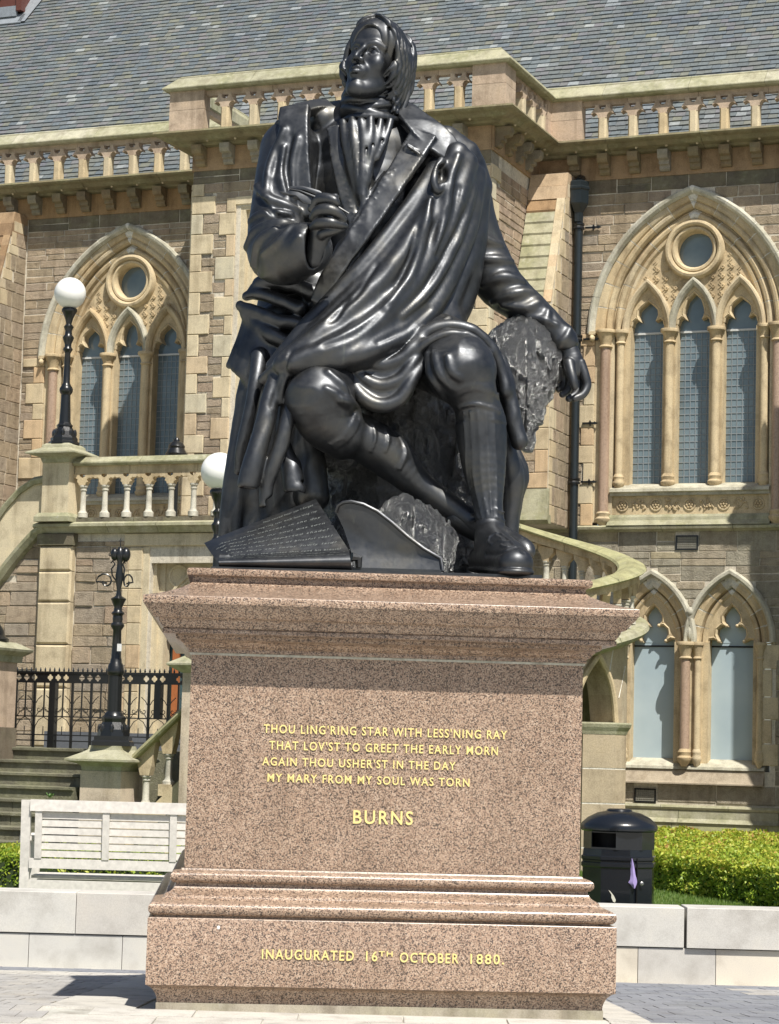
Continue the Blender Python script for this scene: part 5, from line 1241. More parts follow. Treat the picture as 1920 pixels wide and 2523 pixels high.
V,F=block(tm_,-3.9,-3.29,4.43,4.6,.14,.002); SQ.add(V,F,1,0,DARKST)
z=1.6;k=0
while z<4.4:
    h=rng.uniform(.24,.4); w=.36 if k%2 else .2; V,F=block(tm_,-2.42,-2.42+w if 0 else -2.2,z,min(4.4,z+h)-.008,.04,.002); SQ.add(V,F,.2,rng.choice((0,.9,.55,.3)))
    V,F=block(tm_,-2.42-w*.5,-2.425,z,min(4.4,z+h)-.008,.03,.002); SQ.add(V,F,.2,rng.choice((0,.9,.55))); z+=h;k+=1
V,F=block(tm_,-2.5,-.6,4.42,4.6,.05,.002); SQ.add(V,F,1,.3)
SW.build(); SQ.build()
for x0,x1,y0 in ((-2.2,-2.10,.02),(-2.10,-2.02,-.08),(-2.02,-1.93,-.18)):
    b=MB(); b.box(x0,x1,T0-y0,T0+.4,1.5,4.4-.06*(y0<0),.3); b.build('door_moulding',PALE,stair,rnd=True)
b=MB(); b.box(-2.0,-.9,T0+.2,T0+.3,3.3,4.4,.1); b.build('door_tympanum',PALE,stair,rnd=True)
b=MB(); b.tube([(-1.72+.15*math.cos(a),T0+.2,4.0+.15*math.sin(a)) for a in [2*math.pi*i/20 for i in range(21)]],.025,6,.3); b.sweep(pa(-1.35,3.35,.2,.75,10),[(-.03,-.22),(0,-.15),(.04,-.15),(.06,-.22)],y0=T0,r=.3); b.sweep(pa(-1.35,3.35,.1,.5,10),[(-.03,-.22),(0,-.15),(.04,-.15),(.06,-.22)],y0=T0,r=.3); b.build('door_tracery',PALE,stair,smooth=True,rnd=True)
b=MB(); b.box(-1.93,-.9,T0+.42,T0+.45,1.5,3.3); b.build('door_glass',simple('teal_glass',(.05,.10,.11),.15),stair)
b=MB(); b.box(-1.86,-1.76,T0+.36,T0+.42,1.5,3.3); b.build('door_leaf_edge',simple('orange_wood',(.36,.12,.04),.5),stair)
# string course and balustrade of the landing
def seglist(a,b_,lo,hi):
    x=a; out=[]
    while x<b_-.05:
        w=rng.uniform(lo,hi); w=b_-x if b_-x-w<.4 else w; out.append((x,x+w)); x+=w
    return out
for prof,nm,mt in (([(T0+.1,4.60),(T0-.10,4.61),(T0-.16,4.68),(T0-.20,4.70),(T0-.20,4.74),(T0-.12,4.77),(T0+.1,4.77)],'string_course',MOSSY),([(T0+.06,4.77),(T0-.06,4.775),(T0-.06,4.84),(T0+.06,4.85)],'plinth_stone',DARKST),([(T0+.12,5.60),(T0-.10,5.60),(T0-.13,5.63),(T0-.13,5.65),(T0-.04,5.73),(T0+.04,5.73),(T0+.12,5.66)],'coping_stone',MOSSY),([(T0+.05,5.48),(T0-.05,5.48),(T0-.05,5.60),(T0+.05,5.60)],'rail',TRIM)):
    for a,c in seglist(-3.95 if nm=='string_course' else -3.36,1.6,.8,1.3):
        b=MB(); b.prismx(prof,a+.004,c-.004,rng.random()); b.build(nm,mt,stair,rnd=True)
yhead=[(-.05,0),(.05,0),(.06,.03),(.085,.05),(.075,.085),(.11,.11),(.15,.10),(.178,.12),(.178,.17),(.05,.17),(.045,.13),(0,.105),(-.045,.13),(-.05,.17),(-.178,.17),(-.178,.12),(-.15,.10),(-.11,.11),(-.075,.085),(-.085,.05),(-.06,.03)]
BAL=[(.075,0),(.075,.07),(.055,.085),(.05,.1),(.043,.12),(.040,.30),(.038,.40),(.05,.41),(.05,.425),(.042,.43),(.046,.45),(.06,.465),(.06,.49)]
def baluster(par,u,y,z,sc=1.,rz=0):
    b=MB(); b.lathe([(r_*1.0,zz*sc) for r_,zz in BAL],(u,y,z),12,.2); b.build('baluster',GREYW,par,smooth=True,rnd=True)
for k in range(13):
    u=-3.23+.36*k
    baluster(stair,u,T0,4.845,.97)
    b=MB(); b.prism([(u+x,5.318+z) for x,z in yhead],T0-.055,T0+.055,rng.random()); b.build('arcade_head',TRIM,stair,rnd=True)
# pier with cap, and the sloping parapet to the left
b=MB(); b.box(-3.81,-3.37,T0-.2,T0+.22,4.90,5.66,.3); b.build('pier',PALE,stair,rnd=True)
b=MB(); b.lathe([(.29,4.77),(.29,4.84),(.245,4.90)],(-3.59,T0,0),4,.3,True); b.build('pier_base',MOSSY,stair,rnd=True)
b=MB(); b.lathe([(.22,5.64),(.24,5.70),(.26,5.72),(.41,5.76),(.41,5.78),(.24,5.86),(.23,5.90),(.19,5.93),(.05,5.93)],(-3.59,T0,0),4,.6,True); b.build('pier_cap',MOSSY,stair,rnd=True)
TLp=[(-3.81,5.36),(-4.0,5.33),(-4.22,5.20),(-4.42,5.0),(-4.62,4.74),(-5.0,4.25),(-5.5,3.6)]; BLp=[(-3.81,4.72),(-3.98,4.64),(-4.2,4.42),(-4.4,4.2),(-4.6,3.94),(-5.0,3.45),(-5.5,2.8)]
b=MB(); b.prism(TLp+BLp[::-1],T0-.1,T0+.1,.3); b.build('solid_parapet',PALE,stair,rnd=True)
b=MB(); b.sweep([(x,z) for x,z in TLp[::-1]],[(-.0,-.14),(0,.14),(.05,.17),(.07,.17),(.13,.04),(.13,-.04),(.07,-.17),(.05,-.17)],y0=T0,r=.5); b.build('sloping_coping',MOSSY,stair,rnd=True)
b=MB(); b.sweep([(x,z) for x,z in BLp[::-1]],[(-.12,.0),(-.10,.12),(-.04,.18),(.0,.19),(.03,.12),(.03,.0)],y0=T0,r=.5); b.build('sloping_string',MOSSY,stair,rnd=True)
# ---------------------------------------------------------------- curved flight on the right
CS,CT,CR,CZ,CD=3.9,4.6,1.3,4.5,1.1
def cur(q,r_,dz): 
    a=R(q); return (CS+r_*math.cos(a),-(CT-r_*math.sin(a)),CZ-CD*(90-q)/180+dz)
def curved(prof,q0,q1,st=4,r0=CR,rnd_=.5):
    n=max(2,int((q0-q1)/st)); b=MB(); V=[];F=[];m=len(prof)
    for i in range(n+1):
        q=q0+(q1-q0)*i/n
        for o,z in prof: V.append(cur(q,r0+o,z))
    for i in range(n):
        for j in range(m): a=i*m+j; c=i*m+(j+1)%m; F.append((a,c,c+m,a+m))
    F.append(tuple(range(m-1,-1,-1))); F.append(tuple(n*m+j for j in range(m)))
    b.add(V,F,rnd_); return b
for q0,q1 in ((150,118),(117.6,88),(87.6,60),(59.6,32),(31.6,4),(3.6,-24),(-24.4,-52),(-52.4,-80),(-80.4,-110)):
    curved([(-.17,-.03),(-.19,-.01),(-.17,.02),(-.04,.07),(.04,.07),(.17,.02),(.19,-.01),(.17,-.03)],q0,q1,4).build('coping_stone',stone_mat('mossy_coping',[(0,(.38,.36,.20)),(1,(.33,.33,.17))],5,.5,.012,moss=.6) if q0==150 else bpy.data.materials['mossy_coping'],stair,rnd=True)
    curved([(-.10,-.13),(-.10,-.03),(.10,-.03),(.10,-.13)],q0,q1,4).build('rail',TRIM,stair,rnd=True)
    curved([(-.15,-.84),(-.15,-.70),(.16,-.70),(.22,-.73),(.24,-.78),(.2,-.83),(.1,-.88),(.0,-.88)],q0,q1,4).build('string_course',MOSSY,stair,rnd=True)
for k in range(22):
    q=146-k*11.5; x,y,z=cur(q,CR,-.70); 
    baluster(stair,x,y,z,.75)
    b=MB(); n0=[(-.05,0),(.05,0),(.06,.06),(.115,.13),(.125,.2),(-.125,.2),(-.115,.13),(-.06,.06)]
    a=R(q); ex=(-math.sin(a),-math.cos(a)); ey=(math.cos(a),-math.sin(a)) 
    tilt=CD/180/math.radians(1)/CR
    V=[(x+ex[0]*u+ey[0]*w,y+ex[1]*u*1.0+ey[1]*w,z+.365+v+u*tilt*.9) for w in (-.05,.05) for u,v in n0]; n=len(n0)
    F=[tuple(range(n)),tuple(range(2*n-1,n-1,-1))]+[(i,i+n,(i+1)%n+n,(i+1)%n) for i in range(n)]; b.add(V,F,rng.random()); b.build('arcade_head',TRIM,stair,rnd=True)
# curved wall with the pointed opening, built in upright strips; impost, pier
CW=stone_mat('curved_wall_stone',[(0,(.44,.35,.24)),(.4,(.48,.41,.30)),(.7,(.40,.32,.22)),(1,(.46,.38,.28))],4,.35,.01)
QA=-30; 
def oph(q): # half opening -> top of the opening at angle q
    w=abs(q-QA)*math.pi/180*1.28; a=.37; hh=.85; Rr=(a*a+hh*hh)/(2*a)
    return None if w>=a else 2.0+math.sqrt(max(0,Rr*Rr-(w+Rr-a)**2))
blks=MB(); q=60.
b=MB(); V=[];F=[]
def strip(b,q0,q1,za0,za1,zb0,zb1,ri,ro,r_):
    P=[]
    for rr_ in (ro,ri):
        for qq,z0,z1 in ((q0,za0,zb0),(q1,za1,zb1)):
            a=R(qq); P.append((CS+rr_*math.cos(a),-(CT-rr_*math.sin(a)),z0)); P.append((CS+rr_*math.cos(a),-(CT-rr_*math.sin(a)),z1))
    b.add(P,[(0,2,3,1),(4,5,7,6),(0,4,6,2),(1,3,7,5),(0,1,5,4),(2,6,7,3)],r_)
q=70.
while q>-112:
    q1=q-2.; top0=CZ-CD*(90-q)/180-.85; top1=CZ-CD*(90-q1)/180-.85
    o0=oph(q);o1=oph(q1)
    if o0 or o1: strip(b,q,q1,(o0 or 2.0),(o1 or 2.0),top0,top1,.9,1.26,.3+.3*((int(q)//14)%2))
    elif q>QA: strip(b,q,q1,2.0,2.0,top0,top1,.9,1.26,.3+.3*((int(q)//14)%2))
    else: strip(b,q,q1,1.75,1.75,top0,top1,.9,1.26,.3+.3*((int(q)//14)%2))
    q=q1
b.build('curved_wall',CW,stair,rnd=True)
b=MB(); path=[]
for i in range(25):
    t=i/24.; qq=QA+ (17.2-34.4*t); 
    hh=oph(qq) or 2.0; a=R(qq); path.append((CS+1.28*math.cos(a),-(CT-1.28*math.sin(a)),hh-.0))
b.tube(path,.04,8,.2); b.build('arch_moulding',TRIM,stair,smooth=True,rnd=True)
b=MB()
for j,(a1,a2) in enumerate(((-60,-47.6),(0,12),(-12,0))): pass
for qq in (-20,-40,-8,-52):
    a=R(qq); h0=(oph(qq) or 2.3)+.03; b.add([],[],0); b.tube([(CS+1.262*math.cos(a),-(CT-1.262*math.sin(a)),h0),(CS+1.262*math.cos(R(QA+(qq-QA)*1.5)),-(CT-1.262*math.sin(R(QA+(qq-QA)*1.5))),h0+.42)],.008,5,.5)
b.build('pointing',WMORT,stair,rnd=True)
a=R(-18); px_,py_=CS+1.1*math.cos(a),-(CT-1.1*math.sin(a))
for z0,z1 in ((0,.42),(.43,.98),(.99,1.42),(1.43,1.86)):
    b=MB(); oc=[(-.22,-.22),(-.22,.3),(.2,.3),(.34,.16),(.34,-.08),(.2,-.22)]
    rz_=R(20); V=[(px_+x*math.cos(rz_)-y*math.sin(rz_),py_+x*math.sin(rz_)+y*math.cos(rz_),z) for z in (z0+.004,z1-.004) for x,y in oc]; n=6
    b.add(V,[tuple(range(n-1,-1,-1)),tuple(range(n,2*n))]+[(i,(i+1)%n,(i+1)%n+n,i+n) for i in range(n)],rng.random()); b.build('pier_stone',CW,stair,rnd=True)
b=MB(); V=[(px_+x*.985*math.cos(rz_)-y*.985*math.sin(rz_),py_+x*.985*math.sin(rz_)+y*.985*math.cos(rz_),z) for z in (0.,1.86) for x,y in oc]; b.add(V,[tuple(range(n-1,-1,-1)),tuple(range(n,2*n))]+[(i,(i+1)%n,(i+1)%n+n,i+n) for i in range(n)],.5); b.build('pier_core',WMORT,stair,rnd=True)
b=MB(); V=[(px_+x*math.cos(rz_)*k-y*math.sin(rz_)*k,py_+x*math.sin(rz_)*k+y*math.cos(rz_)*k,z) for z,k in ((1.86,1.02),(1.90,1.06),(1.95,1.16),(1.99,1.2),(2.01,1.17)) for x,y in oc]
b.add(V,[tuple(range(n-1,-1,-1)),tuple(range(4*n,5*n))]+[(j*n+i,j*n+(i+1)%n,j*n+(i+1)%n+n,j*n+i+n) for j in range(4) for i in range(n)],.3); b.build('impost',MOSSY,stair,rnd=True)
b=MB(); b.box(2.2,4.2,-3.6,-3.4,0,3.2,.3); b.build('inner_wall',RUBG,stair,rnd=True)
b=MB(); b.lathe([(.92,2.84),(.92,3.3)],(CS,-CT,0),24,.3); b.box(1.6,CS,-CT-.92,-3.4,2.84,3.3,.3); b.build('stair_soffit',RUBG,stair,rnd=True)  # hidden slab added under the flight to keep the arch interior shaded
b=MB(); b.box(3.1,3.3,-CT-.9,-3.6,0,2.84,.3); b.build('inner_wall',RUBG,stair,rnd=True)
# ---------------------------------------------------------------- steps up to the ground floor landing
steps=empty('entrance_steps',tr,-R(TH),'weathered dark stone steps behind the white bench, leading up to the iron railing','steps')
STEP=stone_mat('step_stone',[(0,(.15,.145,.10)),(.5,(.19,.18,.13)),(1,(.13,.13,.095))],5,.7,.02,moss=.5)
b=MB(); b.box(-6.5,3.5,-7.3,-3.95,0,1.5,.5); b.build('landing',STEP,steps,rnd=True)
for i in range(9):
    z=1.5-.155*i; t0=7.25+.33*i
    for a,c in seglist(-6.2,-.62,1.4,2.3):
        b=MB(); b.prismx([(-t0,z-.155),(-t0-.33,z-.155),(-t0-.33,z-.045),(-t0-.365,z-.035),(-t0-.365,z-.006),(-t0-.355,z),(-t0,z)],a+.004,c-.004,rng.random()); b.build('step',STEP,steps,rnd=True)
def weeds(name,par,pts,n,h,mat):
    V=[];F=[]
    for (x,y,z) in pts:
        for _ in range(n):
            a=rng.uniform(0,6.28); l=rng.uniform(.4,1)*h; dx,dy=math.cos(a)*l*.7,math.sin(a)*l*.7; w=.012; k=len(V)
            V+=[(x+rng.uniform(-.03,.03),y+rng.uniform(-.02,.02),z),(x+dx-dy*.2,y+dy+dx*.2,z+l*.6),(x+dx*1.3,y+dy*1.3,z+l),(x+dx+dy*.2,y+dy-dx*.2,z+l*.6)]; F.append((k,k+1,k+2,k+3))
    o=meshnp(name,V,F,mat,par); o['kind']='stuff'; return o
WEED=simple('weed_leaf',(.10,.22,.04),.6)
weeds('weeds',steps,[(-2.35,-7.65,1.35),(-2.9,-8.0,1.19),(-2.2,-8.0,1.19),(-.9,-8.65,.9),(-1.0,-9.0,.75)],26,.07,WEED)
# newel, sloping balustrade
news=empty('stair_balustrade',tr,-R(TH),'mossy sloping stone balustrade rising from a square newel beside the steps','balustrade')
Y1=-8.25
b=MB(); b.box(-.56,.0,Y1-.28,Y1+.28,0,1.24,.3); b.build('newel',stone_mat('newel_stone',[(0,(.55,.46,.36)),(1,(.57,.48,.38))],5,.3,.01),news,rnd=True)
b=MB(); b.lathe([(.27,1.24),(.28,1.30),(.32,1.33),(.43,1.36),(.43,1.385),(.28,1.46),(.22,1.50),(.21,1.55),(.03,1.55)],(-.28,Y1,0),4,.6,True); b.build('newel_cap',MOSSY,news,rnd=True)
sl=.90
def slz(u): return 1.34+(u-.03)*sl
for a,c in ((.0,.75),(.755,1.5),(1.505,2.3)):
    b=MB(); V=[];F=[]
    pr=[(-.16,-.03),(-.18,.0),(-.16,.03),(-.03,.11),(.03,.11),(.16,.03),(.18,.0),(.16,-.03)]
    for u in (a,c): 
        for o,z in pr: V.append((u,Y1+o,slz(u)+z+.02))
    n=len(pr); b.add(V,[tuple(range(n)),tuple(range(2*n-1,n-1,-1))]+[(i,i+n,(i+1)%n+n,(i+1)%n) for i in range(n)],rng.random()); b.build('sloping_coping',bpy.data.materials['mossy_coping'],news,rnd=True)
    b=MB(); b.prism([(a,slz(a)-.78),(c,slz(c)-.78),(c,slz(c)-1.05),(a,slz(a)-1.05)],Y1-.1,Y1+.1,.3); b.build('string',TRIM,news,rnd=True)
for k in range(7):
    u=.2+k*.3; z=slz(u)-.68
    b=MB(); b.box(u-.09,u+.09,Y1-.09,Y1+.09,z-.12,z+.02,.3); b.build('plinth_stone',TRIM,news,rnd=True)
    baluster(news,u,Y1,z,.8); b=MB(); b.prism([(u-.06,z+.39),(u+.06,z+.39),(u+.09,z+.5),(u+.14,slz(u)+.12),(u-.12,slz(u)-.10),(u-.09,z+.5)],Y1-.06,Y1+.06,rng.random()); b.build('arcade_head',TRIM,news,rnd=True)
b=MB(); b.box(-.0,2.3,Y1+.02,Y1+.1,0,.6,.3); b.prism([(.0,.0),(2.3,0),(2.3,slz(2.3)-1.05),(.0,.35)],Y1-.09,Y1+.09,.3); b.build('side_wall',RUBG,news,rnd=True)
# left gate pier with black dome
gp=empty('gate_pier',tr,-R(TH),'square stone pier with flat cap and small black iron dome, left of the railing','pier')
b=MB(); b.box(-2.95,-2.10,-8.1,-7.55,1.75,2.58,.3); b.build('pier_shaft',PINKST,gp,rnd=True); b=MB(); b.box(-2.95,-2.08,-8.12,-7.53,0.,1.745,.3); b.build('pier_foot',DARKST,gp,rnd=True)
b=MB(); b.lathe([(.36,2.58),(.37,2.66),(.46,2.72),(.47,2.75),(.38,2.80),(.30,2.84),(.05,2.84)],(-2.44,-7.83,0),4,.6,True); b.build('pier_cap',MOSSY,gp,rnd=True)
b=MB(); b.lathe([(.25,2.84),(.26,2.87),(.2,2.92),(.19,2.98),(.14,3.05),(.12,3.08),(.10,3.10),(.09,3.14),(.05,3.18),(.01,3.19)],(-2.36,-7.83,0),16); b.build('iron_dome',IRON,gp,smooth=True)
# ---------------------------------------------------------------- iron railing
rail=empty('iron_railing',tr,-R(TH),'black wrought iron railing with quatrefoil band and scrolls on the landing','railing')
YR=-7.0; zb,zt=1.55,2.50
def qf_band(u0,u1):
    b=MB(); 
    n=int((u1-u0)/.115); st=(u1-u0)/n
    outer=[(u0,2.36),(u1,2.36),(u1,2.47),(u0,2.47)]; holes=[]
    for i in range(n):
        cx=u0+st*(i+.5); cz=2.415; H=[]
        if i%4==3: continue
        for k in range(16):
            a=2*math.pi*k/16; r_=.030*(1+.42*abs(math.cos(2*a))**.5*(1 if abs(math.cos(2*a))>.3 else -.2)); H.append((cx+r_*math.cos(a),cz+r_*math.sin(a)))
        holes.append(H)
    holed_plate(b,outer,holes,YR-.006,YR+.006); return b
qf_band(-2.45,1.2).build('quatrefoil_band',IRON,rail)
for z0,z1 in ((2.47,2.495),(2.345,2.36),(1.90,1.915),(1.66,1.675),(1.585,1.60)):
    b=MB(); b.box(-2.46,1.2,YR-.016,YR+.016,z0,z1); b.build('horizontal_bar',IRON,rail)
u=-2.42;k=0
while u<1.2:
    thick=k%2==0
    w=.014 if thick else .008
    if k==4 or k==15: w=.045
    b=MB(); b.box(u-w,u+w,YR-w,YR+w,1.5,2.36) if thick else b.box(u-w,u+w,YR-w,YR+w,1.915,2.345)
    b.build('post' if thick else 'bar',IRON,rail)
    if thick:
        b=MB()
        for z in (2.16,1.98):
            for sg in (-1,1): b.tube([(u+sg*.02,YR,z-.08),(u+sg*.05,YR,z-.03),(u+sg*.11,YR,z+.02)],.006,4)
        b.build('leaf_spray',IRON,rail)['kind']='stuff'
    else:
        b=MB()
        for sg in (-1,1):
            b.tube([(u+sg*(.07-.06*math.cos(0)*0)+sg*(.055-.0045*i)*math.cos(i*.55+2.6),YR,2.0+(.052-.0043*i)*math.sin(i*.55+2.6)) for i in range(12)],.005,4)
            b.tube([(u+sg*.13,YR,1.675),(u+sg*.12,YR,1.78),(u+sg*.07,YR,1.86),(u,YR,1.90)],.006,4)
        b.tube([(u,YR,1.675),(u,YR,1.78)],.006,4); b.build('scroll',IRON,rail)
    u+=.14;k+=1
b=MB()
u=-2.42
while u<1.2: b.lathe([(.008,2.495),(.016,2.51),(.002,2.55)],(u,YR,0),4); u+=.07
o=b.build('spikes',IRON,rail); o['kind']='stuff'
b=MB(); b.box(-2.5,1.2,YR+.9,YR+.95,1.5,1.72); b.build('inner_kerb',simple('blue_shadow_kerb',(.12,.13,.15),.6),rail)  # kerb in one even dark blue-grey
# ---------------------------------------------------------------- lamps
GLOBE,nt,bb=newmat('opal_globe'); bb.inputs['Base Color'].default_value=(.82,.82,.80,1); bb.inputs['Roughness'].default_value=.22; bb.inputs['Subsurface Weight'].default_value=.0
def w3(x,y,z): 
    c,s_=math.cos(-R(TH)),math.sin(-R(TH)); return (x*c-y*s_,36+x*s_+y*c,z)
def lamp(u,y,z,h,label,globe=True,gr=.235):
    L=empty('lamp_standard',w3(u,y,z),0,label,'street lamp','lamp standards along the museum stair')
    b=MB(); b.lathe([(.23,0),(.23,.035),(.2,.05),(.20,.09),(.17,.13),(.15,.19),(.11,.26),(.12,.27),(.12,.29),(.095,.31),(.09,.33)],(0,0,0),8); b.build('lamp_base',IRON,L)
    b=MB(); b.lathe([(.085,.33),(.066,.74),(.09,.77),(.10,.80),(.10,.83),(.085,.86),(.07,.88),(.052,.92),(.042,1.36),(.05,1.38),(.075,1.42),(.05,1.46),(.05,1.50),(.075,1.56),(.085,1.6),(.055,1.64),(.05,1.70),(.075,1.76),(.04,1.80),(.05,1.84)],(0,0,0),14); b.build('lamp_post',IRON,L,smooth=True)
    b=MB(); b.lathe([(.05,1.84),(.06,1.88),(.10,1.97),(.115,1.99),(.115,2.02),(.10,2.04)],(0,0,0),14); b.build('globe_holder',IRON,L,smooth=True)
    if globe: b=MB(); b.sphere((0,0,2.03+gr),gr,32,20); b.build('globe',GLOBE,L,smooth=True)
    return L
def acanth(L,z,r_,n,h):
    b=MB()
    for k in range(n):
        a=2*math.pi*k/n; b.sphere((r_*math.cos(a),r_*math.sin(a),z),(.03,.03,h),6,5)
    b.build('acanthus_leaves',IRON,L,smooth=True)
l1=lamp(-3.59,T0,5.93,2.2,'black iron lamp with white globe on the left landing pier, before the left arched window'); acanth(l1,.16,.155,8,.07)
l2=lamp(1.05,Y1-.0,2.66,2.2,'black iron lamp with white globe half hidden behind the left edge of the statue',gr=.232); acanth(l2,.16,.155,8,.07)
b=MB(); b.box(.78,1.32,Y1-.27,Y1+.27,0,2.45,.3); b.build('upper_newel',stone_mat('newel_b',[(0,(.55,.46,.36)),(1,(.57,.48,.38))],5,.3,.01),news,rnd=True)
b=MB(); b.lathe([(.28,2.45),(.42,2.54),(.42,2.56),(.25,2.66),(.05,2.66)],(1.05,Y1,0),4,.6,True); b.build('upper_newel_cap',MOSSY,news,rnd=True)
# lamp without globe on the front newel
L=empty('lamp_column',w3(-.28,Y1,1.55),0,'black iron lamp column with scroll bracket and no globe, on the newel beside the steps','street lamp','lamp standards along the museum stair')
b=MB(); b.lathe([(.235,0),(.235,.05),(.21,.07),(.21,.12)],(0,0,0),4,0,True); b.lathe([(.2,.12),(.19,.2),(.14,.29),(.15,.33),(.15,.35),(.13,.37)],(0,0,0),8); b.build('column_base',IRON,L)
acanth(L,.2,.17,8,.07)
b=MB(); b.lathe([(.125,.37),(.11,.40),(.09,.42),(.085,.86),(.105,.88),(.11,.92),(.10,.95),(.095,.99),(.075,1.02),(.07,1.06),(.062,1.08),(.052,1.42),(.085,1.47),(.085,1.49),(.06,1.52),(.065,1.56),(.06,1.60),(.085,1.63),(.055,1.66),(.05,1.7),(.08,1.77),(.10,1.81),(.035,1.85),(.025,1.92),(.04,2.0),(.05,2.10),(.035,2.2),(.03,2.26),(.05,2.31),(.06,2.37),(.03,2.44),(.01,2.46)],(0,0,0),14); b.build('column_shaft',IRON,L,smooth=True)
b=MB()
for sg,sc_ in ((-1,1.),(1,.6)):
    b.tube([(sg*sc_*(.02+.13),0,2.0)]+[(sg*sc_*(.17+(.115-.008*i)*math.cos(i*.6)),.0,2.02+(.115-.008*i)*math.sin(i*.6)) for i in range(12)],.012,6)
    b.tube([(sg*.03,0,2.02),(sg*.09*sc_,0,2.10),(sg*.10*sc_,0,2.18),(sg*.06*sc_,0,2.24),(sg*.09*sc_,0,2.28),(sg*.11*sc_,0,2.25)],.011,6)
b.tube([(-.03,0,2.32),(-.09,0,2.36),(-.13,0,2.34),(-.14,0,2.37)],.01,6); b.tube([(0,0,2.46),(0,0,2.56)],.006,5); b.tube([(-.02,0,2.53),(.02,0,2.53)],.006,5); b.build('scroll_bracket',IRON,L,smooth=True)
b=MB(); b.sphere((.07,0,2.36),(.06,.06,.09),12,8); b.sphere((-.07,0,2.36),(.05,.05,.08),12,8); b.build('finial',IRON,L,smooth=True)
b=MB(); b.box(.02,.075,-.12,-.115,1.16,1.25); b.build('sticker',simple('paper',(.6,.6,.6),.6),L)
# low finial seen over the landing balustrade
fn=empty('iron_finial',w3(-2.45,-2.6,4.93),0,'small black iron dome just above the landing coping below the left window','finial')
b=MB(); b.lathe([(.05,0),(.05,.9),(.16,.98),(.17,1.02),(.12,1.1),(.13,1.13),(.10,1.18),(.05,1.21),(.05,1.23),(.02,1.27),(.005,1.27)],(0,0,0),14); b.build('dome',IRON,fn,smooth=True)

# ================================================================ PEDESTAL
def granite():
    m,nt,b=newmat('pink_granite'); v=coords(nt)
    def vor(sc,seed):
        mp=nt.nodes.new('ShaderNodeMapping'); mp.inputs[1].default_value=(seed,seed*.7,seed*.3); nt.links.new(v,mp.inputs[0])
        t=N(nt,'ShaderNodeTexVoronoi'); t.inputs['Scale'].default_value=sc; nt.links.new(mp.outputs[0],t.inputs['Vector']); return t.outputs['Color']
    a=N(nt,'ShaderNodeSeparateColor'); nt.links.new(vor(165,0),a.inputs[0])
    c=ramp(nt,a.outputs[0],[(0,(.065,.05,.042)),(.24,(.115,.085,.07)),(.30,(.275,.19,.14)),(.5,(.36,.255,.185)),(.75,(.43,.32,.24)),(1,(.52,.42,.335))],'LINEAR')
    a2=N(nt,'ShaderNodeSeparateColor'); nt.links.new(vor(290,3.1),a2.inputs[0])
    k=ramp(nt,a2.outputs[1],[(.0,(.45,.38,.36)),(.22,(.55,.47,.45)),(.26,(1,1,1)),(1,(1.1,1.08,1.06))]); c=mix(nt,.85,c,k,'MULTIPLY')
    vs=coords(nt,'Object',(5,5,.35)); n9=noise(nt,vs,1.4,5,.7); c=mix(nt,1.,c,ramp(nt,n9,[(.3,(.80,.79,.78)),(.5,(.97,.97,.97)),(.75,(1.05,1.05,1.05))]),'MULTIPLY')
    n=noise(nt,v,2.2,4,.6); c=mix(nt,1.,c,ramp(nt,n,[(.3,(.9,.88,.86)),(.7,(1.08,1.08,1.08))]),'MULTIPLY')
    nt.links.new(c,b.inputs['Base Color']); b.inputs['Roughness'].default_value=.30; b.inputs['Specular IOR Level'].default_value=.5
    nn=noise(nt,v,90,2,.5); bump(nt,b,nn,.05,.002); return m
PG=granite()
pedestal=empty('granite_pedestal',(-.055+.073*math.cos(R(3.7)),14.36+.073*math.sin(R(3.7)),0),R(3.7),'tall pink granite pedestal with gilded lettering under the bronze statue','pedestal')
HX=1.223; DEP=2.9
def rectprof(prof,name,mat,r=.5,nseg=1,sm=True):
    """prof (offset from the die face, z), mitred round the rectangle"""
    b=MB(); V=[];F=[]
    for o,z in prof: V+= [(-HX-o,-o,z),(HX+o,-o,z),(HX+o,DEP+o,z),(-HX-o,DEP+o,z)]
    n=len(prof)
    for j in range(n-1):
        for i in range(4): F.append((j*4+i,j*4+(i+1)%4,(j+1)*4+(i+1)%4,(j+1)*4+i))
    F.append((3,2,1,0)); F.append(tuple((n-1)*4+i for i in range(4))); b.add(V,F,r)
    return b.build(name,mat,pedestal,smooth=sm)
def arc(cx,cz,r_,a0,a1,n=7): return [(cx+r_*math.cos(R(a0+(a1-a0)*i/n)),cz+r_*math.sin(R(a0+(a1-a0)*i/n))) for i in range(n+1)]
FOOT=stone_mat('foot_granite',[(0,(.40,.36,.30)),(1,(.40,.36,.30))],8,.3,.01,moss=.3,grain=120)
rectprof([(.14,-.3),(.14,.042)],'foot_band',FOOT)
rectprof([(.135,.042),(.135,.05)]+[(.137,.07),(.145,.095),(.16,.12),(.18,.14),(.2,.15)],'foot_cove',PG)
rectprof([(.205,.152),(.205,.545),(.20,.552),(.165,.556)],'base_block',PG)
rectprof([(.165,.556),(.165,.566)]+arc(.165,.605,.04,-90,90,8)+[(.13,.655),(.115,.672),(.105,.69),(.085,.70),(.075,.705),(.06,.72),(.05,.735),(.047,.745)],'lower_torus',PG)
rectprof([(.047,.745),(.047,.755)]+arc(.047,.79,.035,-90,90,8)+[(.02,.832),(.015,.842),(0,.843)],'upper_torus',PG)
b=MB(); b.box(-HX,HX,0,DEP,.845,2.150); b.build('die',PG,pedestal)
b=MB(); b.box(-HX-.012,HX+.012,-.012,DEP+.012,2.150,2.164); b.build('lead_joint',LICH,pedestal)
rectprof([(.02,2.165),(.02,2.19),(.035,2.195),(.05,2.215),(.075,2.235),(.10,2.245),(.10,2.272)],'bed_mould',PG)
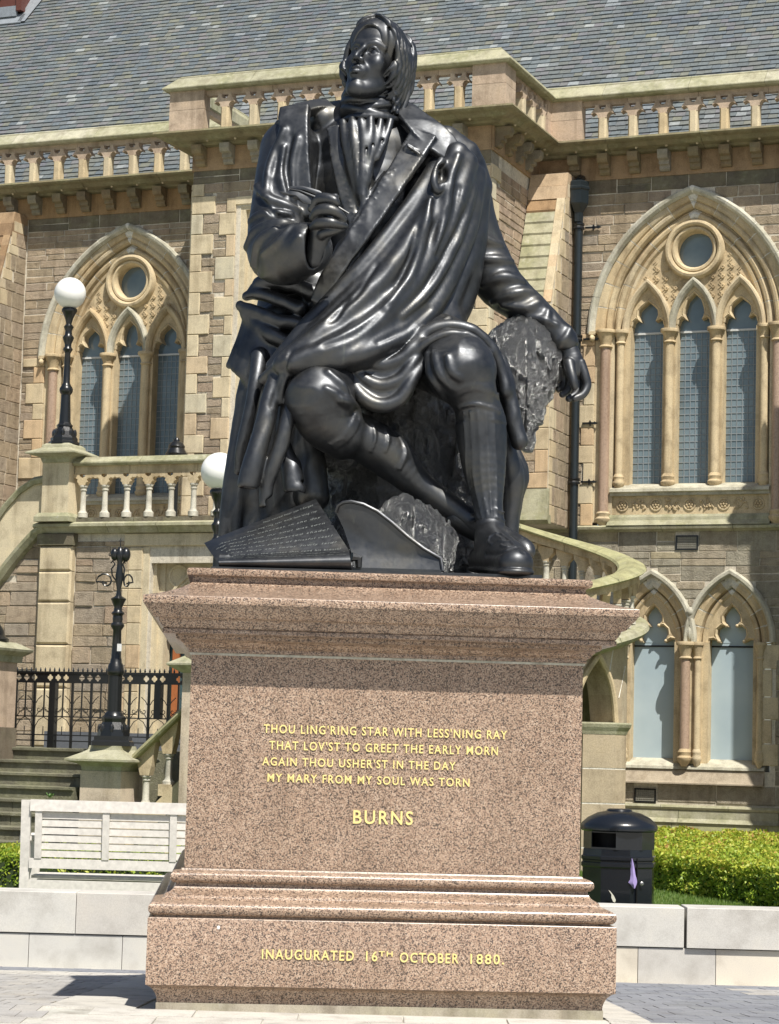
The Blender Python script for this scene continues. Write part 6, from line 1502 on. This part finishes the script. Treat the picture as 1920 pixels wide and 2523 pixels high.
rectprof([(.175,2.273),(.18,2.276),(.18,2.300),(.17,2.303),(.185,2.32),(.20,2.345),(.205,2.362),(.225,2.364),(.235,2.372),(.255,2.40),(.285,2.43),(.292,2.445)],'cornice_mould',PG)
rectprof([(.297,2.446),(.30,2.450),(.30,2.492),(.297,2.496),(.22,2.512),(.15,2.532),(.08,2.56),(.03,2.585),(.012,2.600),(.008,2.612)],'cornice_slab',PG)
rectprof([(.008,2.612),(.008,2.640),(.04,2.642),(.045,2.65),(.045,2.676),(.035,2.686),(.02,2.69)],'top_slab',PG)
GOLD,nt,bb=newmat('gilding'); bb.inputs['Base Color'].default_value=(.80,.66,.27,1); bb.inputs['Metallic'].default_value=.1; bb.inputs['Roughness'].default_value=.45
def inscription(txt,x0,x1,zb_,h,off):
    """one line of raised gilded letters, x in the pedestal frame"""
    V,F=textmesh(txt,1.,.02,1.22,off=.012); w0,w1=V[:,0].min(),V[:,0].max(); cap=.70
    out=[( x0+(x-w0)/(w1-w0)*(x1-x0), -off-.004-z*.12-.001, zb_+y/cap*h) for x,y,z in V]
    b=MB(); b.add(out,F); o=b.build('inscription',GOLD,pedestal); o['kind']='stuff'; return o
cx=.073
for txt,x0,x1,z_,h,o_ in (("THOU LING'RING STAR WITH LESS'NING RAY",-.690,.826,1.681,.052,0),("THAT LOV'ST TO GREET THE EARLY MORN",-.652,.770,1.580,.052,0),("AGAIN THOU USHER'ST IN THE DAY",-.692,.508,1.481,.050,0),("MY MARY FROM MY SOUL WAS TORN",-.657,.597,1.381,.050,0),("BURNS",-.120,.250,1.138,.082,0),("INAUGURATED",-.660,-.103,.320,.058,.205),("16",-.030,.040,.320,.058,.205),("TH",.048,.132,.350,.030,.205),("OCTOBER",.176,.534,.317,.058,.205),("1880.",.606,.812,.317,.058,.205)):
    inscription(txt,x0-cx,x1-cx,z_,h,o_)
b=MB(); b.sphere((-1.0+.0,-.206,.50),(.010,.004,.012),8,6); b.build('white_fleck',simple('bird_lime',(.8,.8,.76),.7),pedestal)
# ================================================================ GROUND
GR=stone_mat('plaza_stone',[(0,(.50,.49,.45)),(1,(.50,.49,.45))],3,.2,.006,grain=90)
def struct(o): o['kind']='structure'; return o
# the square is level in front of the pedestal and falls gently away behind it
def gz(y): return -.0643*min(max(y-14.2,0),7.4)
b=MB(); V=[]
for y in (-120,14.2,21.6,21.7): V+= [(-150,y,gz(y)-.007),(150,y,gz(y)-.007)]
V+=[(-150,-120,-1.),(150,-120,-1.),(-150,21.7,-1.),(150,21.7,-1.)]
b.add(V,[(0,1,3,2),(2,3,5,4),(4,5,7,6),(8,9,1,0),(6,7,11,10)],.5); struct(b.build('ground',GR,None,rnd=True))
def gmat(name,cols,**k): return stone_mat(name,cols,5,.25,.006,grain=110,streak=0,**k)
SETT=gmat('grey_setts',[(0,(.19,.20,.23)),(.5,(.24,.25,.28)),(1,(.21,.22,.24))]); WARM=gmat('pale_pavers',[(0,(.40,.39,.38)),(.5,(.37,.36,.35)),(1,(.42,.40,.37))]); APR=gmat('apron_granite',[(0,(.50,.48,.44)),(.5,(.53,.51,.47)),(1,(.48,.46,.42))])
pv=empty('paving',(0,0,0)); pv['kind']='structure'
def slab(name,mat,x0,x1,y0,y1,z,rz=0,cx_=0,cy_=0,th=.03):
    c,s_=math.cos(rz),math.sin(rz); g=.0022; q=[(x0+g,y0+g),(x1-g,y0+g),(x1-g,y1-g),(x0+g,y1-g)]
    P=[(cx_+x*c-y*s_,cy_+x*s_+y*c) for x,y in q]; ce=(sum(p[0] for p in P)/4,sum(p[1] for p in P)/4); dz=rng.uniform(-.0015,.0015)
    V=[(x,y,z-th+gz(y)) for x,y in P]+[(ce[0]+(x-ce[0])*.985,ce[1]+(y-ce[1])*.985,z+dz+gz(y)) for x,y in P]
    b=MB(); b.add(V,[(4,5,6,7)]+[(i,(i+1)%4,(i+1)%4+4,i+4) for i in range(4)],rng.random()); return b.build(name,mat,pv,rnd=True)
# apron round the pedestal
for i in range(6):
    for j,(y0,y1) in enumerate(((13.1,13.75),(13.755,14.1))): slab('apron_slab',APR,-1.9+i*.62+(.2 if j else 0),-1.9+(i+1)*.62+(.2 if j else 0),y0,y1,.004)
for x0,x1 in ((-2.0,-1.45),(1.40,1.66)):
    for y0,y1 in ((14.11,14.9),(14.9,15.7),(15.7,16.7),(16.7,17.9),(17.9,19.1),(19.1,20.1)): slab('apron_slab',APR,x0,x1,y0,y1,.006)
# setts on the right, pavers on the left
for j in range(18):
    for i in range(11):
        x0=1.46+i*.24+(.12 if j%2 else 0); y0=13.45+j*.43
        if x0>1.3+.14*y0: continue
        slab('sett',SETT if not (x0>2.9 and j in(13,14,15)) else WARM,x0,x0+.24,y0,y0+.43,.0,0)
for j in range(26):
    for i in range(16):
        x0=-4.1+i*.16+(.08 if j%2 else 0); y0=13.3+j*.30
        if x0+.5<-.169*y0: continue
        if x0+.16>-1.9: continue
        slab('paver',APR if j in(20,21,22) else (SETT if j>22 else WARM),x0,x0+.16,y0,y0+.30,.0,0)
# ---------------------------------------------------------------- low granite wall
LW=stone_mat('light_granite',[(0,(.52,.51,.48)),(.5,(.55,.54,.51)),(1,(.50,.48,.45))],2.2,.15,.004,grain=150,rough=.7,streak=0)
LW2=stone_mat('buff_granite',[(0,(.60,.53,.43)),(.5,(.63,.58,.50)),(1,(.60,.55,.46))],2.2,.15,.004,grain=150,rough=.7,streak=0)
def gwall(label,blocks,y0):
    W=empty('granite_seat_wall',(blocks[0][0],y0,0),0,label,'wall')
    for x0,x1,z0,z1,d,m_ in blocks:
        b=MB(); e=.008; b.add([(x0+.003-blocks[0][0],-d,z0+.003),(x1-.003-blocks[0][0],-d,z0+.003),(x1-.003-blocks[0][0],.42,z0+.003),(x0+.003-blocks[0][0],.42,z0+.003),
            (x0+.003-blocks[0][0],-d,z1-e),(x1-.003-blocks[0][0],-d,z1-e),(x1-.003-blocks[0][0],.42,z1-e),(x0+.003-blocks[0][0],.42,z1-e),
            (x0+.006-blocks[0][0],-d+e,z1-.002),(x1-.006-blocks[0][0],-d+e,z1-.002),(x1-.006-blocks[0][0],.42-e,z1-.002),(x0+.006-blocks[0][0],.42-e,z1-.002)],
            [(0,1,5,4),(1,2,6,5),(2,3,7,6),(3,0,4,7),(4,5,9,8),(5,6,10,9),(6,7,11,10),(7,4,8,11),(8,9,10,11)],rng.random()); b.build('granite_block',m_,W,rnd=True)
gwall('low pale granite wall in front of the white bench, left of the pedestal',[(-6.6,-4.57,-.146,.228,.015,LW),(-4.57,-2.756,-.146,.228,.015,LW),(-2.756,-1.2,-.146,.228,.015,LW),(-6.4,-4.95,-.5,-.150,0,LW),(-4.95,-3.175,-.5,-.150,0,LW),(-3.175,-2.324,-.5,-.150,0,LW),(-2.324,-1.2,-.5,-.150,0,LW)],21.23)
gwall('low granite wall with buff patches in front of the black bin and hedge',[(1.2,2.794,-.134,.228,.015,LW),(2.813,4.95,-.134,.234,.038,LW),(4.95,6.9,-.134,.228,.038,LW),(1.2,2.375,-.5,-.137,0,LW2),(2.375,3.086,-.5,-.137,0,LW),(3.086,4.6,-.5,-.137,0,LW2),(4.6,6.9,-.5,-.137,0,LW2)],21.31)
# ---------------------------------------------------------------- lawn
LAWN,nt,bb=newmat('lawn_soil'); bb.inputs['Base Color'].default_value=(.07,.11,.025,1); v=coords(nt); n_=noise(nt,v,9,4,.6); nt.links.new(ramp(nt,n_,[(.3,(.06,.11,.02)),(.7,(.12,.19,.04))]),bb.inputs['Base Color'])
def lz(y): return -.13+.30*min(max(y-21.7,0),9.3)/9.3
b=MB(); b.add([(-60,21.7,-1),(60,21.7,-1),(60,21.7,-.13),(-60,21.7,-.13),(60,31,.17),(-60,31,.17)],[(0,1,2,3),(3,2,4,5)]); struct(b.build('lawn',LAWN,None))
b=MB(); b.box(-150,150,31.002,140,-.4,.172,.5); struct(b.build('court',stone_mat('court_stone',[(0,(.30,.28,.24)),(1,(.32,.30,.26))],3,.2,.006),None,rnd=True))
r8=np.random.RandomState(5)
def blades(name,x0,x1,y0,y1,z,n,h,mat,label,cat):
    x=r8.uniform(x0,x1,n);y=r8.uniform(y0,y1,n);z=np.array([lz(q) for q in y]);a=r8.uniform(0,6.28,n);l=h*r8.uniform(.5,1.2,n); w=.004
    bx=np.stack([x-w*np.cos(a),y-w*np.sin(a),z],1); cx_=np.stack([x+w*np.cos(a),y+w*np.sin(a),z],1); tx=np.stack([x+l*.4*np.sin(a),y+l*.4*np.cos(a),z+l],1)
    V=np.stack([bx,cx_,tx],1).reshape(-1,3); F=np.arange(3*n).reshape(-1,3); o=meshnp(name,V,F,mat,None,rnd=np.repeat(r8.rand(n),3)); tag(o,kind='stuff'); return o
def leafmat(name,stops):
    m,nt,b=newmat(name); c=ramp(nt,rndval(nt),stops); nt.links.new(c,b.inputs['Base Color']); b.inputs['Roughness'].default_value=.5; b.inputs['Transmission Weight'].default_value=0
    tl=nt.nodes.new('ShaderNodeBsdfTranslucent'); nt.links.new(c,tl.inputs[0]); ms=nt.nodes.new('ShaderNodeMixShader'); ms.inputs[0].default_value=.35; out=nt.nodes['Material Output']; nt.links.new(b.outputs[0],ms.inputs[1]); nt.links.new(tl.outputs[0],ms.inputs[2]); nt.links.new(ms.outputs[0],out.inputs[0]); return m
GRS=leafmat('grass_blade',[(0,(.09,.17,.03)),(.6,(.16,.27,.05)),(1,(.26,.32,.09))])
blades('grass',1.6,5.8,21.75,30,.24,110000,.045,GRS,'','')
blades('grass',-9,-1.5,21.75,25,.24,14000,.045,GRS,'','')
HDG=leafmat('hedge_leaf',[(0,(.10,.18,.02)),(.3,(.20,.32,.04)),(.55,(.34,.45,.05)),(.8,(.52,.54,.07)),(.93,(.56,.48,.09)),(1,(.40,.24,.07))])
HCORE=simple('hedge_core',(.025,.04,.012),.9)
def hedge(label,poly,z0,z1,n,seed):
    """clipped hedge: leaves packed into the outer layer of a prism; poly = plan corners"""
    rs=np.random.RandomState(seed); P=np.array(poly); mn,mx=P.min(0),P.max(0)
    def inside(x,y):
        c=np.zeros(len(x),bool); j=len(P)-1
        for i in range(len(P)):
            xi,yi=P[i];xj,yj=P[j]; k=((yi>y)!=(yj>y))&(x<(xj-xi)*(y-yi)/(yj-yi+1e-12)+xi); c^=k; j=i
        return c
    def edged(x,y):
        d=np.full(len(x),9.)
        for i in range(len(P)):
            a=P[i];b_=P[(i+1)%len(P)]; ab=b_-a; t=np.clip(((x-a[0])*ab[0]+(y-a[1])*ab[1])/(ab@ab),0,1); d=np.minimum(d,np.hypot(x-a[0]-t*ab[0],y-a[1]-t*ab[1]))
        return d
    pts=[]; cnt=0
    while cnt<n:
        x=rs.uniform(mn[0]-.1,mx[0]+.1,n);y=rs.uniform(mn[1]-.1,mx[1]+.1,n);z=z0+(z1-z0+.08)*rs.rand(n)
        bumpz=.045*vnoise(x,y,0*x,3.1,3)+.03*vnoise(x,y,0*x,9.,4); ins=inside(x,y); d=edged(x,y)*np.where(ins,1,-1)-.05*vnoise(x,y,z,6.,8)-.03
        top=(z1+bumpz)-z; dep=np.minimum(d,top); k=(dep>-.03)&(dep<.12)&(rs.rand(n)<np.exp(-np.maximum(dep,0)/.06))&(rs.rand(n)<np.where(d<.2,1.,.45))
        pts.append(np.stack([x,y,z,dep],1)[k]); cnt+=k.sum()
    Q=np.vstack(pts)[:n]; n=len(Q)
    a=rs.normal(size=(n,3)); a/=np.linalg.norm(a,axis=1)[:,None]; t=rs.normal(size=(n,3)); bb_=np.cross(a,t); bb_/=np.linalg.norm(bb_,axis=1)[:,None]; l=rs.uniform(.018,.036,n)[:,None]
    Q[:,2]+=np.array([lz(q) for q in Q[:,1]]); c=Q[:,:3]; V=np.stack([c-a*l,c+bb_*l*.5,c+a*l,c-bb_*l*.5],1).reshape(-1,3); F=np.arange(4*n).reshape(-1,4)
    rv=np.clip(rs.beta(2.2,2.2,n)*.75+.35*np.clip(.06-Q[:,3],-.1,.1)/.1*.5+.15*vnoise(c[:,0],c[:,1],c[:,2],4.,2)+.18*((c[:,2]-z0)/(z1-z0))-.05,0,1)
    o=meshnp('hedge',V,F,HDG,None,rnd=np.repeat(rv,4)); tag(o,label,'hedge')
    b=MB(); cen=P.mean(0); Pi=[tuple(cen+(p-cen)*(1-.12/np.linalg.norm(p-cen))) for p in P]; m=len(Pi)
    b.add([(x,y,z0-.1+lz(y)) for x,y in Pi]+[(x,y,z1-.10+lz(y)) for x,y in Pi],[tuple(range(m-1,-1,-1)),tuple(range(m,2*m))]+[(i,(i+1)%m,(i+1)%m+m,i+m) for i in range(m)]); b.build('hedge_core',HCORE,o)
    return o
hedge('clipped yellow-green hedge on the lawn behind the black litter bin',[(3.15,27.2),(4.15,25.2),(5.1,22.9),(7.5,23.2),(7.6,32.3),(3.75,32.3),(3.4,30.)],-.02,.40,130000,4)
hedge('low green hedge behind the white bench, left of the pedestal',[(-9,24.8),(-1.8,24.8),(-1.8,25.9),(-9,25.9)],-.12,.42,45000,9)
# ---------------------------------------------------------------- bench
TEAK=simple('weathered_white_timber',(.66,.63,.59),.7,0,.2,25)
bench=empty('garden_bench',(-3.416,22.35,-.127),0,'weathered white slatted timber bench seen from behind, left of the pedestal','bench')
bench.scale=(1.27,)*3
def beam(name,x0,x1,y0,y1,z0,z1): b=MB(); b.box(x0,x1,y0,y1,z0,z1); return b.build(name,TEAK,bench)
g=.24
for x in (.0,2.0): 
    b=MB(); b.prismx([(0,0),(.06,0),(.06,.4),(.0,.905),(-.055,.905),(-.0,.4)],x-.035,x+.035); b.build('back_post',TEAK,bench)
    beam('front_leg',x-.035,x+.035,.50,.56,0,.60); beam('armrest',x-.045,x+.045,.0,.62,.60,.635)
def rk(z): return -.055*max(0,(z-.4)/.5)
beam('top_rail',.035,1.965,rk(.86)-.02,rk(.86)+.03,.825,.91)
beam('bottom_rail',.035,1.965,rk(.45)-.012,rk(.45)+.03,.395,.468)
for i in range(6):
    z=.480+i*.0575; y=rk(z); beam('back_slat',.09,1.91,y+.0,y+.018,z,z+.0505)
for x in (.10,.61,1.12,1.63,1.90): b=MB(); b.prismx([(rk(.47)-.016,.468),(rk(.47)+.0,.468),(rk(.82)+.0,.825),(rk(.82)-.016,.825)],x-.026,x+.026); b.build('back_batten',TEAK,bench)
for i in range(6): y=.10+i*.078; beam('seat_slat',.04,1.96,y,y+.06,.315,.335)
beam('front_rail',.035,1.965,.5,.53,.25,.31); beam('back_rail',.035,1.965,.005,.04,.23,.305)
# ---------------------------------------------------------------- litter bin
binn=empty('litter_bin',(2.343,22.86,-.026),R(12),'black octagonal litter bin with domed lid behind the right granite wall','litter bin')
binn.scale=(1.27,)*3
BL=simple('bin_black_plastic',(.008,.010,.014),.27,0,.12,60,Coat_Weight=.2)
def octp(rr_): return [(rr_*math.cos(R(22.5+45*i)),rr_*math.sin(R(22.5+45*i))) for i in range(8)]
b=MB(); b.lathe([(.285,0),(.29,.02),(.29,.42)],(0,0,0),8); b.build('bin_body',BL,binn)
b=MB(); b.lathe([(.292,.42),(.302,.43),(.302,.455),(.292,.462),(.292,.475),(.302,.482),(.302,.505),(.29,.512),(.285,.56)],(0,0,0),8); b.build('bin_band',BL,binn)
b=MB(); P=octp(.275)
for i in range(8):
    a,c=P[i],P[(i+1)%8]
    mid=((a[0]+c[0])/2,(a[1]+c[1])/2); open_=mid[1]<-.1 and mid[0]<-.05
    k=.955
    if not open_: b.add([(a[0],a[1],.56),(c[0],c[1],.56),(c[0],c[1],.70),(a[0],a[1],.70),(a[0]*k,a[1]*k,.56),(c[0]*k,c[1]*k,.56),(c[0]*k,c[1]*k,.70),(a[0]*k,a[1]*k,.70)],[(0,1,2,3),(7,6,5,4),(0,3,7,4),(1,5,6,2),(3,2,6,7),(0,4,5,1)])
    else:
        for z0,z1 in ((.56,.575),(.685,.70)): b.add([(a[0],a[1],z0),(c[0],c[1],z0),(c[0],c[1],z1),(a[0],a[1],z1),(a[0]*k,a[1]*k,z0),(c[0]*k,c[1]*k,z0),(c[0]*k,c[1]*k,z1),(a[0]*k,a[1]*k,z1)],[(0,1,2,3),(7,6,5,4),(0,3,7,4),(1,5,6,2),(3,2,6,7),(0,4,5,1)])
b.build('bin_hood',BL,binn)
b=MB(); b.lathe([(.2,.56),(.2,.69)],(0,0,0),8); b.build('bin_liner',simple('liner_dark',(.004,.004,.005),.9),binn)
b=MB(); b.lathe([(.285,.695),(.298,.705),(.300,.735),(.285,.76),(.24,.80),(.17,.835),(.10,.85),(.095,.862),(.08,.868),(.01,.868)],(0,0,0),24); b.build('bin_lid',BL,binn,smooth=True)
b=MB(); P=octp(.2935); a,c=P[5],P[6]; 
b.box(.055,.063,-.283,-.265,.02,.50); b.build('door_gap',simple('gap_black',(.002,.002,.002),1),binn)
b=MB(); b.lathe([(.016,0),(.016,.006),(.008,.01)],(0,0,0),12); 
for i in range(len(b.v)): x,y,z=b.v[i]; b.v[i]=(.10+x,-.272-z,.31+y)
b.build('lock',simple('lock_metal',(.3,.3,.3),.4,.8),binn)
b=MB(); b.prism([(-.14,.20),(-.125,.17),(-.11,.165),(-.105,.185),(-.12,.215),(-.15,.25),(-.165,.26),(-.14,.225)],-.2725,-.2705); b.build('torn_sticker',simple('sticker_white',(.6,.58,.5),.6),binn)
rag=empty('purple_rag',(2.432,22.49,-.026),0,'small purple strip of cloth hanging from the bin door','rag')
rag.scale=(1.27,)*3
b=MB(); V=[];F=[]
sec=[(.0,.50,.004),(.004,.46,.012),(.008,.42,.016),(.012,.38,.018),(.016,.34,.026),(.010,.32,.034),(.018,.30,.02),(.022,.275,.006)]
for x,z,w in sec: V+=[(x-w,0,z),(x,-.014,z),(x+w,0,z),(x,.004,z)]
for j in range(len(sec)-1):
    for i in range(4): F.append((j*4+i,(j+1)*4+i,(j+1)*4+(i+1)%4,j*4+(i+1)%4))
b.add(V,F); b.build('rag_cloth',simple('lilac_cloth',(.38,.30,.60),.6),rag,smooth=True)
# ---------------------------------------------------------------- unseen neighbouring wing, right of the picture, placed to shade the right wall
wing=empty('museum_wing',(0,36,0),-R(TH),'projecting stone wing of the museum at the far right, unseen, placed to shade the right wall','building')
b=MB(); b.box(7.95,12,-2.2,.0,0,9.9,.5); b.build('wing_wall',RUBG,wing,rnd=True)
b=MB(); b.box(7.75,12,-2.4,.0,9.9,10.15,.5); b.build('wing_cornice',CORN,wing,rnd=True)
b=MB(); b.box(7.95,12,-2.2,-2.0,10.15,10.9,.5); b.build('wing_parapet',PINKST,wing,rnd=True)
